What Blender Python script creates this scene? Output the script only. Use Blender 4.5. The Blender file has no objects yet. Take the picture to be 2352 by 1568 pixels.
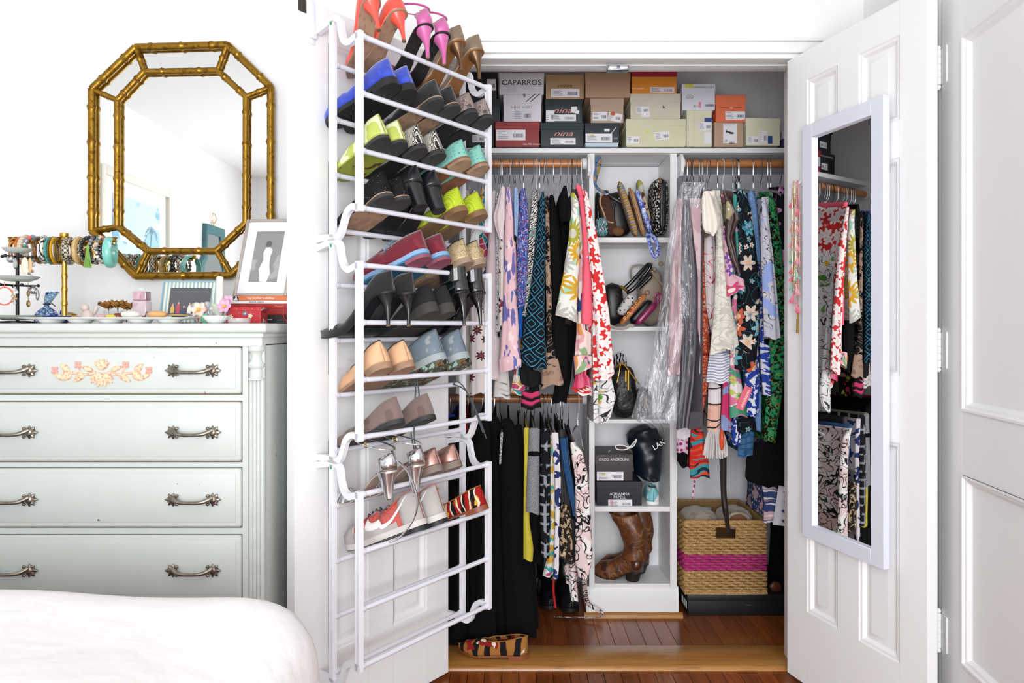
import bpy, bmesh, math, random
from mathutils import Vector, Matrix, noise
PI = math.pi
sc = bpy.context.scene
COL = sc.collection
# ---------------------------------------------------------------- camera / world / light
HC = 1.16                                    # camera height
cam_d = bpy.data.cameras.new('camera'); cam = bpy.data.objects.new('camera', cam_d); COL.objects.link(cam)
cam.location = (0, 0, HC); cam.rotation_euler = (PI/2, 0, 0)
cam_d.lens = 24; cam_d.sensor_width = 36; cam_d.sensor_fit = 'HORIZONTAL'; cam_d.shift_y = -32/2352
cam_d.clip_start = .02
cam_d.dof.use_dof = True; cam_d.dof.focus_distance = 2.4; cam_d.dof.aperture_fstop = 10
sc.camera = cam
w = bpy.data.worlds.new('sky'); sc.world = w; w.use_nodes = True
w.node_tree.nodes['Background'].inputs[0].default_value = (.82, .9, 1, 1)
w.node_tree.nodes['Background'].inputs[1].default_value = 1.0
sc.view_settings.view_transform = 'Standard'; sc.view_settings.look = 'None'
sc.view_settings.gamma = 1; sc.view_settings.exposure = -0.12
sc.view_settings.use_curve_mapping = False
def window_light(name, x, z, sx, sz, y, power, col=(.945, .972, 1)):
    l = bpy.data.lights.new(name, 'AREA'); l.shape = 'RECTANGLE'; l.size = sx; l.size_y = sz; l.energy = power; l.color = col
    o = bpy.data.objects.new(name, l); COL.objects.link(o); o.location = (x, y, z); o.rotation_euler = (PI/2, 0, 0)
    return o
# daylight from an unseen window behind the camera, made floor-length to brighten the closet
window_light('window_rear_offscreen', -.15, 1.1, 1.75, 2.0, -1.28, 118)

# ---------------------------------------------------------------- helpers
def lin(c):
    if isinstance(c, str):
        c = c.lstrip('#'); c = [int(c[i:i+2], 16)/255 for i in (0, 2, 4)]
        c = [x/12.92 if x <= .04045 else ((x+.055)/1.055)**2.4 for x in c]
    return (c[0], c[1], c[2], 1)
def P(x, y, Y):
    return Vector(((x-1176)*Y/1568, Y, HC+(752-y)*Y/1568))
def px(x, Y): return (x-1176)*Y/1568
def pz(y, Y): return HC+(752-y)*Y/1568
def lerp(a, b, t): return a+(b-a)*t
def sstep(a, b, x):
    t = min(1, max(0, (x-a)/(b-a))); return t*t*(3-2*t)
def interp(tab, x):
    if x <= tab[0][0]: return tab[0][1:] if len(tab[0]) > 2 else tab[0][1]
    for p, q in zip(tab, tab[1:]):
        if x <= q[0]:
            t = (x-p[0])/(q[0]-p[0]); t = t*t*(3-2*t)*.35+t*.65
            r = [lerp(a, b, t) for a, b in zip(p[1:], q[1:])]
            return r if len(r) > 1 else r[0]
    return tab[-1][1:] if len(tab[-1]) > 2 else tab[-1][1]

class NT:
    def __init__(s, name):
        s.m = bpy.data.materials.new(name); s.m.use_nodes = True
        s.t = s.m.node_tree; s.b = s.t.nodes['Principled BSDF']
    def n(s, typ, ins=None, **kw):
        d = s.t.nodes.new('ShaderNode'+typ)
        for k, v in kw.items(): setattr(d, k, v)
        for k, v in (ins or {}).items(): s.put(d.inputs[k], v)
        return d
    def put(s, sock, v):
        if isinstance(v, bpy.types.NodeSocket): s.t.links.new(v, sock)
        else:
            try: sock.default_value = v
            except Exception: sock.default_value = v[:3]
    def mth(s, op, a, b=0., clamp=False):
        return s.n('Math', {0: a, 1: b}, operation=op, use_clamp=clamp).outputs[0]
    def mix(s, f, a, b):
        d = s.n('Mix', data_type='RGBA')
        s.put(d.inputs[0], f); s.put(d.inputs[6], a); s.put(d.inputs[7], b)
        return d.outputs[2]
    def edge(s, v, th, soft=.02):      # 1 where v > th
        return s.n('MapRange', {0: v, 1: th-soft, 2: th+soft, 3: 0., 4: 1.}).outputs[0]
MATS = {}
def mat(name, col, rough=.5, metal=0, bump=None, var=None, coat=0, alpha=1, trans=0, spec=None, sheen=0, emit=None):
    """plain surface: colour, slight mottling (var=(scale,amount)), fine relief (bump=(scale,strength))"""
    if name in MATS: return MATS[name]
    q = NT(name); b = q.b; c = lin(col)
    b.inputs['Base Color'].default_value = c
    b.inputs['Roughness'].default_value = rough; b.inputs['Metallic'].default_value = metal
    b.inputs['Coat Weight'].default_value = coat; b.inputs['Alpha'].default_value = alpha
    b.inputs['Transmission Weight'].default_value = trans
    if spec is not None: b.inputs['Specular IOR Level'].default_value = spec
    if sheen: b.inputs['Sheen Weight'].default_value = sheen
    if emit: b.inputs['Emission Color'].default_value = c; b.inputs['Emission Strength'].default_value = emit
    co = None
    if var or bump: co = q.n('TexCoord').outputs['Object']
    if var:
        t = q.n('TexNoise', {'Vector': co, 'Scale': var[0], 'Detail': 3.}).outputs[0]
        d = tuple(min(1, x*(1-var[1])) for x in c[:3])+(1,); l = tuple(min(1, x*(1+var[1])) for x in c[:3])+(1,)
        q.put(b.inputs['Base Color'], q.mix(q.edge(t, .5, .2), d, l))
    if bump:
        t = q.n('TexNoise', {'Vector': co, 'Scale': bump[0], 'Detail': 2.}).outputs[0]
        q.put(b.inputs['Normal'], q.n('Bump', {'Height': t, 'Strength': bump[1], 'Distance': .002}).outputs[0])
    MATS[name] = q.m
    return q.m
def fabric(name, base, layers=(), uv=True, rough=.85, metal=0, bump=(400, .15), seed=0, coat=0, sheen=0, var=.06):
    """printed cloth: base colour with printed motifs laid over one another"""
    if name in MATS: return MATS[name]
    q = NT(name); b = q.b
    tc = q.n('TexCoord'); co = tc.outputs['UV'] if uv else tc.outputs['Object']
    co = q.n('Mapping', {0: co, 1: (seed*1.37, seed*.71, seed*.53)}).outputs[0]
    c = lin(base)
    t = q.n('TexNoise', {'Vector': co, 'Scale': 14., 'Detail': 2.}).outputs[0]
    cs = q.mix(q.edge(t, .5, .25), tuple(x*(1-var) for x in c[:3])+(1,), tuple(min(1, x*(1+var)) for x in c[:3])+(1,))
    for L in layers:
        k = L[0]
        if k == 'noise':                       # blobs
            _, scl, th, col = L[:4]; dist = L[4] if len(L) > 4 else 0.
            v = q.n('TexNoise', {'Vector': co, 'Scale': float(scl), 'Detail': 2., 'Distortion': float(dist)}).outputs[0]
            m = q.edge(v, th, .012)
        elif k == 'line':                      # wandering pen lines
            _, scl, wd, col = L[:4]; dist = L[4] if len(L) > 4 else 0.
            v = q.n('TexNoise', {'Vector': co, 'Scale': float(scl), 'Detail': .5, 'Distortion': float(dist)}).outputs[0]
            v = q.mth('ABSOLUTE', q.mth('SUBTRACT', v, .5)); m = q.mth('SUBTRACT', 1., q.edge(v, wd, wd*.4))
        elif k == 'streak':                    # brush strokes running down the cloth
            _, su, sv, th, col = L[:5]
            cc = q.n('Mapping', {0: co, 2: (0, 0, L[5] if len(L) > 5 else .25), 3: (su, sv, 1)}).outputs[0]
            v = q.n('TexNoise', {'Vector': cc, 'Scale': 1., 'Detail': 2., 'Distortion': .3}).outputs[0]
            m = q.edge(v, th, .012)
        elif k == 'dots':
            _, scl, r, col = L[:4]; rnd = L[4] if len(L) > 4 else 1.
            v = q.n('TexVoronoi', {'Vector': co, 'Scale': float(scl), 'Randomness': float(rnd)}, voronoi_dimensions='2D' if uv else '3D').outputs[0]
            m = q.mth('SUBTRACT', 1., q.edge(v, r, .03))
        elif k == 'edge':
            _, scl, wd, col = L[:4]
            v = q.n('TexVoronoi', {'Vector': co, 'Scale': float(scl)}, feature='DISTANCE_TO_EDGE', voronoi_dimensions='2D' if uv else '3D').outputs[0]
            m = q.mth('SUBTRACT', 1., q.edge(v, wd, wd*.3))
        elif k == 'cell':                      # random coloured cells
            _, scl, cols, frac = L[:4]
            vn = q.n('TexVoronoi', {'Vector': co, 'Scale': float(scl)}, voronoi_dimensions='2D' if uv else '3D')
            sx = q.n('SeparateColor', {0: vn.outputs['Color']})
            r = q.n('ValToRGB', {0: sx.outputs[0]}); r.color_ramp.interpolation = 'CONSTANT'
            el = r.color_ramp.elements
            while len(el) < len(cols): el.new(.5)
            for i, cc in enumerate(cols): el[i].position = i/len(cols); el[i].color = lin(cc)
            col = r.outputs[0]; m = q.mth('LESS_THAN', sx.outputs[1], frac)
            if len(L) > 4: m = q.mth('MULTIPLY', m, q.mth('LESS_THAN', vn.outputs[0], L[4]))
        elif k == 'wave':
            _, scl, th, col, rot, dist = L[:6]
            cc = q.n('Mapping', {0: co, 2: (0, 0, rot)}).outputs[0]
            v = q.n('TexWave', {'Vector': cc, 'Scale': float(scl), 'Distortion': float(dist), 'Detail': 1.5, 'Detail Scale': 2.}).outputs[1]
            m = q.edge(v, th, .06)
        elif k == 'lattice':                   # diamonds: size, line width
            _, size, wd, col, inner = L[:5]
            xyz = q.n('SeparateXYZ', {0: co}); m = None
            for sgn in ('ADD', 'SUBTRACT'):
                a = q.mth(sgn, q.mth('MULTIPLY', xyz.outputs[0], 1.25), xyz.outputs[1])
                f = q.mth('PINGPONG', q.mth('ADD', q.mth('DIVIDE', a, size), 50.), .5)
                m1 = q.mth('LESS_THAN', q.mth('SUBTRACT', f, 0.), wd)
                m = m1 if m is None else q.mth('MAXIMUM', m, m1)
                if sgn == 'ADD': fa = f
                else: fb = f
            mn = q.mth('MINIMUM', fa, fb)
            m = q.mth('MAXIMUM', m, q.mth('LESS_THAN', q.mth('ABSOLUTE', q.mth('SUBTRACT', mn, inner)), wd*.8))
        elif k == 'flower':                    # petals round random centres
            _, scl, r, npet, col, ccol = L[:6]; frac = L[6] if len(L) > 6 else 1.
            vn = q.n('TexVoronoi', {'Vector': co, 'Scale': float(scl), 'Randomness': .85}, voronoi_dimensions='2D')
            d = q.n('VectorMath', {0: co, 1: vn.outputs['Position']}, operation='SUBTRACT').outputs[0]
            xyz = q.n('SeparateXYZ', {0: d})
            ang = q.mth('ARCTAN2', xyz.outputs[1], xyz.outputs[0])
            pt = q.mth('MULTIPLY', q.mth('ADD', q.mth('MULTIPLY', q.mth('COSINE', q.mth('MULTIPLY', ang, float(npet))), .24), .76), r)
            m = q.mth('LESS_THAN', vn.outputs[0], pt)
            sx = q.n('SeparateColor', {0: vn.outputs['Color']})
            if frac < 1: m = q.mth('MULTIPLY', m, q.mth('LESS_THAN', sx.outputs[2], frac))
            if isinstance(col, (list, tuple)):
                rr = q.n('ValToRGB', {0: sx.outputs[0]}); rr.color_ramp.interpolation = 'CONSTANT'
                el = rr.color_ramp.elements
                while len(el) < len(col): el.new(.5)
                for i, cc in enumerate(col): el[i].position = i/len(col); el[i].color = lin(cc)
                col = rr.outputs[0]
            else: col = lin(col)
            col = q.mix(q.mth('LESS_THAN', vn.outputs[0], r*.3), col, lin(ccol))
        elif k == 'stripe':
            _, size, frac, col, ax = L[:5]
            xyz = q.n('SeparateXYZ', {0: co})
            f = q.mth('FRACT', q.mth('ADD', q.mth('DIVIDE', xyz.outputs[ax], size), 50.)); m = q.mth('LESS_THAN', f, frac)
        elif k == 'check':
            _, size, col = L[:3]
            m = q.n('TexChecker', {'Vector': co, 'Scale': 1./size, 1: (1, 1, 1, 1), 2: (0, 0, 0, 1)}).outputs[1]
        cs = q.mix(m, cs, lin(col) if isinstance(col, str) else col)
    q.put(b.inputs['Base Color'], cs)
    b.inputs['Roughness'].default_value = rough; b.inputs['Metallic'].default_value = metal
    b.inputs['Coat Weight'].default_value = coat
    if rough > .6 and not metal: b.inputs['Specular IOR Level'].default_value = .18
    if sheen: b.inputs['Sheen Weight'].default_value = sheen
    if bump:
        oc = tc.outputs['Object']
        t = q.n('TexNoise', {'Vector': oc, 'Scale': float(bump[0]), 'Detail': 2.}).outputs[0]
        t2 = q.n('TexNoise', {'Vector': oc, 'Scale': 22., 'Detail': 2.}).outputs[0]
        h = q.mth('ADD', q.mth('MULTIPLY', t, .15), t2)
        q.put(b.inputs['Normal'], q.n('Bump', {'Height': h, 'Strength': bump[1], 'Distance': .012}).outputs[0])
    MATS[name] = q.m
    return q.m

class MB:
    """collects shapes and links them as one mesh object"""
    def __init__(s): s.v = []; s.f = []; s.uv = []
    def add(s, vs, fs, uvs=None, M=None):
        o = len(s.v)
        s.v += [tuple(M @ Vector(p)) if M else tuple(p) for p in vs]
        for i, f in enumerate(fs):
            s.f.append([o+k for k in f]); s.uv.append(uvs[i] if uvs else None)
        return s
    def bm(s, bm, M=None):
        bm.verts.index_update()
        s.add([v.co[:] for v in bm.verts], [[v.index for v in f.verts] for f in bm.faces], None, M); bm.free(); return s
    def box(s, x0, x1, y0, y1, z0, z1, bev=0, M=None, seg=2):
        b = bmesh.new(); bmesh.ops.create_cube(b, size=1)
        for v in b.verts: v.co = Vector(((x0+x1)/2+v.co.x*(x1-x0), (y0+y1)/2+v.co.y*(y1-y0), (z0+z1)/2+v.co.z*(z1-z0)))
        if bev: bmesh.ops.bevel(b, geom=b.edges[:], offset=bev, segments=seg, profile=.5, affect='EDGES')
        return s.bm(b, M)
    def loft(s, rings, closed=True, cap0=False, cap1=False, uvo=(0, 0), M=None):
        n = len(rings[0]); vs = [p for r in rings for p in r]; fs = []; uvs = []
        rr = [Vector(p) for p in rings[len(rings)//2]]
        us = [0]
        for i in range(n): us.append(us[-1]+(rr[(i+1) % n]-rr[i]).length)
        vv = [0]
        for a, b2 in zip(rings, rings[1:]): vv.append(vv[-1]+sum((Vector(p)-Vector(r)).length for p, r in zip(a, b2))/n)
        for j in range(len(rings)-1):
            for i in range(n if closed else n-1):
                k = (i+1) % n
                fs.append([j*n+i, j*n+k, (j+1)*n+k, (j+1)*n+i])
                uvs.append([(uvo[0]+us[i], uvo[1]-vv[j]), (uvo[0]+us[i+1], uvo[1]-vv[j]), (uvo[0]+us[i+1], uvo[1]-vv[j+1]), (uvo[0]+us[i], uvo[1]-vv[j+1])])
        if cap0: fs.append(list(range(n))[::-1]); uvs.append([(uvo[0]+us[i], uvo[1]) for i in range(n)][::-1])
        if cap1: fs.append([(len(rings)-1)*n+i for i in range(n)]); uvs.append([(uvo[0]+us[i], uvo[1]-vv[-1]) for i in range(n)])
        return s.add(vs, fs, uvs, M)
    def tube(s, pts, r, n=8, cap=True, closed=False, flat=1., M=None, up=None):
        pts = [Vector(p) for p in pts]; N = len(pts); rings = []
        pv = None
        for i in range(N):
            if closed: t = pts[(i+1) % N]-pts[i-1]
            else: t = pts[min(i+1, N-1)]-pts[max(i-1, 0)]
            t = t.normalized() if t.length > 1e-9 else Vector((0, 0, 1))
            if pv is None:
                a = Vector(up) if up else (Vector((0, 0, 1)) if abs(t.z) < .9 else Vector((1, 0, 0)))
                u = (a-t*a.dot(t)).normalized()
            else:
                u = pv-t*pv.dot(t); u = u.normalized() if u.length > 1e-6 else pv
            pv = u; wv = t.cross(u)
            ri = r[i] if isinstance(r, (list, tuple)) else r
            rings.append([pts[i]+u*(ri*math.cos(2*PI*k/n))+wv*(ri*flat*math.sin(2*PI*k/n)) for k in range(n)])
        if closed: rings.append(rings[0])
        return s.loft(rings, True, cap and not closed, cap and not closed, M=M)
    def lathe(s, prof, c=(0, 0, 0), n=20, cap0=False, cap1=False, axis='z', M=None, sx=1, sy=1):
        rings = []
        for r, z in prof:
            ring = []
            for k in range(n):
                a = 2*PI*k/n; x, y = r*math.cos(a)*sx, r*math.sin(a)*sy
                p = (x, y, z) if axis == 'z' else ((z, x, y) if axis == 'x' else (y, z, x))
                ring.append((c[0]+p[0], c[1]+p[1], c[2]+p[2]))
            rings.append(ring)
        return s.loft(rings, True, cap0, cap1, M=M)
    def ball(s, c, r, n=12, m=8, M=None):
        r = (r, r, r) if not isinstance(r, (tuple, list)) else r
        rings = [[(c[0]+r[0]*math.sin(PI*j/m)*math.cos(2*PI*k/n), c[1]+r[1]*math.sin(PI*j/m)*math.sin(2*PI*k/n), c[2]+r[2]*math.cos(PI*j/m)) for k in range(n)] for j in range(m+1)]
        return s.loft(rings, M=M)
    def torus(s, c, R, r, axis='y', n=28, m=8, flat=1., M=None):
        pts = []
        for k in range(n):
            a = 2*PI*k/n; x, y = R*math.cos(a), R*math.sin(a)
            p = {'z': (x, y, 0), 'y': (x, 0, y), 'x': (0, x, y)}[axis]
            pts.append((c[0]+p[0], c[1]+p[1], c[2]+p[2]))
        up = {'z': (0, 0, 1), 'y': (0, 1, 0), 'x': (1, 0, 0)}[axis]
        return s.tube(pts, r, m, False, True, flat, M, up)
    def prism(s, poly, h0, h1, plane='xz', M=None):
        n = len(poly)
        f = {'xz': lambda p, h: (p[0], h, p[1]), 'xy': lambda p, h: (p[0], p[1], h), 'yz': lambda p, h: (h, p[0], p[1])}[plane]
        vs = [f(p, h0) for p in poly]+[f(p, h1) for p in poly]
        fs = [list(range(n)), list(range(n, 2*n))[::-1]]+[[i, n+i, n+(i+1) % n, (i+1) % n] for i in range(n)]
        return s.add(vs, fs, None, M)
    def ribbon(s, path, wd, h0, h1, M=None, closed=False):
        """flat bar swept along a 2-D path (plane xz, thickness along y from h0 to h1)"""
        N = len(path); L = []; R = []
        for i, p in enumerate(path):
            a = Vector(path[i-1] if (closed or i) else p); c = Vector(path[(i+1) % N] if closed else path[min(i+1, N-1)])
            t = (c-a).normalized(); nn = Vector((-t.y, t.x))
            ww = wd[i] if isinstance(wd, (list, tuple)) else wd
            L.append(Vector(p)+nn*ww); R.append(Vector(p)-nn*ww)
        rings = [[(l.x, h0, l.y), (l.x, h1, l.y), (r.x, h1, r.y), (r.x, h0, r.y)] for l, r in zip(L, R)]
        if closed: rings.append(rings[0])
        return s.loft(rings, True, not closed, not closed, M=M)
    def build(s, name, m, parent=None, ang=40, solid=0, merge=False):
        me = bpy.data.meshes.new(name); me.from_pydata(s.v, [], s.f)
        if any(u for u in s.uv):
            ul = me.uv_layers.new(name='UVMap'); i = 0
            for fi, p in enumerate(me.polygons):
                u = s.uv[fi]
                for k in range(p.loop_total): ul.data[p.loop_start+k].uv = u[k] if u else (0, 0)
        b = bmesh.new(); b.from_mesh(me)
        if merge: bmesh.ops.remove_doubles(b, verts=b.verts[:], dist=1e-5)
        bmesh.ops.recalc_face_normals(b, faces=b.faces[:]); b.to_mesh(me); b.free()
        me.polygons.foreach_set('use_smooth', [True]*len(me.polygons))
        me.set_sharp_from_angle(angle=math.radians(ang))
        o = bpy.data.objects.new(name, me); COL.objects.link(o)
        if m: me.materials.append(m)
        if parent: o.parent = parent
        if solid:
            md = o.modifiers.new('thickness', 'SOLIDIFY'); md.thickness = solid; md.offset = -1
        return o
def tag(o, label, cat, group=None):
    o['label'] = label; o['category'] = cat
    if group: o['group'] = group
    return o
def thing(name, label, cat, loc=(0, 0, 0), rot=(0, 0, 0), group=None, M=None):
    o = bpy.data.objects.new(name, None); COL.objects.link(o); o.empty_display_size = .02
    if M is not None: o.matrix_world = M
    else: o.location = loc; o.rotation_euler = rot
    return tag(o, label, cat, group)
def struct(o): o['kind'] = 'structure'; return o
def copy_tree(o, parent=None):
    c = o.copy(); COL.objects.link(c)
    if parent: c.parent = parent
    for ch in list(o.children): copy_tree(ch, c)
    return c
def text(s, size, m, parent, M, name='lettering', align='CENTER', shear=0, sx=1., space=1.):
    cu = bpy.data.curves.new('t', 'FONT'); cu.body = s; cu.size = size; cu.align_x = align; cu.align_y = 'CENTER'
    cu.extrude = .0002; cu.shear = shear; cu.space_character = space; cu.resolution_u = 3
    to = bpy.data.objects.new('t', cu); me = bpy.data.meshes.new_from_object(to)
    bpy.data.objects.remove(to); bpy.data.curves.remove(cu)
    me.transform(Matrix.Scale(sx, 4, (1, 0, 0))); me.transform(M); me.name = name
    o = bpy.data.objects.new(name, me); COL.objects.link(o); me.materials.clear(); me.materials.append(m)
    o.parent = parent
    return o
def front(x, y, z, rz=0):   # text plane facing -y
    return Matrix.Translation((x, y, z)) @ Matrix.Rotation(PI/2, 4, 'X') @ Matrix.Rotation(rz, 4, 'Z')
def basis(o, x, y, z):
    x, y, z = Vector(x), Vector(y), Vector(z)
    return Matrix(((x.x, y.x, z.x, o[0]), (x.y, y.y, z.y, o[1]), (x.z, y.z, z.z, o[2]), (0, 0, 0, 1)))
def curve(pts, n=8):
    """Catmull-Rom through points"""
    pts = [Vector(p) for p in pts]; out = []
    for i in range(len(pts)-1):
        p0, p1, p2, p3 = pts[max(i-1, 0)], pts[i], pts[i+1], pts[min(i+2, len(pts)-1)]
        for k in range(n):
            t = k/n
            out.append(.5*((2*p1)+(p2-p0)*t+(2*p0-5*p1+4*p2-p3)*t*t+(3*p1-p0-3*p2+p3)*t**3))
    out.append(pts[-1]); return out
# ---------------------------------------------------------------- room shell
WY = 2.272; OX0 = -.258; OX1 = .957; OZ = 2.052        # closet wall plane and opening
XL, XR, YB, ZC = -2.2, 1.17, -1.2, 2.42
M_wall = mat('white_wall_paint', '#f0efee', .6, bump=(60, .04))
M_trim = mat('white_gloss_paint', '#f1f0f0', .35, bump=(18, .04))
M_door = mat('white_door_paint', '#f0f0f0', .38, bump=(30, .05))
M_ceil = mat('ceiling_paint', '#f1f0ee', .8)
def S(name, boxes, m, bev=0):
    b = MB()
    for x in boxes: b.box(*x, bev=bev)
    return struct(b.build(name, m))
S('wall_closet', [(XL-.1, OX0, WY, WY+.12, 0, ZC), (OX1, XR+.4, WY, WY+.12, 0, ZC), (OX0, OX1, WY, WY+.103, OZ, ZC)], M_wall)
S('wall_left', [(XL-.1, XL, YB-.1, WY, 0, ZC)], M_wall)
DH = 1.823; DW = .82                                     # side door hinge y, width
S('wall_right', [(XR, XR+.1, DH+.01, WY, 0, ZC), (XR, XR+.1, YB-.1, DH-DW-.02, 0, ZC), (XR, XR+.1, DH-DW-.02, DH+.01, 2.08, ZC)], M_wall)
S('wall_hallway', [(XR+.3, XR+.36, DH-DW-.3, DH+.3, 0, ZC), (XR+.1, XR+.3, DH+.25, DH+.3, 0, ZC), (XR+.1, XR+.3, DH-DW-.3, DH-DW-.25, 0, ZC)], M_wall)
wins = [(-1.05, .75)]; wz = (.08, 2.12)  # unseen window, its size invented, sill lowered to light the closet
S('wall_rear', [(XL-.1, -1.05, YB-.1, YB, 0, ZC), (.75, XR+.1, YB-.1, YB, 0, ZC)] +
  [(a, b, YB-.1, YB, 0, wz[0]) for a, b in wins] + [(a, b, YB-.1, YB, wz[1], ZC) for a, b in wins], M_wall)
for i, (a, b) in enumerate(wins):
    f = MB()
    for x0, x1, z0, z1 in ((a, a+.05, *wz), (b-.05, b, *wz), (a, b, wz[0], wz[0]+.05), (a, b, wz[1]-.05, wz[1]), ((a+b)/2-.04, (a+b)/2+.04, *wz)):
        f.box(x0, x1, YB-.07, YB-.03, z0, z1)
    struct(f.build('window_%d' % (i+1), M_trim))
S('ceiling', [(XL-.1, XR+.5, YB-.1, 3.25, ZC, ZC+.08)], M_ceil)
# closet interior
CYB = 3.12; CXL = -.42; CXR = 1.3
M_clo = mat('closet_wall_paint', '#efeef2', .6, bump=(40, .06), var=(4, .03))
S('wall_closet_back', [(CXL-.05, CXR+.05, CYB, CYB+.06, 0, ZC)], M_clo)
S('wall_closet_left', [(CXL-.05, CXL, WY+.12, CYB, 0, ZC)], M_clo)
S('wall_closet_right', [(CXR, CXR+.05, WY+.12, CYB, 0, ZC)], M_clo)
# floor planks
def wood(name, c0, c1, c2, rough, axis, coat=0):
    q = NT(name); oi = q.n('ObjectInfo'); tc = q.n('TexCoord')
    off = q.n('CombineXYZ', {0: q.mth('MULTIPLY', oi.outputs['Random'], 9.), 1: q.mth('MULTIPLY', oi.outputs['Random'], 5.), 2: 0.}).outputs[0]
    v = q.n('VectorMath', {0: tc.outputs['Object'], 1: off}, operation='ADD').outputs[0]
    scl = (1.5, 26, 26) if axis == 'x' else (26, 1.5, 26)
    mp = q.n('Mapping', {0: v, 3: scl}).outputs[0]
    g = q.n('TexNoise', {'Vector': mp, 'Scale': 1.6, 'Detail': 5., 'Distortion': .6}).outputs[0]
    c = q.mix(q.edge(g, .5, .16), lin(c0), lin(c1))
    g2 = q.n('TexNoise', {'Vector': mp, 'Scale': 5., 'Detail': 2.}).outputs[0]
    c = q.mix(q.mth('MULTIPLY', q.edge(g2, .62, .05), .55), c, lin(c2))
    br = q.mth('ADD', q.mth('MULTIPLY', oi.outputs['Random'], .5), .75)
    hs = q.n('HueSaturation', {'Hue': .5, 'Saturation': 1., 'Value': br, 'Fac': 1., 'Color': c}).outputs[0]
    q.put(q.b.inputs['Base Color'], hs); q.b.inputs['Roughness'].default_value = rough; q.b.inputs['Coat Weight'].default_value = coat
    q.b.inputs['Coat Roughness'].default_value = .15
    q.put(q.b.inputs['Normal'], q.n('Bump', {'Height': g, 'Strength': .06, 'Distance': .002}).outputs[0])
    return q.m
M_floor = wood('red_brown_oak_boards', '#7a3c16', '#8f4c20', '#4a1f0a', .3, 'y', .35)
M_thr = wood('honey_oak_board', '#b07435', '#c08a48', '#8a5520', .32, 'x', .3)
floor = S('floor', [(XL-.1, XR+.5, YB-.1, 3.2, -.08, -.012)], mat('subfloor', '#7a3c16', .8))
def planks(x0, x1, y0, y1, wd):
    b = MB(); b.box(0, wd-.0012, y0, y1, -.012, 0, .0008, seg=1); o = b.build('floor_plank', M_floor, floor); o.location.x = x0
    i = 1
    while x0+i*wd < x1:
        c = o.copy(); COL.objects.link(c); c.location.x = x0+i*wd; i += 1
planks(CXL, CXR, 2.46, CYB, .057)
planks(XL, XR+.25, YB, 2.31, .057)
thr = MB(); prof = [(2.305, -.008), (2.305, .002), (2.309, .010), (2.318, .015), (2.46, .015), (2.472, .010), (2.475, -.008)]
thr.prism(prof, OX0, OX1+.02, 'yz'); struct(thr.build('trim_threshold', M_thr))
# casing round the closet opening, head jamb and stops
def casing(name, x0, x1, z0, z1, vert):
    b = MB()
    st = [(0, .012, .022), (.012, .02, .014), (.02, .05, .018), (.05, .066, .008)]
    for a, c, d in st:
        if vert: b.box(lerp(x1, x0, c/.066), lerp(x1, x0, a/.066), WY-d, WY, z0, z1, .002)
        else: b.box(x0, x1, WY-d, WY, z1-c/.066*(z1-z0), z1-a/.066*(z1-z0), .002)
    return struct(b.build(name, M_trim))
casing('trim_head', OX0-.07, OX1+.07, OZ, OZ+.066, False)
casing('trim_jamb_left', OX0-.066, OX0, 0, OZ, True)
b = MB()
for a, c, d in [(0, .012, .022), (.012, .02, .014), (.02, .05, .018), (.05, .066, .008)]:
    b.box(OX1+.066-c, OX1+.066-a, WY-d, WY, 0, OZ, .002)
struct(b.build('trim_jamb_right', M_trim))
S('trim_stop', [(OX0, OX1, 2.318, 2.374, OZ-.003, OZ+.006), (OX0, OX0+.012, 2.318, 2.39, .015, OZ-.003), (OX1-.004, OX1+.004, 2.318, 2.39, .015, OZ-.003)], M_trim, .001)
# magnetic catch under the head jamb
t = thing('magnetic_catch', 'small steel double roller catch under the closet head jamb', 'door catch', P(1419, 158, 2.30))
M_steel = mat('brushed_steel', '#8f9296', .35, 1)
MB().box(-.036, .036, -.012, .02, -.008, .008, .002).build('case', M_steel, t)
for sx in (-1, 1): MB().box(sx*.018-.013, sx*.018+.013, -.016, -.01, -.005, .006, .001).build('roller', mat('pale_steel', '#d8dade', .25, 1), t)
# ---------------------------------------------------------------- closet doors (six raised panels)
LD = (Vector((-.628, -.7786, 0)), Vector((.7786, -.628, 0)))      # direction hinge->free edge, inner normal
RD = (Vector((.297, -.955, 0)), Vector((-.955, -.297, 0)))
PZ = [(.251, .847), (1.027, 1.622), (1.722, 1.953)]
def panel_door(name, hinge, d, n, wd, cols, pz, z0=.014, z1=OZ-.006, th=.035, moff=.0, arch=False):
    M = basis((hinge[0], hinge[1], 0), d, -n, (0, 0, 1))     # local x along door, y into thickness, z up
    o = bpy.data.objects.new(name, None); COL.objects.link(o); o.matrix_world = M; struct(o)
    leaf = MB()
    us = [0]+[c for cc in cols for c in cc]+[wd]; zs = [z0]+[c for cc in pz for c in cc]+[z1]
    for i in range(0, len(us), 2): leaf.box(us[i], us[i+1], 0, th, z0, z1, .001, seg=1)          # stiles and muntin
    for c0, c1 in cols:
        for i in range(0, len(zs), 2): leaf.box(c0, c1, 0, th, zs[i], zs[i+1])                    # rails
    leaf.build('leaf', M_door, o)
    for c0, c1 in cols:
        for a, b2 in pz:
            e = .020; q = MB()
            def ring(x0, x1, za, zb, y): return [(x0, y, za), (x1, y, za), (x1, y, zb), (x0, y, zb)]
            def inset(k, y): return ring(c0+k, c1-k, a+k, b2-k, y)
            q.loft([inset(0, .0), inset(.004, .003), inset(.010, .004), inset(.016, .010), inset(.018, .013), inset(.022, .013), inset(.040 if c1-c0 > .1 else .03, .005), inset(.042, .005)], True, False, True)
            q.loft([inset(0, th), inset(.016, th-.010), inset(.022, th-.013)], True, False, True)
            q.build('panel', M_door, o, 25)
    return o
cols = [(.092, .221), (.304, .444)]
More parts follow.
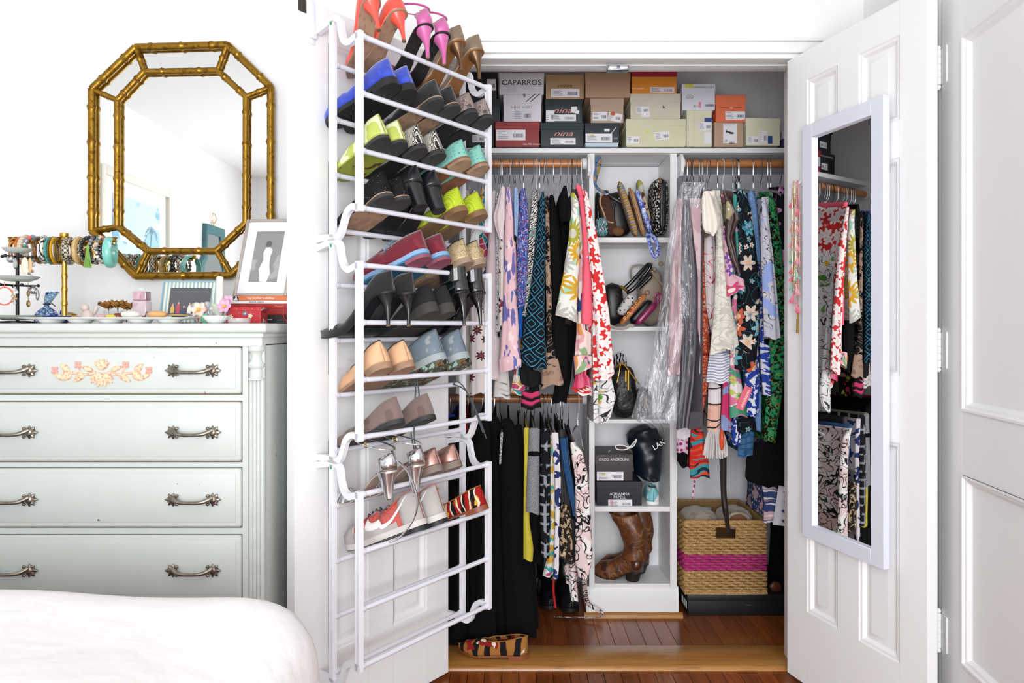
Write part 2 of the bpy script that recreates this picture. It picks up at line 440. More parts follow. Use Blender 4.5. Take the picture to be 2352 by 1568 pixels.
dl = panel_door('door_1', (-.2116, WY), LD[0], LD[1], .585, [(.098, .24), (.335, .477)], PZ)
dr = panel_door('door_2', (.916, WY), RD[0], RD[1], .531, cols, PZ)
MB().box(.548, .574, -.0012, .002, 2.008, 2.044, .001).build('strike_plate', mat('dark_bronze', '#4a4744', .5, .6), dl)
# side door, ajar, with hinges
dd = Vector((-.1266, -.992, 0)).normalized(); dn = Vector((-.992, .1266, 0)).normalized()
M_door2 = M_door
def side_door():
    o = bpy.data.objects.new('door_3', None); COL.objects.link(o); struct(o)
    o.matrix_world = basis((XR-.022, DH, 0), dd, -dn, (0, 0, 1))
    z0, z1, th = .012, 2.06, .038
    pz = [(.31, .79), (.95, 1.894)]; c0, c1 = .103, DW-.103
    leaf = MB(); zs = [z0]+[c for cc in pz for c in cc]+[z1]
    for a, b2 in ((0, c0), (c1, DW)): leaf.box(a, b2, 0, th, z0, z1, .0015, seg=1)
    for i in range(0, len(zs), 2): leaf.box(c0, c1, 0, th, zs[i], zs[i+1])
    leaf.build('leaf', M_door2, o)
    for a, b2 in pz:
        q = MB()
        def inset(k, y): return [(c0+k, y, a+k), (c1-k, y, a+k), (c1-k, y, b2-k), (c0+k, y, b2-k)]
        q.loft([inset(0, -.004), inset(.006, -.004), inset(.010, .001), inset(.016, .003), inset(.022, .010), inset(.026, .012)], True, False, True)
        q.loft([inset(0, th), inset(.012, th-.012)], True, False, True)
        q.build('panel', M_door2, o, 25)
    for z in (1.855, 1.10, .35):
        h = MB(); h.box(.004, .030, -.003, 0, z-.048, z+.048, .0008, seg=1); hp = h.build('hinge', M_trim, o)
        k = MB()
        for j in range(5): k.lathe([(.0055, z-.046+j*.0186), (.0068, z-.045+j*.0186), (.0068, z-.0285+j*.0186), (.0055, z-.0275+j*.0186)], (-.004, -.006, 0), 12)
        for e in (-1, 1): k.ball((-.004, -.006, z+e*.052), (.006, .006, .008), 10, 6)
        k.build('knuckle', M_trim, hp)
    return o
side_door()
b = MB()
for a, c, d in [(0, .014, .014), (.014, .05, .008), (.05, .062, .020)]:
    b.box(XR-d, XR, DH+.014+a, DH+.014+c, 0, 2.09, .002)
    b.box(XR-d, XR, DH-DW-.08, DH+.014+.062, 2.09+a, 2.09+c, .002)
struct(b.build('trim_side_door', M_trim))
# baseboards (mostly hidden)
S('baseboard_closet', [(XL, OX0-.067, WY-.014, WY, 0, .13)], M_trim, .003)
S('baseboard_left', [(XL, XL+.014, YB, WY-.015, 0, .13)], M_trim, .003)
# ---------------------------------------------------------------- dresser
M_dress = fabric('mint_chipped_paint', '#c8cdc8', [('noise', 55, .76, '#6b4434')], uv=False, rough=.42, bump=(200, .03), var=.02)
M_gap = mat('bare_drawer_wood', '#a58463', .9)
M_pewter = mat('aged_pewter', '#8d857a', .35, 1, var=(60, .35))
DY = 1.77
dres = thing('dresser', 'pale mint painted wooden dresser with fluted corners against the white wall', 'dresser', (-1.062, DY, 0))
c = MB(); c.box(-.414, .414, .022, .478, .06, 1.12, .004); c.box(-.405, .405, .03, .45, 0, .06); c.build('case', M_dress, dres)
tp = MB()
tp.box(-.432, .432, -.020, .492, 1.146, 1.171, .008, seg=3); tp.box(-.420, .420, -.008, .486, 1.134, 1.147, .004); tp.box(-.414, .414, 0, .48, 1.111, 1.135, .002)
tp.build('top', M_dress, dres)
fr = MB()
for z0, z1 in ((1.111, 1.114), (.970, .985), (.798, .810), (.624, .639), (.44, .452), (.2, .22), (.06, .08)): fr.box(-.362, .362, .004, .03, z0, z1)
for s in (-1, 1): fr.box(min(s*.362, s*.376), max(s*.362, s*.376), .004, .03, .06, 1.114)
fr.build('face_frame', M_dress, dres)
MB().box(-.362, .362, .015, .02, .06, 1.112).build('drawer_recess', M_gap, dres)
def petal(b, c, L, wd, th, ang, ay='xz'):
    # small teardrop in the plane xz at angle
    M = Matrix.Translation(c) @ Matrix.Rotation(-ang, 4, 'Y')
    rings = []
    for i in range(9):
        t = i/8; r = math.sin(PI*t**.75)**.8 if 0 < t < 1 else 0
        rings.append([(t*L, th*r*math.sin(a)*1.0, wd*r*math.cos(a)) for a in [2*PI*k/8 for k in range(8)]])
    b.loft(rings, M=M)
def handle(parent, x, z):
    h = MB(); bar = []
    for i in range(17):
        t = i/16*2-1
        bar.append((x+t*.050, -.026+.018*abs(t)**3, z-.004+.010*abs(t)**4))
    rr = [.0042+.0035*abs(i/16*2-1)**2.5 for i in range(17)]
    h.tube(bar, rr, 10)
    for s in (-1, 1):
        cx = x+s*.052
        h.ball((cx, -.006, z), (.010, .007, .012), 12, 8)
        for a, L, wd in ((0, .022, .0052), (.9, .020, .0048), (-.9, .020, .0048), (1.65, .0185, .005), (-1.65, .0185, .005), (.45, .016, .003), (-.45, .016, .003)):
            petal(h, (cx, -.005, z), L, wd, .0045, a if s > 0 else PI-a)
        for q in (-1, 1): h.ball((x+s*.040, -.010, z+q*.011), (.005, .004, .004), 8, 6)
    return h.build('handle', M_pewter, parent)
dz = [(.987, 1.110, 1.049), (.812, .968, .889), (.641, .796, .715), (.454, .622, .532), (.222, .438, .33)]
drawers = []
for z0, z1, zh in dz:
    q = MB(); q.box(-.359, .359, 0, .3, z0+.001, z1-.001, .006, seg=3); q.box(-.345, .345, -.0015, .01, z0+.014, z1-.014, .0015)
    d = q.build('drawer', M_dress, dres); drawers.append(d)
    for s in (-1, 1): handle(d, s*.237, zh)
M_appl = fabric('cream_carving_with_coral_edges', '#f0cdaa', [('noise', 160, .56, '#e59a80')], uv=False, rough=.6, bump=(150, .4))
M_appl2 = fabric('coral_carving', '#e3a193', [('noise', 200, .6, '#f0c4ac')], uv=False, rough=.6)
ap = MB(); zc = 1.046
for k in range(9): petal(ap, (0, -.003, zc-.004), .036+.003*(k % 2), .007, .005, -PI/2+(-1.1+k*.275))
for k in range(7): petal(ap, (0, -.003, zc+.004), .030, .005, .005, PI/2+(-.75+k*.25))
for s in (-1, 1):
    fl = lambda a: a if s > 0 else PI-a
    ap.tube(curve([(s*.015, -.003, zc-.002), (s*.04, -.003, zc-.008), (s*.07, -.003, zc-.004), (s*.10, -.003, zc-.003)], 5), [.0035]*15+[.002], 6)
    ap.tube(curve([(s*.052, -.003, zc-.006), (s*.058, -.003, zc+.006), (s*.062, -.003, zc+.014)], 4), .0022, 6)
    for (x, z, L, wd, a) in ((.022, zc+.002, .034, .007, .35), (.045, zc-.008, .036, .008, -.55), (.078, zc-.006, .036, .010, -.45), (.085, zc, .030, .009, .75), (.098, zc-.016, .030, .007, .3)):
        petal(ap, (s*x, -.003, z), L, wd, .005, fl(a))
apo = ap.build('floral_applique', M_appl, drawers[0])
for s in (-1, 1):
    for cx, cz in ((.062, zc+.018), (.122, zc+.004)):
        f = MB()
        for k in range(4): petal(f, (s*cx, -.003, cz), .0115, .0048, .004, PI/4+k*PI/2)
        f.build('blossom', M_appl2, apo)
for s in (-1, 1):
    cx = s*.394; q = MB()
    prof = [(.021, 1.112), (.021, 1.100), (.017, 1.096), (.013, 1.085), (.017, 1.072), (.021, 1.066), (.021, 1.058), (.016, 1.052), (.018, 1.046), (.018, 1.030), (.021, 1.028), (.021, 1.024)]
    q.lathe(prof, (cx, .016, 0), 18)
    for k in range(4):
        xx = cx-.0145+k*.0097
        q.tube([(xx, .016, .08), (xx, .016, 1.026)], .0055, 10)
    q.box(cx-.021, cx+.021, .016, .03, .06, 1.112)
    q.build('fluted_column', M_dress, dres)
# ---------------------------------------------------------------- octagonal gilt bamboo mirror
GY = 2.242
M_gold = fabric('aged_gilt', '#9a7426', [('noise', 60, .60, '#7a5514'), ('noise', 130, .68, '#5a3a0e')], uv=False, rough=.33, metal=.85, bump=(80, .06), var=.15)
M_mirror = mat('mirror_glass', '#f4f6f6', .01, 1)
gm = thing('wall_mirror', 'octagonal gilt bamboo framed mirror hanging on the wall above the dresser', 'mirror', (px(416, GY), GY, pz(366, GY)))
def gp(x, y, d=0.): p = P(x, y, GY); return (p.x-gm.location.x, d, p.z-gm.location.z)
OUT = [(312, 109), (522, 103), (622, 200), (622, 536), (530, 632), (312, 634), (211, 530), (211, 205)]
INN = [(331, 165), (500, 162), (565, 222), (564, 512), (496, 576), (338, 576), (269, 520), (270, 230)]
def bamboo(b, p, q, r, nodes):
    p, q = Vector(p), Vector(q); pts = []; rad = []
    L = (q-p).length; N = 40
    pos = [(k+.5)/nodes if nodes > 1 else .5 for k in range(nodes)]
    for i in range(N+1):
        t = i/N; e = min(abs(t-k) for k in pos)*L
        rad.append(r*(1+.24*math.exp(-(e/.0045)**2)-.05*math.exp(-((e-.012)/.006)**2)))
        pts.append(p.lerp(q, t))
    b.tube(pts, rad, 12)
for i in range(8):
    b = MB(); n = 4 if i in (2, 6) else (3 if i in (0, 4) else 2)
    bamboo(b, gp(*OUT[i]), gp(*OUT[(i+1) % 8]), .0125, n); b.build('outer_bamboo_bar', M_gold, gm)
    b = MB(); bamboo(b, gp(*INN[i]), gp(*INN[(i+1) % 8]), .0105, 4 if i in (2, 6) else 2); b.build('inner_bamboo_bar', M_gold, gm)
    b = MB(); bamboo(b, gp(*OUT[i]), gp(*INN[i]), .0085, 1); b.build('spoke', M_gold, gm)
    b = MB(); o1, o2, i2, i1 = OUT[i], OUT[(i+1) % 8], INN[(i+1) % 8], INN[i]
    b.prism([(gp(*q)[0], gp(*q)[2]) for q in (o1, o2, i2, i1)], .010, .013); b.build('pane', M_mirror, gm)
b = MB(); b.prism([(gp(*q)[0], gp(*q)[2]) for q in INN], .010, .013); b.build('pane', M_mirror, gm)
b = MB(); b.prism([(gp(*q)[0]*1.015, gp(*q)[2]*1.01) for q in OUT], .0135, .024); b.build('backing', mat('dark_wood_backing', '#3a2a20', .8), gm)
# ---------------------------------------------------------------- things on the left wall, seen in the mirror
t = thing('framed_print', 'large pale blue seascape print in a cream frame on the side wall', 'picture', (XL, .51, 1.6))
f = MB()
for y0, y1, z0, z1 in ((-.38, -.335, -.45, .43), (.335, .38, -.45, .43), (-.335, .335, .385, .43), (-.335, .335, -.45, -.405)): f.box(0, .03, y0, y1, z0, z1, .004)
f.build('frame', mat('cream_frame', '#e9e4d6', .5), t)
MB().box(.002, .008, -.336, .336, -.406, .386).build('mat_board', mat('white_mat_board', '#f5f5f2', .8), t)
M_sea = fabric('pale_blue_watercolour', '#cfe3ee', [('noise', 3.2, .52, '#a9cfe4'), ('noise', 6, .60, '#8fbfdd'), ('noise', 9, .64, '#e6f0f4')], uv=False, bump=None, rough=.7)
pr = MB().box(.008, .010, -.25, .25, -.33, .30).build('print', M_sea, t)
pl = MB(); pl.tube(curve([(.011, -.14, -.2), (.011, -.135, -.02), (.011, -.15, .12)], 5), .003, 6)
for k in range(9):
    a = -.3+k*.45; pl.tube(curve([(.011, -.15, .12), (.011, -.15+.04*math.cos(a), .125+.035*math.sin(a)+.01), (.011, -.15+.075*math.cos(a), .11+.06*math.sin(a)-.02)], 4), .0018, 5)
pl.build('palm', mat('palm_blue', '#9fbfcc', .8), pr)
M_teal = mat('teal_painted_wood', '#3f6f73', .5, var=(30, .15))
t = thing('teal_mirror', 'teal painted wall mirror with shouldered top hanging from a ring', 'mirror', (XL, -.50, 1.5))
out = [(-.22, -.6), (.22, -.6), (.22, .12), (.16, .18), (.15, .40), (-.15, .40), (-.16, .18), (-.22, .12)]
inn = [(x*.72, z*.86-.005) for x, z in out]
f = MB()
rings = [[(h, x, z) for x, z in o] for h, o in ((0, out), (.03, out), (.036, [(x*.93, z*.97) for x, z in out]), (.02, inn), (.012, inn))]
f.loft(rings, True); f.build('frame', M_teal, t)
MB().prism(inn, .010, .013, 'yz').build('mirror_glass', mat('pale_mirror', '#aeb8b8', .08, .9), t)
r = MB(); r.torus((.015, 0, .46), .035, .003, 'x', 24, 6); r.tube([(.015, 0, .40), (.015, 0, .43)], .004, 6); r.build('hanging_ring', mat('brass', '#b08d45', .3, 1), t)
# ---------------------------------------------------------------- bed
M_duvet = fabric('white_cotton_duvet', '#f3f0f0', [], uv=False, rough=.85, bump=(18, .25), var=.01)
bed = thing('bed', 'bed with a rounded white duvet in front of the dresser', 'bed', (-1.15, .2, 0))
MB().box(-.7, .7, -1.1, 1.02, .12, .34, .01).build('bed_base', mat('bed_base_linen', '#cfc8c0', .9), bed)
MB().box(-.71, .71, -1.12, 1.04, .34, .56, .04, seg=3).build('mattress', mat('mattress_white', '#e8e4e0', .9), bed)
g = MB(); N, K = 60, 70; vs = []
for j in range(K+1):
    for i in range(N+1):
        a, c2 = i/N*2-1, j/K*2-1
        sx = a*.90; sy = c2*1.28
        def wrap(s, half, r):
            s2 = abs(s)
            if s2 < half-r: return s2, 0
            e = s2-(half-r)
            if e < r*PI/2: return half-r+r*math.sin(e/r), r*(1-math.cos(e/r))
            return half, r+(e-r*PI/2)
        x, dx = wrap(sx, .775, .17); y, dy = wrap(sy, 1.13, .12)
        z = .69-max(dx, dy)-.25*min(dx, dy)
        wv = .012*math.sin(5*sx+1.3*sy)+.010*math.sin(9*sy+2*sx+1)+.016*noise.noise((sx*3, sy*3, 1))
        z += wv*(1 if max(dx, dy) < .1 else .4)
        x += .012*noise.noise((sy*6, z*4, 3))*(dx > .05)
        vs.append((math.copysign(x, sx), math.copysign(y, sy), max(z, .18)))
g.add(vs, [[j*(N+1)+i, j*(N+1)+i+1, (j+1)*(N+1)+i+1, (j+1)*(N+1)+i] for j in range(K) for i in range(N)])
g.build('duvet', M_duvet, bed, 80)
# ---------------------------------------------------------------- things on the dresser top
DT = 1.171
def on(x, Y): return (px(x, Y), Y, DT)
M_brass = mat('polished_brass', '#c9a14a', .25, 1)
M_blk = mat('black_metal', '#1b1c20', .4, .4)
M_sage = mat('sage_ceramic', '#b9bfb8', .4)
# tiered jewellery stand
t = thing('jewelry_stand', 'three-tier jewellery stand with sage dishes on a black post', 'jewelry stand', on(40, 1.90))
MB().lathe([(0, 0), (.046, 0), (.046, .006), (.02, .008), (0, .008)], n=28).build('base', M_blk, t)
MB().tube([(0, 0, .006), (0, 0, .196)], .0045, 10).build('post', M_blk, t)
for z, r in ((.010, .062), (.118, .054), (.196, .036)):
    MB().lathe([(0, z), (r*.55, z), (r*.85, z+.006), (r, z+.013), (r*.96, z+.013), (r*.8, z+.008), (0, z+.003)], n=32).build('dish', M_sage, t)
for z, r in ((.106, .050), (.186, .036)):
    a = MB()
    for k in range(6):
        an = k*PI/3+.3; e = (r*math.cos(an), r*math.sin(an), z)
        a.tube([(0, 0, z), e], .0022, 6); a.ball(e, .0045, 8, 6)
    a.build('hook_arm', M_blk, t)
M_silver = mat('silver', '#c9c9cc', .22, 1); M_pearl = mat('pearl', '#eee8e0', .2)
def dangle(name, label, x, y0, Y, build):
    t = thing(name, label, 'earring', P(x, y0, Y)); build(t); return t
def e1(t):
    b = MB(); b.tube([(0, 0, .004), (0, 0, -.008)], .0008, 5); b.ball((0, 0, -.014), .011, 10, 8); b.ball((.012, 0, -.026), (.006, .005, .016), 8, 8); b.build('drop', M_silver, t)
def e2(t):
    b = MB(); b.tube([(0, 0, .004), (0, 0, -.01)], .0008, 5); b.build('hook', M_brass, t)
    b = MB(); b.ball((-.004, 0, -.032), (.010, .003, .024), 10, 8); b.build('feather', mat('cream_feather', '#e8dcc6', .8), t)
    b = MB(); b.ball((.008, .004, -.030), (.006, .003, .020), 10, 8); b.build('shell_drop', mat('tan_shell', '#d2b183', .5), t)
def e3(t):
    b = MB(); b.tube([(0, 0, .004), (0, 0, -.012)], .0008, 5); b.torus((0, 0, -.034), .024, .002, 'y', 30, 6); b.build('hoop', mat('coral_thread', '#dd6c4f', .6), t)
def e4(t):
    b = MB(); b.tube([(0, 0, .004), (0, 0, -.014)], .0008, 5)
    for k in range(7): b.ball((.006*math.sin(k*2.1), .003*math.cos(k), -.016-k*.006), .0055-.0003*k, 8, 6)
    b.build('bead_drop', fabric('mixed_beads', '#8fb7a0', [('cell', 200, ['#c8cfd6', '#5aa39a', '#b88a4a', '#e6e0d8'], 1.)], uv=False, rough=.3), t)
def e5(t):
    b = MB(); b.tube([(0, 0, .004), (0, 0, -.018)], .0008, 5); b.ball((0, 0, -.026), (.005, .003, .009), 8, 8); b.tube([(0, 0, -.03), (0, 0, -.045)], .0008, 5); b.ball((0, 0, -.054), (.006, .003, .010), 8, 8)
    b.build('drop', mat('bronze_leaf', '#8a7350', .35, .8), t)
dangle('earring', 'chunky silver and pearl drop earring under the top dish', 25, 583, 1.885, e1)
dangle('earring', 'cream feather and shell earring under the top dish', 60, 583, 1.885, e2)
dangle('earring', 'green and gold beaded cluster earring beside the feather earring', 71, 590, 1.90, e4)
dangle('earring', 'large coral hoop earring hanging from the middle dish', 10, 651, 1.86, e3)
dangle('earring', 'beaded charm earring hanging beside the coral hoop', 32, 652, 1.86, e4)
dangle('earring', 'bronze leaf drop earring hanging from the middle dish', 65, 652, 1.88, e5)
dangle('earring', 'silver filigree drop earring beside the bronze leaf earring', 76, 655, 1.90, e1)
# bracelet stand
BX, BY = 148, 2.0
t = thing('bracelet_stand', 'gilt bamboo T-shaped bracelet stand behind the jewellery dishes', 'jewelry stand', on(BX, BY))
bz = pz(556, BY)-DT
b = MB(); bamboo(b, (0, 0, 0), (0, 0, bz), .0075, 6); b.build('post', M_brass, t)
b = MB(); bamboo(b, (px(26, BY)-px(BX, BY), 0, bz), (px(262, BY)-px(BX, BY), 0, bz), .006, 7)
for x in (26, 262): b.lathe([(.006, -.003), (.009, 0), (.006, .004), (.010, .010), (.004, .012)], (px(x, BY)-px(BX, BY), 0, bz+.004), 12)
b.lathe([(.009, 0), (.012, .006), (.009, .012), (.013, .020), (.012, .026)], (0, 0, bz), 14, False, True); b.build('crossbar', M_brass, t)
MB().lathe([(0, 0), (.038, 0), (.038, .008), (.02, .014), (0, .016)], n=26).build('foot', M_brass, t)
def beads(mb, R, r, n, c=(0, 0, 0)):
    for k in range(n):
        a = 2*PI*k/n; mb.ball((c[0], c[1]+R*math.cos(a), c[2]+R*math.sin(a)), r, 8, 6)
def bracelet(x, wpx, kind, m, label, yaw=0., R=.036, dz=0., name='bracelet'):
    hw = wpx*BY/1568/2*.85
    p = (px(x, BY), BY, pz(556, BY)+.0075-R+(.0035 if kind == 'band' else hw if kind == 'cord' else min(hw, .0075))+dz)
    t = thing(name, label, 'bracelet', p, (0, 0, yaw), 'bracelets on the gilt stand')
    b = MB()
    if kind == 'band':
        prof = [(R-.003, -hw), (R, -hw*1.0), (R+.004, -hw*.6), (R+.0055, 0), (R+.004, hw*.6), (R, hw), (R-.003, hw), (R-.0035, 0), (R-.003, -hw)]
        b.lathe(prof, n=40, axis='x'); b.build('band', m, t)
    elif kind == 'cord':
        b.torus((0, 0, 0), R, hw, 'x', 40, 8, 1.); b.build('cord', m, t)
    else:
        k = max(1, round(hw/.0065)); r = min(hw, .0075) if k == 1 else hw/k
        for j in range(k): beads(b, R, r, int(2*PI*R/(r*1.9)), ((j-(k-1)/2)*2*r, 0, 0))
        b.build('beads', m, t)
    return t
f = lambda n, b, l, **k: fabric(n, b, l, uv=False, **{**dict(rough=.35, bump=None), **k})
bracelet(39, 9, 'band', f('tiger_enamel', '#d88a2a', [('wave', 60, .6, '#3a2414', .4, 3)]), 'tiger-striped amber bangle at the end of the stand', .15)
bracelet(49, 7, 'band', f('orange_enamel', '#dc6a2c', [('stripe', .006, .2, '#c9a14a', 2)]), 'thin orange enamel bangle on the gilt stand', .2)
bracelet(62, 13, 'cord', f('cream_cord', '#d9cdb8', [('stripe', .008, .25, '#b8a88e', 2)], rough=.8), 'thick cream wrapped cord bracelet on the gilt stand', .1)
bracelet(78, 13, 'beads', f('coral_turquoise_beads', '#cc5a48', [('cell', 90, ['#d4624c', '#5aa8a0', '#e9dfd2', '#7c8ca0'], 1.)]), 'coral and turquoise chunky bead bracelet on the gilt stand', -.1, .034)
bracelet(91, 9, 'cord', f('amber_resin', '#8a5a22', [('noise', 60, .55, '#3c220e')]), 'brown amber resin bangle on the gilt stand', .25)
bracelet(103, 12, 'cord', f('zebra_resin', '#e8e0d4', [('wave', 45, .55, '#2a2622', .7, 4)]), 'zebra striped black and cream bangle on the gilt stand', .35)
bracelet(117, 6, 'band', f('turquoise_enamel', '#2f9f9a', [('stripe', .005, .2, '#6ec4bd', 2)]), 'thin turquoise enamel bangle on the gilt stand', .2)
bracelet(123, 5, 'band', mat('dull_brass', '#a08a5a', .35, .9), 'thin plain brass bangle between the turquoise and yellow ones', .2)
bracelet(129, 6, 'band', f('yellow_enamel', '#e0b020', [('stripe', .006, .2, '#b88a1a', 2)]), 'thin yellow enamel bangle on the gilt stand', .2)
bracelet(137, 8, 'band', mat('old_brass', '#8f7440', .35, .9), 'wide brass bangle next to the stand post', .25)
bracelet(160, 19, 'band', f('woven_metal', '#c9bfa8', [('check', .006, '#3b352c')], metal=.5), 'wide woven black and silver cuff on the gilt stand', .22)
bracelet(184, 16, 'band', f('pale_wood_bangle', '#c8ab78', [('wave', 20, .5, '#ad8c58', 0., 3)], rough=.5), 'wide pale wooden bangle on the gilt stand', .1)
bracelet(198, 7, 'beads', mat('green_grey_beads', '#7c846c', .4), 'grey green bead strand with a tassel on the gilt stand', .1)
bracelet(207, 11, 'beads', mat('black_beads', '#16171b', .25), 'shiny black bead bracelet on the gilt stand', -.1, .036)
bracelet(220, 12, 'beads', f('smoky_crystal', '#4a464c', [('cell', 120, ['#2a282c', '#8a8790', '#5c5860'], 1.)], rough=.15), 'smoky crystal bead bracelet on the gilt stand', .12, .037)
bracelet(233, 12, 'beads', f('teal_coral_seed_beads', '#2f7f86', [('cell', 160, ['#24727c', '#e3b79c', '#efe6da', '#c98a6a'], 1.)]), 'teal and peach seed bead bracelet on the gilt stand', .15, .036)
bracelet(253, 21, 'band', f('aqua_jade', '#79c4b8', [('noise', 30, .6, '#a9ddd2')], rough=.2, coat=.5), 'wide aqua jade bangle at the end of the stand', .3, .041)
t = thing('tassel', 'bright green silk tassel hanging from the bead strand', 'tassel', P(202, 560, BY-.045))
b = MB()
for k in range(14):
    a = k*2.4; r = .003+.009*(k/14); b.tube(curve([(0, 0, 0), (r*.5*math.cos(a), r*.4*math.sin(a), -.035), (r*math.cos(a), r*.6*math.sin(a), -.068)], 4), .0016, 5)
b.ball((0, 0, -.01), (.005, .005, .007), 8, 6); b.build('threads', mat('green_silk', '#7aa850', .6), t)
t = thing('wrist_watch', 'gold watch with a white round face hanging under the wooden bangle', 'watch', P(185, 590, BY-.02))
MB().lathe([(0, .004), (.014, .004), (.015, 0), (.015, -.006), (0, -.006)], n=24, M=Matrix.Rotation(PI/2, 4, 'X') @ Matrix.Rotation(.5, 4, 'X')).build('case', M_brass, t)
MB().lathe([(0, .0046), (.012, .0046), (.012, .003)], n=24, M=Matrix.Rotation(PI/2, 4, 'X') @ Matrix.Rotation(.5, 4, 'X')).build('dial', mat('white_dial', '#e8e6ea', .3), t)
MB().torus((0, .028, .008), .03, .004, 'x', 28, 6, 1.8).build('strap', M_brass, t)
# lavender sachet
M_sach = fabric('blue_patchwork_cotton', '#7a86b8', [('cell', 28, ['#3a4a98', '#6f9fb8', '#8a90c8', '#4a5ea8'], 1.), ('noise', 160, .55, '#c6cbe2'), ('line', 70, .03, '#2c3878')], uv=False)
t = thing('sachet', 'blue patchwork fabric sachet tied at the neck in front of the bracelet stand', 'sachet', on(107, 2.05))
b = MB(); prof = []
for i in range(13):
    z = i/12; r = [.026, .034, .036, .0365, .036, .035, .033, .030, .026, .020, .013, .008, .006][i]; prof.append((r, z*.058))
b.lathe(prof, n=24, cap0=True, sy=.62); b.build('bag', M_sach, t)
b = MB(); b.loft([[(x*w2+sh, y*w2*.5, z) for x, y in [(math.cos(a), math.sin(a)) for a in [2*PI*k/12 for k in range(12)]]] for w2, z, sh in ((.006, .057, 0), (.010, .064, .004), (.016, .080, .010), (.020, .095, .018), (.019, .096, .018))], True, False, True); b.build('gathered_top', M_sach, t)
b = MB(); b.torus((.001, 0, .059), .008, .0022, 'z', 18, 6); b.tube(curve([(.006, -.004, .059), (.02, -.01, .062), (.032, -.008, .052)], 4), .0015, 5); b.build('ribbon', mat('navy_ribbon', '#20284a', .6), t)
# bunny
t = thing('bunny_figurine', 'small pale pink ceramic bunny figurine on the dresser', 'figurine', on(201, 2.02))
b = MB(); b.ball((0, 0, .02), (.019, .015, .021), 16, 10); b.ball((-.006, -.002, .047), (.012, .011, .012), 14, 10); b.ball((.008, 0, .046), (.005, .004, .013), 10, 8, Matrix.Rotation(.35, 4, 'Y')); b.ball((.002, .004, .044), (.005, .004, .015), 10, 8, Matrix.Rotation(.5, 4, 'Y')); b.ball((.018, .002, .012), .006, 10, 8)
b.build('body', fabric('pink_speckled_ceramic', '#f0dcd4', [('dots', 90, .14, '#e2b8ac')], uv=False, rough=.3, bump=None), t)
# little dishes and trinkets
t = thing('scalloped_dish', 'cobalt blue scalloped dish behind the white tray', 'dish', on(133, 1.92))
b = MB(); rings = []
for r, z in ((.018, .0), (.026, .006), (.033, .018), (.036, .022), (.033, .021), (.024, .009), (.004, .005)):
    rings.append([(r*(1+.08*math.cos(10*a))*math.cos(a), r*(1+.08*math.cos(10*a))*math.sin(a), z) for a in [2*PI*k/60 for k in range(60)]])
b.loft(rings, True, True, True); b.build('bowl', mat('cobalt_glaze', '#27348c', .2), t)
t = thing('trinket_box', 'oval brass trinket box beside the bunny figurine', 'box', on(158, 2.07))
b = MB(); b.lathe([(.020, 0), (.022, .012), (.021, .022)], n=24, cap0=True, sy=.8); b.build('body', mat('antique_brass', '#9a7a3c', .4, .9), t)
b = MB(); b.lathe([(.0225, .022), (.022, .028), (.012, .034), (0, .036)], n=24, sy=.8); b.build('lid', mat('antique_brass_lid', '#a5884c', .45, .8), t)
t = thing('trinket_shell', 'tan shell with pink mouth lying by the brass box', 'shell', on(172, 1.92))
b = MB(); b.loft([[(x, r*math.cos(a), .012+r*math.sin(a)) for a in [2*PI*k/12 for k in range(12)]] for x, r in ((-.024, .001), (-.016, .006), (-.006, .010), (.004, .012), (.012, .009), (.016, .004))], True, True, True); b.build('shell', fabric('tan_pink_shell', '#b98a56', [('noise', 60, .56, '#d58a86'), ('noise', 90, .62, '#6e4028')], uv=False, rough=.4), t)
t = thing('matchbook', 'blue and white folded card standing behind the brass box', 'card', on(140, 2.12))
b = MB(); b.box(-.010, .008, 0, .002, 0, .045, M=Matrix.Rotation(.18, 4, 'Y')); b.build('card', fabric('blue_white_card', '#e8eef0', [('stripe', .03, .4, '#2c4fa8', 2)], uv=False), t)
# glass tumbler with dried roses
M_glass = mat('clear_glass', '#eef2f2', .05, 0, alpha=.28, coat=.6)
t = thing('glass_cup', 'small clear fluted glass cup on the dresser', 'glass', on(268, 2.0))
b = MB(); b.lathe([(.026, 0), (.028, .006), (.033, .030), (.037, .038), (.035, .038), (.030, .028), (.024, .006)], n=24, cap0=True); b.build('cup', M_glass, t)
M_dry = fabric('dried_petals', '#a8783a', [('noise', 90, .55, '#6e4218'), ('noise', 70, .62, '#c69a5c')], uv=False, rough=.9, bump=(120, .6))
for i, (x, y, z, lab) in enumerate(((249, 2.0, .052, 'pale brown dried rose at the edge of the glass cup'), (270, 1.985, .055, 'curled dark dried rose in the middle of the glass cup'), (292, 2.0, .050, 'golden dried rose at the rim of the glass cup beside the perfume'))):
    t = thing('dried_rose', lab, 'dried flower', (px(x, y), y, DT+z), (0, 0, i*1.3), 'dried roses in the glass cup')
    for k in range(9):
        a = k*2.4; r = .006+.0016*k; b = MB()
        M = Matrix.Rotation(a, 4, 'Z') @ Matrix.Translation((r, 0, .002)) @ Matrix.Rotation(.5+.05*k, 4, 'Y')
        b.add([(-.002, -.010, -.012), (-.002, .010, -.012), (.004, .013, .006), (.001, 0, .016), (.004, -.013, .006), (-.004, 0, -.002)], [[0, 1, 5], [1, 2, 5], [2, 3, 5], [3, 4, 5], [4, 0, 5]], None, M)
        b.build('petal', M_dry, t, 80, solid=.001)
    b = MB(); b.tube([(0, 0, -.006), (.003, 0, -.045)], .0018, 6); b.build('stem', mat('dry_stem', '#7a5a30', .9), t)
t = thing('amber_jar', 'small amber glass bud vase in front of the dried roses', 'vase', on(272, 1.955))
MB().lathe([(.008, 0), (.013, .008), (.015, .020), (.012, .027), (.010, .030), (.008, .026)], n=20, cap0=True).build('body', mat('amber_glass', '#7a2c10', .12, coat=.6), t)
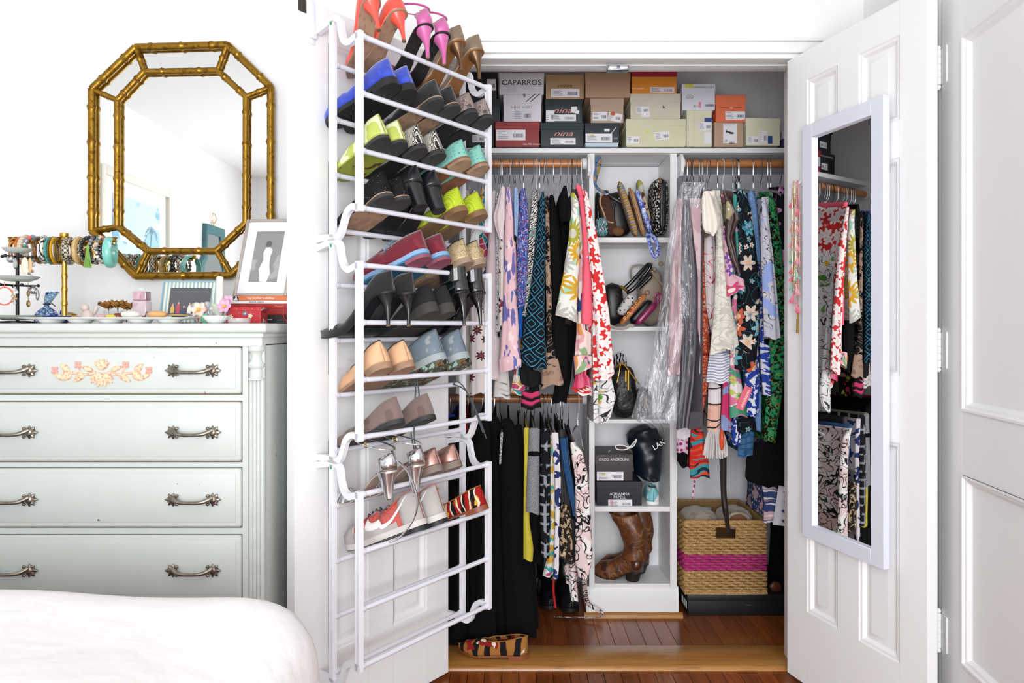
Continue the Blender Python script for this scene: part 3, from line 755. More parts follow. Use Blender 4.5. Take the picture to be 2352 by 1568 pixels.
# perfume bottle
t = thing('perfume_bottle', 'tall pink glass perfume bottle with a ball stopper', 'perfume bottle', on(326, 1.98))
MB().box(-.021, .021, -.016, .016, 0, .066, .004).build('bottle', mat('pale_pink_glass', '#efd3de', .08, alpha=.5, coat=.8), t)
MB().box(-.019, .019, -.015, .015, .067, .093, .002).build('cap', mat('pink_chrome', '#dcb6c4', .12, .7), t)
b = MB(); b.ball((0, 0, .100), (.010, .010, .008), 16, 10); b.build('stopper', M_glass, t)
t = thing('giraffe_figurine', 'tiny brown giraffe figurine in front of the perfume bottle', 'figurine', on(330, 1.86))
b = MB(); b.ball((0, 0, .016), (.006, .003, .004), 10, 8); b.tube([(.004, 0, .017), (.007, 0, .030)], [.002, .0014], 6); b.ball((.009, 0, .031), (.003, .0015, .0015), 8, 6)
for x in (-.004, .004):
    for y in (-.0015, .0015): b.tube([(x, y, .014), (x, y, 0)], .001, 5)
b.build('body', mat('brown_wood', '#7a4a22', .5), t)
# white egg-cup tray
M_porc = mat('white_porcelain', '#f2f2ef', .18, coat=.3)
t = thing('serving_tray', 'long white porcelain tray with a row of wells along the dresser edge', 'tray', on(252, 1.81))
b = MB(); b.loft([[(sx*L+.0, sy*W2, z) for sx, sy in [(math.copysign(abs(math.cos(a))**.3, math.cos(a)), math.copysign(abs(math.sin(a))**.3, math.sin(a))) for a in [2*PI*k/40 for k in range(40)]]] for L, W2, z in ((.20, .036, .010), (.222, .044, .013), (.226, .046, .015), (.222, .044, .016), (.19, .034, .013))], True, True, True)
b.build('rim', M_porc, t)
for k in range(5):
    cx = -.155+k*.0785
    MB().lathe([(.022, 0), (.026, .003), (.034, .012), (.031, .0125), (.024, .004), (0, .003)], (cx, 0, 0), 24, True).build('well', M_porc, t)
for i, (x, y0, col, lab) in enumerate(((252, .004, '#f0c832', 'yellow button brooch lying in the white tray'), (232, 0, '#d8a0a8', 'pink shell pendant lying in the white tray'), (300, .002, '#e4e0d6', 'white fluted soap dish lying in the white tray'), (362, .002, '#dba66a', 'peach seashell resting on the white tray end'))):
    t = thing('trinket', lab, 'trinket', (px(x, 1.81), 1.81+y0, DT+.014))
    b = MB(); s = 1.6 if i > 1 else .8
    b.loft([[(x2*s, r*s*math.cos(a), .006*s+r*.5*s*math.sin(a)) for a in [2*PI*k/14 for k in range(14)]] for x2, r in ((-.016, .002), (-.011, .010), (-.004, .013), (.005, .012), (.012, .008), (.016, .002))], True, True, True)
    b.build('body', mat('trinket_%d' % i, col, .4, var=(60, .1)), t)
t = thing('painted_dish', 'blue and yellow striped pottery dish on the tray end', 'dish', (px(410, 1.82), 1.82, DT+.016))
MB().lathe([(.012, 0), (.022, .004), (.030, .010), (.028, .011), (.018, .005), (0, .003)], n=30, cap0=True).build('bowl', fabric('striped_pottery', '#d8b64c', [('stripe', .008, .45, '#2c3c7c', 2)], uv=False, rough=.3, bump=None), t)
# picture frames
def picframe(name, label, loc, w2, h, lean, yaw, bd, m, inner, pic, matw=0):
    M = Matrix.Translation(loc) @ Matrix.Rotation(yaw, 4, 'Z') @ Matrix.Rotation(-lean, 4, 'X')
    t = thing(name, label, 'picture frame', M=M)
    f = MB()
    for x0, x1, z0, z1 in ((-w2, -w2+bd, 0, h), (w2-bd, w2, 0, h), (-w2+bd, w2-bd, 0, bd), (-w2+bd, w2-bd, h-bd, h)): f.box(x0, x1, 0, .014, z0, z1, .0015)
    f.box(-w2+.003, w2-.003, .010, .013, .003, h-.003)
    f.build('frame', m, t)
    MB().box(-w2+bd, w2-bd, .006, .009, bd, h-bd).build('mat_board', inner, t)
    mw = matw
    return t, MB().box(-w2+bd+mw, w2-bd-mw, .0045, .006, bd+mw*1.3, h-bd-mw*1.1).build('photograph', pic, t)
M_bwpic = fabric('grey_studio_photo', '#8e8e8e', [('noise', 9, .55, '#a9a9a9'), ('noise', 5, .6, '#6e6e6e')], uv=False, bump=None, rough=.3)
t, ph = picframe('photo_frame', 'pewter photo frame with wide mat and a black and white dancer photograph', (px(598, 2.05), 2.04, DT+.0835), .083, .262, .36, -.08, .009, mat('champagne_frame', '#b8aea4', .35, .5), mat('pale_mat_board', '#e9ebf2', .7), M_bwpic, .030)
b = MB(); M_fig = mat('figure_white', '#e4e2e0', .5)
b.prism([(-.010, .05), (.012, .045), (.020, .075), (.014, .10), (.012, .13), (.016, .155), (.006, .165), (-.006, .163), (-.012, .145), (-.008, .12), (-.018, .09)], .0038, .0046); b.build('dress_figure', M_fig, ph)
b = MB(); b.prism([(.0+.009*math.cos(a)+.001, .176+.011*math.sin(a)) for a in [2*PI*k/14 for k in range(14)]], .0038, .0046); b.build('figure_head', mat('figure_grey', '#5a5a5a', .5), ph)
M_strip = fabric('blue_bone_inlay', '#8fb0bd', [('stripe', .0105, .52, '#ded9c4', 0)], uv=False, rough=.4, bump=None)
t, ph = picframe('photo_frame', 'pale blue and cream striped photo frame showing a row of people', (px(430, 1.97), 1.97, DT+.004), .079, .124, .25, .05, .020, M_strip, mat('black_card', '#141416', .6), mat('slate_photo', '#55565c', .35), .001)
b = MB()
for x0, x1, z0, z1 in ((-.081, .081, .121, .126), (-.081, -.077, 0, .121), (.077, .081, 0, .121)): b.box(x0, x1, -.002, .015, z0, z1, .001)
b.build('edge_band', mat('blue_grey_wood', '#8aa9b4', .5), t)
cols_ = ['#d8b25a', '#c0485a', '#4c4c68', '#efe9e2', '#e6e0d8', '#c65a40', '#8a5a8a']
for k in range(7):
    x = -.048+k*.016; h = .040+.006*math.sin(k*2.2)
    b = MB(); b.prism([(x-.005, .026), (x+.005, .026), (x+.0055, h), (x+.003, h+.010), (x-.003, h+.010), (x-.0055, h)], .0036, .0043); pp = b.build('printed_dress', mat('print_dress_%d' % k, cols_[k], .5), ph)
    b = MB(); b.prism([(x+.0028*math.cos(a), h+.0135+.0035*math.sin(a)) for a in [2*PI*q/10 for q in range(10)]], .0036, .0043); b.build('printed_face', mat('print_skin', '#d3a58a', .5), pp)
# candle in leaf holder with porcelain flowers
t = thing('candle_holder', 'green and white porcelain leaf candle holder with flowers', 'candle holder', on(503, 1.90))
b = MB(); rings = []
for r, z in ((.020, 0), (.015, .010), (.011, .022), (.014, .036), (.019, .050), (.016, .050), (.010, .036)):
    rings.append([(r*(1+.22*(z > .03)*math.cos(3*a))*math.cos(a), r*(1+.22*(z > .03)*math.cos(3*a))*math.sin(a), z+(.006*math.cos(3*a) if z > .03 else 0)) for a in [2*PI*k/24 for k in range(24)]])
b.loft(rings, True, True, True); b.build('holder', fabric('pale_green_porcelain', '#d9e2cc', [('noise', 40, .58, '#b6c9a2')], uv=False, rough=.25, bump=None), t)
def blossom(name, label, x, y, Y, R, m, cm):
    t = thing(name, label, 'flower', P(x, y, Y))
    for k in range(6):
        a = k*PI/3; b = MB()
        M = Matrix.Rotation(PI/2-.3, 4, 'X') @ Matrix.Rotation(a, 4, 'Z') @ Matrix.Translation((R*.5, 0, 0)) @ Matrix.Rotation(-.35, 4, 'Y')
        b.ball((0, 0, 0), (R*.55, R*.40, R*.12), 10, 6, M); b.build('petal', m, t)
    b = MB(); b.ball((0, -.003, 0), (R*.25, R*.2, R*.25), 8, 6); b.build('flower_centre', cm, t)
M_lil = mat('lilac_pink_porcelain', '#d9a3c0', .3); M_pch = fabric('peach_porcelain', '#f0cdbb', [('noise', 60, .58, '#e39a78')], uv=False, rough=.3, bump=None)
M_yel = mat('yellow_centre', '#d9a83c', .5)
blossom('porcelain_flower', 'lilac pink porcelain flower leaning on the candle holder', 515, 703, 1.87, .020, M_lil, M_yel)
blossom('porcelain_flower', 'mauve porcelain flower above the white fluted bowl', 523, 690, 1.89, .016, M_lil, M_yel)
blossom('porcelain_flower', 'peach porcelain flower in front of the striped frame', 457, 711, 1.86, .022, M_pch, M_yel)
t = thing('candle', 'white taper candle standing in the leaf holder', 'candle', on(505, 1.90))
b = MB(); b.lathe([(.0095, .030), (.0095, .128), (.006, .131), (0, .131)], n=18); b.build('wax', mat('candle_wax', '#f1ece0', .45), t)
b = MB(); b.tube([(0, 0, .13), (.001, 0, .137)], .0008, 5); b.build('wick', M_blk, t)
for x, Y, h, lab in ((447, 1.88, .058, 'small crystal scent bottle before the striped frame'), (476, 1.89, .062, 'round crystal scent bottle beside the candle holder')):
    t = thing('crystal_bottle', lab, 'bottle', on(x, Y))
    MB().lathe([(.010, 0), (.014, .006), (.015, .016), (.010, .026), (.005, .030), (.005, .036)], n=10, cap0=True).build('bottle', M_glass, t)
    MB().lathe([(.004, .036), (.010, .044), (.011, .050), (.006, h-.002), (0, h)], n=8).build('stopper', M_glass, t)
t = thing('fluted_bowl', 'small white fluted porcelain bowl at the dresser edge', 'bowl', on(496, 1.815))
b = MB(); rings = []
for r, z in ((.016, 0), (.020, .003), (.028, .012), (.034, .020), (.032, .020), (.025, .011), (.012, .005)):
    rings.append([(r*(1+.03*math.cos(22*a))*math.cos(a), r*(1+.03*math.cos(22*a))*math.sin(a), z) for a in [2*PI*k/88 for k in range(88)]])
b.loft(rings, True, True, True); b.build('bowl', M_porc, t)
t = thing('glass_ring', 'clear crystal ring resting in the white fluted bowl', 'ring', (px(485, 1.815), 1.815, DT+.021))
MB().torus((0, 0, .008), .007, .0016, 'y', 18, 6).build('hoop', M_silver, t); MB().lathe([(.003, .014), (.006, .018), (.004, .021)], n=8, cap0=True, cap1=True).build('stone', M_glass, t)
t = thing('leaf_ornament', 'green enamel leaf and jewelled trinkets by the fluted bowl', 'ornament', on(462, 1.84))
b = MB(); petal(b, (0, 0, .004), .034, .010, .004, .35); petal(b, (0, .006, .004), .028, .009, .004, 1.1); b.build('leaf', mat('jade_enamel', '#6fae8c', .3), t)
b = MB(); beads(b, .010, .003, 9, (-.012, 0, .012)); b.build('jewel_beads', fabric('mixed_jewels', '#c26a50', [('cell', 200, ['#cc5a40', '#8fb0a8', '#d8c9a0', '#6a7c98'], 1.)], uv=False, rough=.2, bump=None), t)
# painted red box and glass lidded jar
M_redp = fabric('red_folk_paint', '#b3202c', [('flower', 42, .30, 5, ['#3f74b8', '#e6e2da'], '#e6c04a', .75), ('dots', 95, .12, '#5f8f4a')], uv=True, rough=.35, bump=None)
t = thing('painted_box', 'red folk-painted box with blue flowers standing in front of the books', 'box', on(566, 1.90))
b = MB(); wq, hq = .048, .036
b.loft([[(-wq, -.02, z), (wq, -.02, z), (wq, .03, z), (-wq, .03, z)] for z in (0, hq)], True, True, True); b.build('body', M_redp, t)
b = MB(); b.loft([[(-wq-.004, -.023, z), (wq+.004, -.023, z), (wq+.004, .033, z), (-wq-.004, .033, z)] for z in (hq, hq+.009)], True, True, True); b.build('lid', M_redp, t)
t = thing('glass_dish', 'low round clear glass dish before the red painted box', 'dish', on(549, 1.82))
MB().lathe([(.026, 0), (.029, .004), (.029, .011), (.026, .011), (.025, .004)], n=24, cap0=True).build('dish', M_glass, t)
MB().lathe([(0, .011), (.030, .011), (.030, .014), (0, .0145)], n=24).build('lid', M_glass, t)
# stacked books
def book(label, x0, x1, z0, th, Y, mcover, txt=None, tm=None, yaw=0., depth=.15, ts=.011, band=None, lx=0.):
    t = thing('book', label, 'book', ((px(x0, Y)+px(x1, Y))/2, Y, DT+z0), (0, 0, yaw), 'books stacked at the dresser end')
    w2 = (px(x1, Y)-px(x0, Y))/2
    c = MB(); c.box(-w2, w2, 0, depth, 0, .0018); c.box(-w2, w2, 0, depth, th-.0018, th); c.box(-w2, w2, -.001, .002, 0, th, .0008, seg=1); c.build('cover', mcover, t)
    MB().box(-w2+.002, w2-.004, .003, depth-.003, .0018, th-.0018).build('pages', mat('book_pages', '#ece7da', .9), t)
    if txt: text(txt, ts, tm, t, front(lx, -.0014, th/2), align='CENTER')
    return t
M_wt = mat('white_print', '#f4f2ee', .6); M_bt = mat('black_print', '#1a1a1c', .6)
M_zeb = fabric('orange_zebra_cover', '#e07440', uv=False, rough=.35, bump=None)
book('black covered book with a red ribbon at the bottom of the stack', 600, 700, 0, .026, 2.0, mat('black_cloth', '#18181a', .5), 'essential', M_wt, 0, .15, .005, lx=-.04)
b = MB(); b.tube(curve([(px(648, 1.99), 1.996, DT+.027), (px(655, 1.99), 1.99, DT+.012), (px(664, 1.99), 1.985, DT+.002)], 5), .003, 6, flat=.2); tag(b.build('ribbon_marker', mat('red_ribbon', '#b8202a', .5)), 'red ribbon marker hanging out of the black book', 'ribbon')
book('red covered book under the white paperback', 528, 694, .046, .013, 2.02, mat('red_cover', '#b0201f', .4), 'Moments', mat('gold_print', '#c9a060', .4), -.02, .15, .007, lx=.04)
book('red covered book between the black book and the upper red book', 540, 690, .0265, .019, 2.02, mat('dark_red_cover', '#a02018', .4))
book('white paperback with black lettering on its spine', 520, 690, .0595, .0095, 2.02, mat('white_cover', '#efece8', .4), 'BLACK DRESS', M_bt, .02, .14, .007, lx=-.02)
t = book('orange book with white lettering and a zebra striped end on top of the stack', 528, 686, .0693, .013, 2.02, M_zeb, "my mother's clothes", M_wt, .01, .14, .0095, lx=-.01)
b = MB(); b.box(-.104, -.075, -.0016, -.0005, .0005, .0125); b.build('zebra_band', fabric('zebra_print', '#efece8', [('wave', 40, .55, '#1a1a1c', .7, 5)], uv=False, rough=.4, bump=None), t)
# ---------------------------------------------------------------- over-door shoe rack
M_rack = mat('white_rack_plastic', '#e9e9ee', .35)
M_rail = mat('white_rail_enamel', '#dfdfe8', .3)
HL = Vector((-.2116, WY, 0)); U, V = LD
RM = basis(HL, U, V, (0, 0, 1))                      # local: x along the door to its free edge, y out of the door face, z up
rack = thing('shoe_rack', 'white twelve-rail over-door shoe rack on the open closet door', 'shoe rack', M=RM)
VF, VB, UL, UR = .18, .07, .513, .006
ZF = [1.914-.1482*i for i in range(12)]; ZB = [z-.048 for z in ZF]
MOD = [(1.977, 1.400), (1.384, .806), (.792, .213)]
def side(u, k):
    zt, zb = MOD[k]; f0, f3 = ZF[4*k], ZF[4*k+3]
    b = MB(); M = Matrix(((0, 1, 0, u), (1, 0, 0, 0), (0, 0, 1, 0), (0, 0, 0, 1)))   # ribbon plane (x=out,z) -> local y,z ; thickness along local x
    h = .0065
    top = [(p.x, p.y) for p in curve([(.002, zt-.008, 0), (.04, zt, 0), (.078, zt+.006, 0), (.100, zt-.004, 0), (.106, zt-.03, 0), (.118, zt-.060, 0), (.140, zt-.073, 0), (.160, zt-.068, 0), (VF, f0, 0)], 5)]
    b.ribbon(top, .0085, -h, h, M)
    bot = [(p.x, p.y) for p in curve([(VF, f3, 0), (.155, f3+.004, 0), (.130, f3-.010, 0), (.115, f3-.040, 0), (.106, zb+.012, 0), (.090, zb, 0), (.05, zb+.002, 0), (.002, zb, 0)], 5)]
    b.ribbon(bot, .0085, -h, h, M)
    for v, z0, z1, e0, e1, hw in ((VF, f0, f3, f0+.010, f3-.010, .0095), (VB, zt-.04, zb+.03, zt+.002, zb, .0085)):   # posts with real slots
        cuts = [e0]
        for j in range(3): cuts += [z0+(z1-z0)*(j+.38)/3, z0+(z1-z0)*(j+.78)/3]
        cuts.append(e1)
        for j in range(len(cuts)-1):
            if j % 2 == 0: b.ribbon([(v, cuts[j]), (v, cuts[j+1])], hw, -h, h, M)
            else:
                for sg in (-1, 1): b.ribbon([(v+sg*(hw+.001)/2, cuts[j]), (v+sg*(hw+.001)/2, cuts[j+1])], (hw-.001)/2, -h, h, M)
    for z0, z1 in ((zt-.05, zb+.04),):
        for sgn in (-1, 1): b.ribbon([(VB+sgn*.006, z0), (VB+sgn*.006, z1)], .0012, -h-.001, h+.001, M)
    for sgn in (-1, 1): b.ribbon([(VF+sgn*.007, f0-.01), (VF+sgn*.007, f3+.01)], .0012, -h-.001, h+.001, M)
    o = b.build('side_frame', M_rack, rack)
    if u > .3: MB().lathe([(.0042, .0069), (.0042, .0078), (0, .0079)], n=14, M=Matrix.Translation((u, VB, zt-.006)) @ Matrix.Rotation(PI/2, 4, 'Y')).build('marker_dot', mat('green_dot', '#2f9a58', .4), o)
for k in range(3):
    for u in (UL, UR): side(u, k)
rb = MB(); rb.tube([(UR, 0, 0), (UL, 0, 0)], .0072, 12)
for u, s in ((UR, 1), (UL, -1)): rb.lathe([(.0095, 0), (.0095, .014), (.0078, .018), (.0072, .019)] if s > 0 else [(.0095, 0), (.0095, -.014), (.0078, -.018), (.0072, -.019)], (u, 0, 0), 14, axis='x')
r0 = rb.build('rail', M_rail, rack)
first = True
for i in range(12):
    for v, z in ((VF, ZF[i]), (VB, ZB[i])):
        if i in (3, 7, 11) and v == VB: pass
        o = r0 if first else r0.copy()
        if not first: COL.objects.link(o)
        first = False; o.location = (0, v, z)
hk = MB(); hk.box(.522, .542, 0, .003, 1.93, 2.05, .001); hk.box(.520, .544, .002, .010, 1.945, 1.965, .002); hk.box(.522, .542, -.036, .003, 2.048, 2.051); hk.build('door_hook', mat('lilac_white_plastic', '#e6e8f2', .3), rack)
# ---------------------------------------------------------------- shoes
AL = math.atan2(.048, VF-VB)
def shoe_matrix(u, row, heel_v=.222, yaw=0., roll=0., lift=0., pitch=0., drop=0.):
    """local x heel->toe, z up off the sole; sole plane lies on the two rails of the row"""
    x = (-V)*math.cos(AL)+Vector((0, 0, -math.sin(AL))); y = U.copy(); z = x.cross(y)
    if z.z < 0: y = -y; z = x.cross(y)
    fb = HL+U*u+V*VF+Vector((0, 0, ZF[row]))+z*(.0075+lift)          # contact on the front rail
    o = fb-x*((heel_v-VF)/math.cos(AL))
    bx = (heel_v-VB)/math.cos(AL)
    D = Matrix.Translation((bx, 0, 0)) @ Matrix.Rotation(-drop/bx, 4, 'Y') @ Matrix.Translation((-bx, 0, 0))
    return basis(o, x, y, z) @ D @ Matrix.Rotation(yaw, 4, 'Z') @ Matrix.Rotation(roll, 4, 'X') @ Matrix.Rotation(pitch, 4, 'Y')
def u_at(xpx, v=.21):
    r = (xpx-1176)/1568; X0 = HL.x+V.x*v; Y0 = HL.y+V.y*v
    return (r*Y0-X0)/(U.x-r*U.y)
class Last:
    """outline of one shoe: all in metres, s from heel (0) to toe (1)"""
    def __init__(s, L=.235, W=.040, heel=.0, toe='round', back=.063, sidez=.040, vamp=.66, crown=.042, wh=.8, toeh=.022):
        s.__dict__.update(locals()); del s.__dict__['s']; s.W = W*.85; s.L = min(L, .245)
    def w(s, t):
        wh = s.W*s.wh
        base = interp([(0, wh), (.14, wh), (.36, s.W*.74), (.52, s.W*.86), (.68, s.W), (1, s.W)], t)
        if t < .14: base *= math.sqrt(max(0, 1-((.14-t)/.14)**2))
        if t > .70:
            e = (t-.70)/.30
            base *= math.sqrt(max(0, 1-e**2.4)) if s.toe == 'round' else max(0, 1-e**1.5)**.8
        return base
    def zs(s, t):
        return s.heel*(1-sstep(.12, .66, t))+.010*max(0, (t-.72)/.28)**2
    def top(s, t):   # topline half width, height over footbed
        w2 = s.w(t)
        if t < s.vamp:
            k = max(0, 1-((t-.25)/(s.vamp-.25))**4) if t > .25 else 1
            h = interp([(0, s.back), (.12, s.back*.98), (.38, s.sidez), (s.vamp, s.crown*.86)], t)
            return w2*lerp(.34, .84, sstep(0, .34, t))*math.sqrt(k), h
        return 0., interp([(s.vamp, s.crown), (.85, lerp(s.crown, s.toeh, .5)), (1, s.toeh*.75)], t)
    def ts(s, n=26):
        return [.5-.5*math.cos(PI*(i/n)) for i in range(n+1)]
    def side(s, t, f, sg):
        w2 = max(s.w(t), .0006); wt, h = s.top(t); z0 = s.zs(t)
        open_ = t < s.vamp
        p0 = (w2, z0); p1 = (w2*(1.2 if open_ else 1.12), z0+h*(.55 if open_ else .95)); p2 = (wt, z0+h)
        a, b2, c2 = (1-f)**2, 2*f*(1-f), f*f
        return (s.L*t, sg*(a*p0[0]+b2*p1[0]+c2*p2[0]), a*p0[1]+b2*p1[1]+c2*p2[1])
    def upper(s, t0=0, t1=1, f0=0, f1=1, n=8, N=26, push=0.):
        b = MB(); rings = []
        for t in s.ts(N):
            if t < t0-.02 or t > t1+.02: continue
            t = min(max(t, t0), t1)
            R = [s.side(t, lerp(f1, f0, i/n), 1) for i in range(n+1)]; Lf = [s.side(t, lerp(f0, f1, i/n), -1) for i in range(n+1)]
            if push: R = [(p[0], p[1]+push, p[2]) for p in R]; Lf = [(p[0], p[1]-push, p[2]) for p in Lf]
            rings.append((R, Lf))
        b.loft([r for r, l in rings], False); b.loft([l for r, l in rings], False)
        return b
    def slab(s, z0, z1, k=1.03, t0=0, t1=1, flat0=False):
        """sole slab between footbed-z0 and footbed-z1 ; flat0 -> bottom at ground"""
        b = MB(); rings = []
        for t in s.ts(26):
            if t < t0 or t > t1: continue
            w2 = max(s.w(t)*k, .0006); z = s.zs(t); x = s.L*(t*1.012-.006)
            zb = 0.0 if (flat0 and z-z0 > 0) else z-z0
            if flat0: zb = min(z-z0, max(0., (t-.85)*.03))
            rings.append([(x, w2, z-z1), (x, -w2, z-z1), (x, -w2, zb), (x, w2, zb)])
        return b.loft(rings, True, True, True)
    def insole(s, m, parent):
        b = MB(); rings = [[(s.L*t, s.w(t)*.97, s.zs(t)+.001), (s.L*t, -s.w(t)*.97, s.zs(t)+.001)] for t in s.ts(20)]
        b.loft(rings, False); return b.build('insole', m, parent, 60, merge=True)
    def heel_block(s, kind):
        b = MB(); H = s.heel-.001; rings = []
        for i in range(11):
            t = i/10; z = H*(1-t)
            if kind == 'stiletto': r = lerp(.0052, .027, (1-t)**2.6); cx = .030+.004*t-.004*math.sin(PI*t); ry = lerp(.0052, .026, (1-t)**2.6)
            elif kind == 'cone': r = lerp(.010, .029, (1-t)**1.5); cx = .031+.002*t; ry = lerp(.011, .028, (1-t)**1.4)
            else: r = lerp(.020, .029, (1-t)**1.2); cx = .033-.004*t; ry = lerp(.022, .029, 1-t)
            rings.append([(cx+r*math.cos(a)*(1.05 if math.cos(a) > 0 else 1), ry*math.sin(a), z+(.006*(1-t)*math.cos(a) if False else 0)) for a in [2*PI*k/16 for k in range(16)]])
        return b.loft(rings, True, True, True)
M_nude = fabric('worn_nude_leather_sole', '#a08068', [('noise', 22, .55, '#937460'), ('noise', 60, .66, '#846552')], uv=False, rough=.6, bump=(60, .15))
M_rub = mat('black_rubber_sole', '#17181a', .55, bump=(150, .3)); M_ins = mat('tan_insole', '#b08a68', .7)
M_ltip = mat('heel_tip', '#6a5138', .7); M_rubw = mat('worn_rubber', '#303030', .7, var=(40, .2))
GRP = 'shoes on the over-door rack'
def shoe(label, M, last, mu, msole, kind='flat', mheel=None, mins=None, sole_t=.005, cat='shoe', name='shoe', trim=None, extra=None, heel_th=.010, mlow=None):
    if kind == 'flat': M = M @ Matrix.Translation((0, 0, sole_t+heel_th*.9)) @ Matrix.Rotation(.03, 4, 'Y')
    elif kind != 'wedge': M = M @ Matrix.Translation((0, 0, .004))
    t = thing(name, label, cat, M=M, group=GRP)
    u = last.upper().build('upper', mu, t, 60, solid=.0018, merge=True)
    last.insole(mins or M_ins, t)
    if kind == 'wedge':
        last.slab(.0, .0, 1.03, flat0=True).build('wedge_sole', msole, t, 50)
    elif kind == 'flat':
        last.slab(sole_t, 0).build('sole', msole, t, 50)
        b = last.slab(sole_t+heel_th, sole_t-.0005, 1.03, 0, .30); b.build('heel', mheel or msole, t, 50)
    else:
        last.slab(sole_t, 0).build('sole', msole, t, 50)
        last.heel_block(kind).build('heel', mheel or mu, t, 60)
        r = {'stiletto': .0056, 'cone': .0105, 'block': .021}[kind]
        MB().lathe([(0, -.004), (r, -.004), (r, .0005)], (.034 if kind != 'block' else .029, 0, 0), 14).build('heel_tip', M_ltip if kind != 'block' else M_rub, t)
    if trim:   # collar binding round the topline
        pts = []
        ts_ = [x for x in last.ts(26) if x < last.vamp]
        for x in ts_[::-1]: wt, h = last.top(x); pts.append((last.L*x, wt, last.zs(x)+h))
        for x in ts_[1:]: wt, h = last.top(x); pts.append((last.L*x, -wt, last.zs(x)+h))
        MB().tube(pts, .0016, 6).build('collar_binding', trim, t)
    if extra: extra(t, last)
    return t
def laces(t, last, m, n=5, t0=.42, t1=.66, bow=True):
    b = MB()
    for i in range(n):
        s = lerp(t0, t1, i/(n-1)); a = last.side(s, .80, 1); c = last.side(min(s+.02, .9), .80, -1); mid = ((a[0]+c[0])/2, 0, max(a[2], c[2])+.008)
        b.tube(curve([a, mid, c], 4), .0018, 6)
    if bow:
        a = last.side(t0, .9, 1)
        for sg in (-1, 1):
            b.tube(curve([(a[0], 0, a[2]+.008), (a[0]-.004, sg*.014, a[2]+.018), (a[0]+.006, sg*.022, a[2]+.010), (a[0]+.004, sg*.006, a[2]+.009)], 5), .0016, 5)
            b.tube(curve([(a[0], 0, a[2]+.008), (a[0]+.014, sg*.020, a[2]+.010), (a[0]+.026, sg*.030, a[2]-.008)], 5), .0016, 5)
    b.build('laces', m, t)
def tongue(t, last, m, t0=.36):
    b = MB(); rings = []
    for i in range(7):
        s = lerp(t0, .72, i/6); w2 = last.w(s)*.5; h = last.top(s)[1] if s < last.vamp else last.top(s)[1]
        z = last.zs(s)+h-.004+(.014*(1-i/6))
        rings.append([(last.L*s, w2, z-.006), (last.L*s, 0, z), (last.L*s, -w2, z-.006)])
    b.loft(rings, False); b.build('tongue', m, t, 60, solid=.003)
rnd = random.Random(4); ROWU = {}
def pair(xs, row, fn, hv=.222, **k):
    yaw = k.pop('yaw', .20); us = [u_at(x, hv-.01) for x in xs]; lim = ROWU.setdefault(row, .475)
    hv = max(hv, .238)
    for i in range(len(us)): us[i] = min(us[i], lim-(.072*i if row in (0, 1, 2, 3, 5) else .078*i))
    ROWU[row] = us[-1]-.073
    for i, x in enumerate(xs):
        t = fn(shoe_matrix(max(us[i], .035), row, hv, (yaw[i] if isinstance(yaw, tuple) else yaw if x > 900 or yaw != .20 else .0)+rnd.uniform(-.03, .03), rnd.uniform(-.04, .04), **k))
        t['label'] += [', nearer the door edge', ', nearer the hinge'][i]
# row 1: coral snake pumps, pink satin sandals, bronze glitter pumps
M_coral = fabric('coral_snakeskin', '#ee5a48', [('edge', 230, .07, '#d8483c')], uv=False, rough=.28, bump=(220, .2), coat=.3)
pump = Last(heel=.078, toe='point', back=.052, sidez=.034, vamp=.70, crown=.034, W=.038)
pair((858, 938), 0, lambda M: shoe('coral snakeskin stiletto pump on the top rail', M, pump, M_coral, M_nude, 'stiletto', M_coral, mat('coral_lining', '#b8323a', .5)), yaw=(-.2, .24))
M_pink = mat('orchid_pink_satin', '#c9619f', .3, sheen=.3)
M_bron = fabric('bronze_glitter', '#8d7a66', [('dots', 900, .25, '#b8a88e')], uv=False, rough=.38, metal=.45, bump=(500, .3))
def straps(t, last, m, list_, r=.0022, flat=3.2):
    for s, rise in list_:
        pts = []
        for k in range(13):
            a = -1+2*k/12; w2 = last.w(s)
            pts.append((last.L*s+.004*abs(a), w2*a*1.03, last.zs(s)+rise*(1-abs(a)**2.4)))
        b = MB(); b.tube(pts, r, 8, flat=flat, up=(0, 0, 1)); b.build('strap', m, t)
def sandal(label, M, last, m, msole, kind, mh, ankle=True, counter=True, buckle=True, loopback=0.):
    t = thing('sandal', label, 'sandal', M=M, group=GRP)
    last.slab(.005, 0).build('sole', msole, t, 50); last.insole(m, t); last.heel_block(kind).build('heel', mh, t, 60)
    MB().lathe([(0, -.004), (.0056, -.004), (.0056, .0005)], (.034, 0, 0), 12).build('heel_tip', M_ltip, t)
    straps(t, last, m, [(.78, .030), (.70, .034)])
    if counter:
        b = MB(); rings = []
        for i in range(11):
            a = -1+2*i/10; s = .14*abs(a)**1.6; z = last.zs(s); y = math.copysign(last.w(max(s, .0015)), a) if a else 0
            hh = .052*(1-.35*abs(a)); rings.append([(last.L*s, y, z), (last.L*s-.002, y*1.04, z+hh*.5), (last.L*s+.003, y*.9, z+hh)])
        b.loft(rings, False); b.build('heel_counter', m, t, 60, solid=.0018)
    if ankle:
        b = MB(); z = last.zs(.05)+.052; pts = []
        for k in range(25):
            a = 2*PI*k/24; pts.append((.048-.046*math.cos(a)+loopback*(1-math.cos(a)), .034*math.sin(a), z+.020*(1-math.cos(a))))
        b.tube(pts[:-1], .0018, 6, False, True, 2.2, up=(0, 0, 1)); b.build('ankle_strap', m, t)
    if buckle:
        b = MB(); b.torus((.06, .035, last.zs(.05)+.075), .007, .0014, 'y', 14, 5); b.build('buckle', M_brass if m is not M_pink else M_silver, t)
    return t
sand = Last(heel=.088, toe='round', W=.037, L=.225)
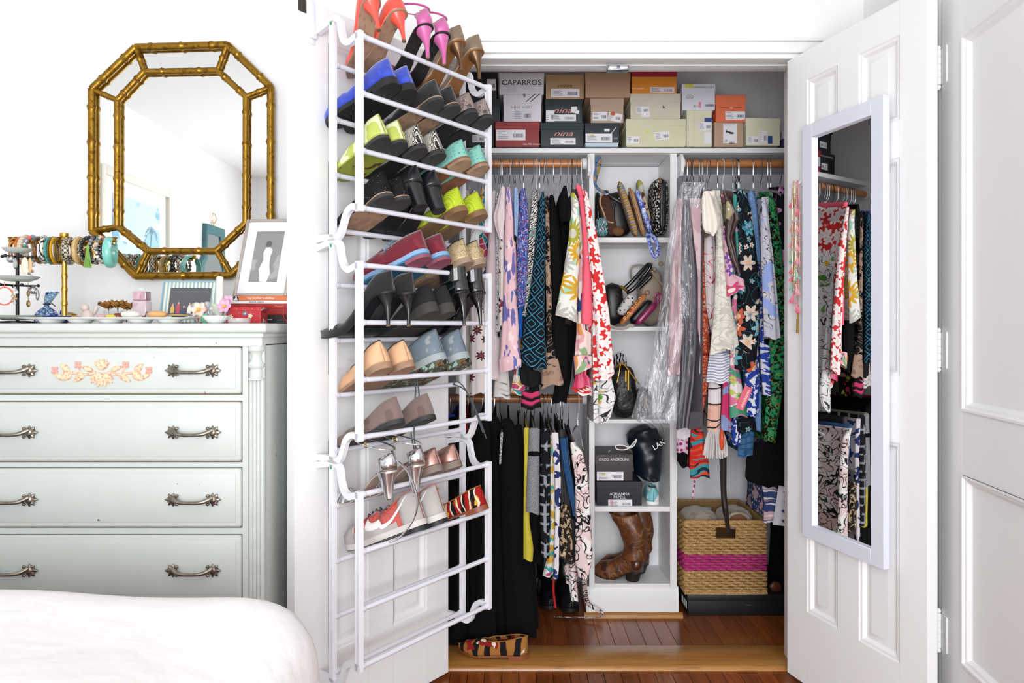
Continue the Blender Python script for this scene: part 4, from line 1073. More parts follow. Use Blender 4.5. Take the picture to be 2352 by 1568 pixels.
pair((986, 1012), 0, lambda M: sandal('orchid pink satin strappy heeled sandal on the top rail', M, sand, M_pink, mat('black_leather_sole', '#1a1718', .5), 'stiletto', M_pink), drop=.028)
pair((1048, 1106), 0, lambda M: shoe('bronze glitter stiletto pump on the top rail', M, pump, M_bron, mat('amber_leather_sole', '#8a5a2c', .4, var=(30, .2)), 'stiletto', mat('bronze_heel', '#6e5238', .3, .6), mat('cream_lining', '#cdbba4', .6)), drop=.02)
# row 2: blue suede, black suede, snake flats
flat = Last(L=.238, W=.041, back=.064, sidez=.038, vamp=.66, crown=.040)
flatp = Last(L=.236, W=.039, toe='point', back=.062, sidez=.036, vamp=.68, crown=.036, toeh=.018)
M_blue = fabric('cobalt_suede', '#2f44b0', [('noise', 40, .56, '#3a4fbc')], uv=False, rough=.95, sheen=.5)
def treads(t, last):
    b = MB()
    for k in range(6):
        s = .06+k*.035; b.box(last.L*s, last.L*s+.004, -last.w(s)*.75, last.w(s)*.75, last.zs(s)-.0215, last.zs(s)-.017)
    for k in range(7):
        s = .45+k*.06; b.box(last.L*s, last.L*s+.005, -last.w(s)*.8, last.w(s)*.8, last.zs(s)-.0135, last.zs(s)-.008)
    b.build('tread', M_rub, t)
pair((908, 948), 1, lambda M: shoe('cobalt blue suede loafer with thick black rubber sole', M, Last(L=.255, W=.042, vamp=.6, crown=.05, toeh=.032), M_blue, M_rub, 'flat', M_rub, None, .012, extra=treads), .235, yaw=0.24)
M_bsu = mat('black_suede', '#141416', .95, sheen=.3)
pair((1004, 1042), 1, lambda M: shoe('black suede pointed flat with pale leather sole', M, flatp, M_bsu, M_nude, 'flat', M_rubw, None, .004, heel_th=.010))
M_snk = fabric('grey_pink_snakeskin', '#a3928a', [('edge', 160, .10, '#6f625e'), ('noise', 45, .60, '#4c4442')], uv=False, rough=.4)
pair((1082, 1118), 1, lambda M: shoe('grey pink snakeskin flat with a black sole', M, flatp, M_snk, M_rub, 'flat', M_rubw, None, .006, heel_th=.009))
# row 3: lime, herringbone, turquoise
M_lime = fabric('lime_striped_silk', '#b0bc58', [('wave', 22, .55, '#dfe3b4', 1.2, 2)], uv=False, rough=.5)
M_limes = fabric('scuffed_lime_sole', '#98a03c', [('noise', 25, .62, '#54401e')], uv=False, rough=.6)
pair((876, 912), 2, lambda M: shoe('lime green pointed flat with scuffed lime sole', M, flatp, M_lime, M_limes, 'flat', M_rubw, None, .004, heel_th=.009))
M_herr = fabric('black_cream_herringbone', '#d5cfc2', [('wave', 190, .5, '#26262a', .6, 3)], uv=False, rough=.8)
pair((958, 1002), 2, lambda M: shoe('black and cream herringbone weave flat with a black sole', M, flat, M_herr, M_rub, 'flat', M_rubw, None, .005, heel_th=.010))
M_turq = fabric('turquoise_medallion_print', '#86c2b0', [('dots', 75, .32, '#4f8fb0', .0), ('dots', 75, .22, '#86c2b0', .0), ('dots', 75, .10, '#3f7fa8', .0)], uv=False, rough=.7)
M_brn = mat('brown_leather_sole', '#8a5430', .4, var=(30, .25))
pair((1066, 1108), 2, lambda M: shoe('turquoise medallion print flat with a brown leather sole', M, flat, M_turq, M_brn, 'flat', mat('worn_tan_heel', '#9c8068', .6, var=(40, .2)), None, .005, heel_th=.009))
# row 4: black studded, black block heels, lime woven
M_stud = fabric('black_velvet_with_studs', '#131315', [('dots', 120, .10, '#c9c9d0')], uv=False, rough=.7)
pair((884, 926), 3, lambda M: shoe('black studded flat with a pale leather sole', M, flat, M_stud, M_nude, 'flat', M_rubw, None, .004, heel_th=.009))
M_blea = mat('black_leather', '#15171b', .3, bump=(60, .08), coat=.2)
pair((962, 998), 3, lambda M: shoe('black leather pump with a tall block heel', M, Last(heel=.070, back=.052, sidez=.036, vamp=.62, crown=.04), M_blea, M_rub, 'block', M_blea))
M_wlime = fabric('neon_lime_raffia', '#c3d83c', [('wave', 90, .35, '#a9bb2c', 1.57, 1.5)], uv=False, rough=.7, bump=(150, .5))
pair((1058, 1104), 3, lambda M: shoe('neon lime woven raffia flat with a tan sole', M, flat, M_wlime, mat('tan_wood_sole', '#80603f', .5, var=(30, .2)), 'flat', None, None, .008, heel_th=.010))
# row 5: maroon oxfords, gold espadrilles
M_mar = fabric('maroon_suede', '#6e1f2c', [('noise', 50, .58, '#7d2a36')], uv=False, rough=.95, sheen=.4)
M_bsole = mat('sky_blue_rubber', '#5d8fbe', .5); M_blace = mat('blue_lace', '#5a90b8', .7)
ox = Last(L=.262, W=.044, back=.064, sidez=.054, vamp=.52, crown=.062, toeh=.034)
def oxx(t, last):
    laces(t, last, M_blace, 4, .36, .52, True); tongue(t, last, M_mar, .34)
    last.slab(.010, -.002, 1.07).build('welt', mat('light_blue_welt', '#7fa3c6', .5), t, 50)
pair((982, 1028), 4, lambda M: shoe('maroon suede lace-up oxford with sky blue sole', M, ox, M_mar, mat('teal_blue_sole', '#2f7497', .6, var=(30, .15)), 'flat', mat('maroon_heel', '#8a4a5a', .6), None, .014, extra=oxx), .235, yaw=0.36)
M_gld = fabric('pale_gold_fabric', '#c9b48e', [('line', 160, .03, '#8f7a54')], uv=False, rough=.4, metal=.25)
pair((1070, 1098), 4, lambda M: shoe('pale gold fabric slip-on flat with black collar', M, flat, M_gld, M_nude, 'flat', mat('taupe_heel', '#97826e', .6), None, .006, trim=M_blk))
# row 6: black pumps, black wedges, patent ankle boots
pumpb = Last(heel=.085, L=.255, toe='point', back=.056, sidez=.036, vamp=.68, crown=.036, W=.038)
pair((905, 952), 5, lambda M: shoe('black suede stiletto pump with a long pointed toe', M, pumpb, M_bsu, M_blk, 'stiletto', mat('black_lacquer', '#121214', .2)), .235, yaw=0.32, drop=.038)
pair((992, 1028), 5, lambda M: shoe('black suede wedge slip-on between the pumps and ankle boots', M, Last(heel=.03, back=.056), mat('charcoal_suede', '#191b1c', .95), mat('dark_grey_sole', '#3a3733', .8), 'wedge'))
M_pat = mat('black_patent_leather', '#0e0f12', .14, coat=.8, bump=(25, .25))
def shaft(t, last):
    b = MB(); rings = []
    for i in range(9):
        k = i/8; z = last.zs(0)+.030+.055*k; cx = .046-.006*k; r = lerp(.036, .037, k)
        rings.append([(cx+r*1.22*math.cos(a), r*.86*math.sin(a), z+.008*math.cos(a)*k) for a in [2*PI*q/20 for q in range(20)]])
    b.loft(rings, True); b.build('shaft', M_pat, t, 60, solid=.002)
    z0 = last.zs(0); zp = MB(); zp.box(-.002, .002, -.002, .002, z0+.05, z0+.125); zp.box(-.005, -.001, -.003, .003, z0+.085, z0+.105, .0008, seg=1)
    zp.build('zip', mat('zip_metal', '#6f7278', .3, .9), t)
pair((1062, 1100), 5, lambda M: shoe('black patent ankle boot with a stiletto heel and back zip', M, Last(heel=.095, L=.235, toe='point', back=.06, sidez=.055, vamp=.5, crown=.055), M_pat, M_blk, 'stiletto', M_pat, name='ankle_boot', cat='ankle boot', extra=shaft), drop=.034)
# row 7: tan flats, grey trainers
M_tan = mat('tan_nubuck', '#d9ab84', .7, var=(18, .07))
pair((876, 932), 6, lambda M: shoe('tan nubuck slip-on flat with black collar', M, Last(L=.24, W=.043, back=.06, crown=.045), M_tan, mat('taupe_sole', '#9a7a62', .7, var=(30, .15)), 'flat', None, None, .008, trim=mat('black_binding', '#1d1a1a', .6)), yaw=(-.17, -.02))
M_gry = fabric('grey_mesh_with_cream_overlays', '#6d7c86', [('noise', 16, .55, '#9aa0a2'), ('noise', 11, .62, '#cfc2ae')], uv=False, rough=.6)
trn = Last(L=.265, W=.046, back=.078, sidez=.058, vamp=.46, crown=.070, toeh=.042)
M_camo = fabric('camouflage_rubber', '#54594a', [('noise', 45, .5, '#6f4f30'), ('noise', 60, .58, '#8fb0a6'), ('noise', 50, .62, '#23241f')], uv=False, rough=.7)
def trx(t, last):
    last.slab(.016, -.004, 1.08).build('midsole', mat('grey_midsole', '#9aa3a6', .6), t, 50)
    tongue(t, last, mat('slate_tongue', '#56646e', .8), .32); laces(t, last, mat('dark_grey_lace', '#3c444a', .7), 5, .38, .6, False)
pair((1022, 1074), 6, lambda M: shoe('grey and cream trail trainer with camouflage sole', M, trn, M_gry, M_camo, 'flat', M_camo, mat('slate_lining', '#4f5c66', .9), .022, 'trainer', 'trainer', extra=trx), .235, yaw=0.32)
for x0, y0, lab, pts in ((955, 862, 'grey trainer lace dangling beside the tan flats', [(0, 0, 0), (.012, -.02, -.06), (.0, -.035, -.15), (.012, -.045, -.22), (.03, -.04, -.24)]), (1040, 882, 'grey trainer lace dangling below the end trainer', [(0, 0, 0), (.04, -.01, -.02), (.075, -.01, -.09), (.10, -.01, -.16)])):
    Yq = 1.93 if x0 < 1000 else 2.02; p = P(x0, y0, Yq)
    for d, nm in ((0, ''), (.008, ', second end')):
        b = MB(); b.tube([Vector(q)+Vector((-d*1.3 if i > 1 else 0, d, d*2 if i > 1 else 0)) for i, q in enumerate(curve(pts, 6))], .0019, 6)
        o = b.build('shoelace', mat('dark_grey_lace', '#3c444a', .7)); o.location = p; tag(o, lab+nm, 'shoelace', 'trainer laces')
# row 8: taupe wedges
M_tau = fabric('taupe_suede', '#7d6a64', [('noise', 22, .55, '#6c5a54')], uv=False, rough=.95, sheen=.3)
pair((912, 984), 7, lambda M: shoe('taupe suede rounded flat with a black sole, alone on its rail', M, Last(L=.24, W=.044, back=.062, crown=.045, heel=.012), M_tau, M_rubw, 'wedge'))
# row 9: silver sandals, rose gold flats
M_slv = mat('mirror_silver_leather', '#d8d8da', .14, .95, bump=(30, .1))
pair((903, 965), 8, lambda M: sandal('mirror silver heeled sandal with an ankle strap', M, Last(heel=.072, W=.037, L=.235), M_slv, mat('silver_beige_sole', '#b9aea2', .35, .4), 'cone', M_slv, loopback=.012), .235, drop=.045)
b = MB(); b.tube(curve([(0, 0, 0), (.03, -.01, -.03), (.052, -.02, -.09), (.045, -.02, -.14), (.01, -.02, -.19), (-.02, -.02, -.205)], 8), .0026, 6, flat=1.6)
o = b.build('sandal_strap', M_slv); o.location = P(915, 1060, 1.79); tag(o, 'loose silver sandal strap hanging over the red trainer', 'strap')
M_rose = mat('rose_gold_leather', '#c59a90', .25, .8, bump=(40, .5), var=(30, .15))
pair((992, 1038), 8, lambda M: shoe('crinkled rose gold flat with a grey sole', M, Last(L=.23, W=.041, back=.05, crown=.042, toeh=.028), M_rose, mat('grey_beige_sole', '#7d7064', .7), 'flat', None, None, .008))
# row 10: red trainers, kilim loafer
M_red = fabric('faded_red_nylon', '#c9605a', [('noise', 30, .58, '#bb534e')], uv=False, rough=.7)
M_gsu = mat('pale_grey_suede', '#b3aca8', .95, var=(25, .06))
rt = Last(L=.268, W=.045, back=.086, sidez=.056, vamp=.47, crown=.070, toeh=.036)
def redx(t, last):
    last.upper(0, .22, 0, 1, push=.0016).build('heel_overlay', M_gsu, t, 60, solid=.001, merge=False)
    last.upper(.80, 1, 0, 1, push=.0014).build('toe_overlay', M_gsu, t, 60, solid=.001)
    last.upper(.28, .82, 0, .30, push=.0016).build('side_overlay', M_gsu, t, 60, solid=.001)
    last.slab(.012, -.004, 1.09).build('midsole', mat('off_white_midsole', '#cfc9c4', .6), t, 50)
    tongue(t, last, mat('grey_red_tongue', '#a9a09c', .9), .32); laces(t, last, mat('slate_lace', '#55586a', .8), 6, .36, .62, True)
    for sg in (-1, 1):
        b = MB(); up = []; lo = []
        A = curve([(.08, .92, 0), (.20, .70, 0), (.34, .50, 0), (.45, .40, 0), (.54, .37, 0), (.585, .46, 0), (.60, .62, 0)], 5)
        B = curve([(.08, .92, 0), (.19, .62, 0), (.32, .38, 0), (.44, .22, 0), (.56, .16, 0), (.655, .28, 0), (.605, .63, 0)], 5)
        for qa, qb in zip(A, B):
            pp = []
            for e in range(4):
                q = qa.lerp(qb, e/3); p = last.side(q.x, min(.98, max(.04, q.y)), sg); pp.append((p[0], p[1]+sg*.0040, p[2]+.001))
            up.append(pp)
        b.loft(up, False); b.build('swoosh_stripe', M_wt, t, 80, solid=.001)
    z = last.zs(0)+.070
    text('NIKE', .009, mat('orange_red_print', '#d8553c', .6), t, Matrix.Translation((-.0035, 0, z)) @ Matrix.Rotation(-PI/2, 4, 'Z') @ Matrix.Rotation(PI/2, 4, 'X'))
pair((978, 1024), 9, lambda M: shoe('faded red and grey retro trainer with a white side stripe', M, rt, M_red, M_rub, 'flat', M_rub, mat('orange_lining', '#d9492e', .8), .014, 'trainer', 'trainer', extra=redx, trim=mat('orange_piping', '#dd5236', .6)), .24, yaw=0.46)
M_kil = fabric('kilim_weave', '#9e1f1c', [('wave', 11, .55, '#1e1a1c', .5, 3), ('noise', 26, .60, '#d9a32c'), ('wave', 16, .86, '#e8dcc4', .3, 4)], uv=False, rough=.9, bump=(300, .5))
kl = Last(L=.245, W=.042, toe='point', back=.058, sidez=.046, vamp=.58, crown=.05, toeh=.024)
M_ksole = mat('chestnut_leather', '#8a4a2c', .4); M_kpipe = fabric('tan_whipstitch', '#a8763c', [('stripe', .005, .35, '#7a5226', 0)], uv=False)
shoe('red and black kilim loafer at the end of the lower rack rail', shoe_matrix(u_at(1108), 9, .235, .34), kl, M_kil, M_ksole, 'flat', None, mat('dark_brown_lining', '#3a2a24', .8), .005, cat='loafer', name='loafer', trim=M_kpipe)
M_kil2 = fabric('kilim_weave_tan', '#a06c34', [('wave', 7, .5, '#1b181a', .4, 3), ('noise', 16, .60, '#8f1f22'), ('noise', 30, .66, '#e0d4bc')], uv=False, rough=.9, bump=(300, .5))
q = P(1213, 1492, 2.36)
Mk = Matrix.Translation((q.x, 2.37, .018)) @ Matrix.Rotation(PI-.12, 4, 'Z')
t = shoe('tan and black kilim loafer lying on the closet threshold', Mk, Last(L=.255, W=.043, toe='point', back=.058, sidez=.046, vamp=.58, crown=.05, toeh=.024), M_kil2, M_ksole, 'flat', None, mat('dark_brown_lining', '#3a2a24', .8), .005, cat='loafer', name='loafer', trim=M_kpipe)
del t['group']
# ---------------------------------------------------------------- closet fittings
SY = 2.743; SK = 1568/SY
M_shelf = mat('white_shelf_paint', '#e9e9ea', .4, bump=(30, .05))
def sz(y): return HC+(752-y)/SK
def sx(x): return (x-1176)/SK
t = thing('closet_shelf', 'long white shelf carrying the shoe boxes at the top of the closet', 'shelf', (.44, SY, sz(340)))
MB().box(CXL-.44+.001, CXR-.44-.001, -.008, CYB-SY-.001, -.021, 0, .002).build('board', M_shelf, t)
un = thing('shelf_unit', 'narrow white cubby shelf unit between the hanging clothes', 'shelf unit', (sx(1454), SY, 0))
ux = lambda x: sx(x)-sx(1454)
for a, b2 in ((1353, 1366), (1539, 1555)): MB().box(ux(a), ux(b2), 0, .225, .10, sz(352.5), .0015, seg=1).build('side_panel', M_shelf, un)
for a, b2 in ((545, 557), (750, 760), (963, 972), (1163, 1175), (1340, 1349)): MB().box(ux(1366), ux(1539), .001, .218, sz(b2), sz(a), .0012, seg=1).build('cubby_shelf', M_shelf, un)
MB().box(ux(1366), ux(1539), .218, .224, .10, sz(353)).build('back_panel', M_shelf, un)
b = MB(); b.prism([(-.006, .018), (-.006, sz(1362)), (.0, sz(1352)), (.002, sz(1347)), (.22, sz(1347)), (.22, .018)], ux(1347), ux(1558), 'yz'); b.build('plinth', M_shelf, un)
b = MB(); b.prism([(-.006, 0), (-.022, 0), (-.021, .010), (-.015, .017), (-.006, .020)], ux(1341), ux(1566), 'yz'); b.build('quarter_round', M_thr, un)
# hanging rods with round sockets
M_rod = wood('varnished_oak_rod', '#a9683a', '#b87a48', '#8a4f26', .35, 'x', .3)
RY = 2.74; RZ = 1.817; RZ2 = .875
def rod(label, x0, x1, z, ends):
    t = thing('closet_rod', label, 'closet rod', ((x0+x1)/2, RY, z)); h = (x1-x0)/2
    MB().tube([(-h, 0, 0), (h, 0, 0)], .0165, 16).build('dowel', M_rod, t)
    for e in (-1, 1):
        m = MB(); m.lathe([(.0165, 0), (.023, 0), (.023, -e*.018), (.0168, -e*.020)], (e*h, 0, 0), 20, axis='x'); m.build('socket', M_shelf, t)
rod('oak hanging rod over the blouses beside the shoe rack', CXL+.009, sx(1353)-.009, RZ, (1,))
rod('oak hanging rod over the dresses in the other half of the closet', sx(1555)+.009, CXR-.009, RZ, (-1,))
rod('low oak hanging rod over the trousers and skirts', CXL+.009, sx(1353)-.009, RZ2, (1,))
for x, y in ((1350, 372), (1349, 922), (1560, 372)):
    t = thing('rod_bracket', {1350: 'octagonal white rod bracket on the cubby side near the coral shirt', 1349: 'octagonal white rod bracket at the end of the low rod', 1560: 'octagonal white rod bracket beside the plastic garment bag'}[x], 'bracket', (sx(1353) if x < 1500 else sx(1555), RY, pz(y, RY)))
    s = -1 if x < 1500 else 1; m = MB()
    m.prism([(-.045, .02), (-.06, 0), (-.06, -.05), (-.045, -.065), (.005, -.065), (.02, -.05), (.02, 0), (.005, .02)], s*.001, s*.012, 'yz'); m.build('plate', M_shelf, t)
# ---------------------------------------------------------------- shoe boxes on the long shelf
def barcode(parent, x0, x1, z0, z1, y, seed, m=None):
    r = random.Random(seed); b = MB(); x = x0
    while x < x1:
        w2 = r.choice((.0008, .0012, .002)); b.box(x, min(x+w2, x1), y-.0003, y, z0, z1); x += w2+r.choice((.001, .0015))
    o = b.build('barcode_print', m or mat('grey_print', '#4a4a50', .7), parent); o['kind'] = 'stuff'; return o
def lines(parent, x0, x1, z0, z1, n, y, seed):
    r = random.Random(seed); b = MB()
    for i in range(n):
        z = lerp(z1, z0, (i+.5)/n); b.box(x0, lerp(x0, x1, r.uniform(.45, 1)), y-.0003, y, z-.0009, z+.0009)
    o = b.build('small_print', mat('soft_print', '#82828a', .7), parent); o['kind'] = 'stuff'; return o
M_stk = mat('white_sticker', '#e9e7ec', .5)
def sbox(label, xl, xr, yt, yb, lid, cb, cl, Y=2.765, depth=.28, stickers=(), texts=(), yaw=0., vert=False, z0=None, name='shoe_box', lidm=None):
    zb = pz(yb, Y) if z0 is None else z0; cx = (px(xl, Y)+px(xr, Y))/2; w2 = (px(xr, Y)-px(xl, Y))/2; h = pz(yt, Y)-zb; zl = pz(lid, Y)-zb
    t = thing(name, label, 'box', (cx, Y, zb), (0, 0, yaw), 'boxes')
    mb = fabric('card_'+cb[1:], cb, uv=False, rough=.55, bump=(300, .03), var=.03); ml = lidm or fabric('card_'+cl[1:], cl, uv=False, rough=.55, bump=(300, .03), var=.03)
    if vert:
        lx = px(lid, Y)-cx
        MB().box(lx-.004, w2-.0015, .001, depth, 0, h, .001, seg=1).build('body', mb, t); MB().box(-w2, lx, -.0008, depth+.002, -.0, h, .001, seg=1).build('lid', ml, t)
    else:
        b = MB(); k = .965; b.loft([[(-w2*k, 0.002, 0), (w2*k, .002, 0), (w2*k, depth, 0), (-w2*k, depth, 0)], [(-w2+.002, .0005, h*.06), (w2-.002, .0005, h*.06), (w2-.002, depth, h*.06), (-w2+.002, depth, h*.06)], [(-w2+.002, .0005, zl+.004), (w2-.002, .0005, zl+.004), (w2-.002, depth, zl+.004), (-w2+.002, depth, zl+.004)]], True, True, True); b.build('body', mb, t, 20)
        MB().box(-w2, w2, -.0012, depth+.002, zl, h, .001, seg=1).build('lid', ml, t)
    for i, s in enumerate(stickers):
        x0, x1, y0, y1 = s[:4]; col = s[4] if len(s) > 4 else None; rot = s[5] if len(s) > 5 else 0; prt = s[6] if len(s) > 6 else True
        X0, X1, Z0, Z1 = px(x0, Y)-cx, px(x1, Y)-cx, pz(y1, Y)-zb, pz(y0, Y)-zb
        yy = -.0016 if Z1 > zl else -.0006
        M = Matrix.Translation(((X0+X1)/2, 0, (Z0+Z1)/2)) @ Matrix.Rotation(rot, 4, 'Y') @ Matrix.Translation((-(X0+X1)/2, 0, -(Z0+Z1)/2))
        sb = MB()
        if col in ('#d4532f', '#cfe06a'): sb.prism([((X0+X1)/2+(X1-X0)/2*math.cos(2*PI*k/20), (Z0+Z1)/2+(X1-X0)/2*math.sin(2*PI*k/20)) for k in range(20)], yy-.0006*(1+i*.3), yy+.0004)
        else: sb.box(X0, X1, yy-.0006*(1+i*.3), yy+.0004, Z0, Z1, M=M)
        st = sb.build('sticker', mat('sticker_'+col[1:], col, .5) if col else M_stk, t)
        if prt and X1-X0 > .022:
            y2 = yy-.0006*(1+i*.3)-.0001
            st.data.update()
            c1 = barcode(st, lerp(X0, X1, .58), lerp(X0, X1, .92), lerp(Z0, Z1, .25), lerp(Z0, Z1, .62), y2, i+int(x0)); c2 = lines(st, lerp(X0, X1, .06), lerp(X0, X1, .5), lerp(Z0, Z1, .12), lerp(Z0, Z1, .92), 5, y2, i+3)
            if rot:
                for c3 in (c1, c2): c3.data.transform(M)
    for tx in texts:
        s, x, y, hp, col = tx[:5]; kw = tx[5] if len(tx) > 5 else {}
        m = mat('ink_'+col[1:], col, .6)
        rz = kw.pop('rz', 0) if kw else 0
        zz = pz(y, Y)-zb
        text(s, hp*Y/1568*1.38, m, t, front(px(x, Y)-cx, -.0018 if zz > zl else -.001, zz, rz), **kw)
    return t
sbox('dark red box with a white label at the left end of the bottom row', 1137, 1240, 279, 337, 296, '#8e2b2b', '#922e2e', stickers=[(1140, 1207, 298, 322)], texts=[('Saks Fifth Avenue', 1221, 331, 4, '#f0e6e2')])
sbox('black green box with pink script and one label in the bottom row', 1241, 1341, 282, 337, 297, '#1c2b30', '#1c2b30', stickers=[(1264, 1322, 317, 332)], texts=[('nina', 1293, 307, 13, '#e2958c', {'shear': .4, 'sx': 1.5})])
sbox('thin pale blue box under the navy box', 1344, 1421, 328, 337, 330, '#c3d3dc', '#c9d8e0')
sbox('navy black box with white scribble line and yellow sticker', 1343, 1423, 283, 327.5, 288, '#1d2733', '#1d2733', stickers=[(1345, 1406, 307, 327), (1388, 1400, 296, 302, None, 0, False), (1356, 1364, 309, 314, '#d8c83a', 0, False)], texts=[('/', 1406, 300, 16, '#e8e8ec', {'shear': .5}), ('GUESS', 1414, 318, 2.5, '#d0d0d6')])
sbox('long cream box with a lime dot sticker in the bottom row', 1437, 1576, 273, 337, 289, '#d7d3b3', '#d9d5b7', stickers=[(1504, 1537, 303, 321, None, -.1), (1441, 1468, 313, 330), (1483, 1491, 298, 306, '#cfe06a', 0, False)])
sbox('cream box standing on end beside the brown box', 1577, 1636, 253, 337, 1594, '#dcd8bd', '#dcd8bd', stickers=[(1605, 1634, 281, 300), (1617, 1634, 303, 331, None, 0, False), (1618, 1635, 271, 280, '#2a4a8c', 0, False)], vert=True, texts=[('naturalizer', 1626.5, 275.5, 3.4, '#e8ecf4')])
t = sbox('brown cardboard box with a black ballet flat pictured on its label', 1639, 1708, 281, 337, 283, '#b5977f', '#b5977f', stickers=[(1661, 1692, 284, 329, None, 0, False)], texts=[('39', 1667, 324, 5.5, '#33333a'), ('KLUP 301706', 1676, 287, 3.2, '#44444c')])
b = MB(); b.prism([(-.015, .006), (-.014, .010), (-.006, .004), (.006, .002), (.014, .0), (.018, -.005), (.010, -.007), (0, -.006), (-.006, -.001), (-.011, .001), (-.012, -.003), (-.014, -.003)], -.0016, -.0012)
o = b.build('printed_shoe', mat('black_print2', '#1c1c20', .5), t); o.location = (.004, 0, .058); barcode(t, .002, .024, .010, .020, -.0016, 7)
sbox('cream box with two labels and a blue sticker at the shelf end', 1712, 1793, 271, 334, 288, '#dcd8bc', '#dedac0', stickers=[(1716, 1742, 313, 331), (1744, 1762, 300, 330), (1764, 1774, 312, 330, '#2a4a8c', 0, False)], texts=[('naturalizer', 1769, 321, 3.4, '#e8ecf4', {'rz': PI/2})], yaw=.04)
sbox('plain white box with a black diagonal double stripe on its lid', 1156, 1244, 217, 279, 236, '#d9d5dd', '#dcd8e0', Y=2.77, stickers=[(1180, 1222, 252, 277, '#d4d0da')], texts=[('NINE WEST', 1198, 246.5, 6, '#8a868e', {'space': 1.2}), ('//', 1217, 226, 19, '#17171a', {'shear': .55, 'sx': 1.4}), ('9', 1204, 221, 10, '#17171a', {})])
sbox('black green box with pink script and overlapping white stickers', 1252, 1338, 228, 281.5, 241, '#1c2c30', '#1a282c', Y=2.77, stickers=[(1262, 1323, 263, 278), (1254, 1273, 254, 279), (1312, 1326, 245, 253, None, -.1, False), (1312, 1330, 252, 260, None, .2, False)], texts=[('nina', 1291, 254, 13, '#e2958c', {'shear': .4, 'sx': 1.5})])
sbox('small kraft box with a round orange sticker', 1356, 1433, 224, 282, 241, '#b49a86', '#b99f8b', Y=2.77, stickers=[(1361, 1395, 257, 277), (1397, 1428, 260, 279, None, .2), (1403, 1413, 256, 266, '#d4532f', .2, False)])
sbox('beige box with a small black emblem in the middle row', 1447, 1564, 215, 273, 234, '#cfc7b2', '#d2cab5', Y=2.77, stickers=[(1461, 1490, 245, 260), (1472, 1493, 256, 269, None, 0, False)], texts=[('k', 1525, 246, 7, '#22262c', {'sx': 1.6})])
t = sbox('pale lilac white box with a yellow sticker and an oval stamp', 1566, 1643, 192, 252, 210, '#d4d4e0', '#d9d9e4', Y=2.76, stickers=[(1573, 1592, 193, 202, '#d8cf5a', .05, False), (1605, 1610, 234, 248, '#e88a92', 0, False)], texts=[('EVEMADDEN.COM', 1615, 201, 4.2, '#6f6f7c'), ('8 1/2', 1601, 244, 5.5, '#6f7080')], yaw=-.02)
b = MB(); b.torus((-.035, -.001, .052), .012, .0006, 'y', 40, 5, M=Matrix.Translation((-.035, 0, .052)) @ Matrix.Diagonal((1.15, 1, .75, 1)) @ Matrix.Translation((.035, 0, -.052))); b.build('oval_stamp', mat('soft_print', '#82828a', .7), t)
text('STEVE\nMADDEN', .0055, mat('soft_print', '#82828a', .7), t, front(-.035, -.001, .051)); barcode(t, .028, .062, .012, .022, -.001, 11)
t = sbox('bright orange box with a small white logo dot on top of the brown box', 1643, 1713, 218, 280, 240, '#de6f48', '#e0744c', Y=2.76, stickers=[(1666, 1711, 256, 275)], texts=[('IVANKA     TRUMP', 1678.5, 247.5, 3.6, '#5a2a18', {'space': 1.25}), ('o', 1679, 247.5, 6.5, '#f0e4dc')])
sbox('white box with large black serif lettering in the top row', 1146, 1250, 168, 217, 181, '#d6d1d8', '#d2cdd4', Y=2.775, stickers=[(1164, 1186, 198.5, 213, '#d0ccd4', 0, False)], texts=[('CAPARROS', 1198, 190, 12.5, '#1d1c20', {'sx': 1.05})])
t = sbox('kraft brown box with dark script in the top row', 1253, 1342, 171, 227, 185, '#a88765', '#a3825f', Y=2.775, stickers=[(1266, 1331, 204, 223)], texts=[('nina', 1296, 197, 8, '#3f2c1e', {'shear': .4, 'sx': 1.9})])
sbox('large plain kraft box in the top row', 1344, 1448, 166, 223.5, 185, '#b08c70', '#a8856a', Y=2.755)
sbox('orange box with a crimson lid and gold edge in the top row', 1451, 1555, 163, 214.5, 178, '#dd8a1e', '#a81c34', Y=2.77, stickers=[(1493, 1549, 200, 213, '#e8d8e0'), (1451, 1555, 177, 179.5, '#c99a2c', 0, False)], texts=[('kate spade', 1465, 203, 4.5, '#f4e2c4')])
sbox('black box with a white label nearest the shoe rack, top of its stack', 1058, 1142, 166, 226, 182, '#17171a', '#17171a', Y=2.79, stickers=[(1118, 1139, 182, 208)], texts=[])
sbox('dark slate box under the top black box by the shoe rack', 1060, 1150, 227, 280, 243, '#20282c', '#1d2428', Y=2.80, stickers=[(1080, 1110, 252, 268)])
sbox('black box with white lettering on its lid by the shoe rack', 1050, 1136, 281, 337, 299, '#161618', '#19191b', Y=2.79, stickers=[(1085, 1113, 310, 327)], texts=[('PERFORMANCE LEATHER', 1092, 291, 4, '#c8c8cc')])
sbox('purple box half hidden at the closet shelf end', 1797, 1850, 300, 337, 318, '#5a3f86', '#c9c6d2', Y=2.80)
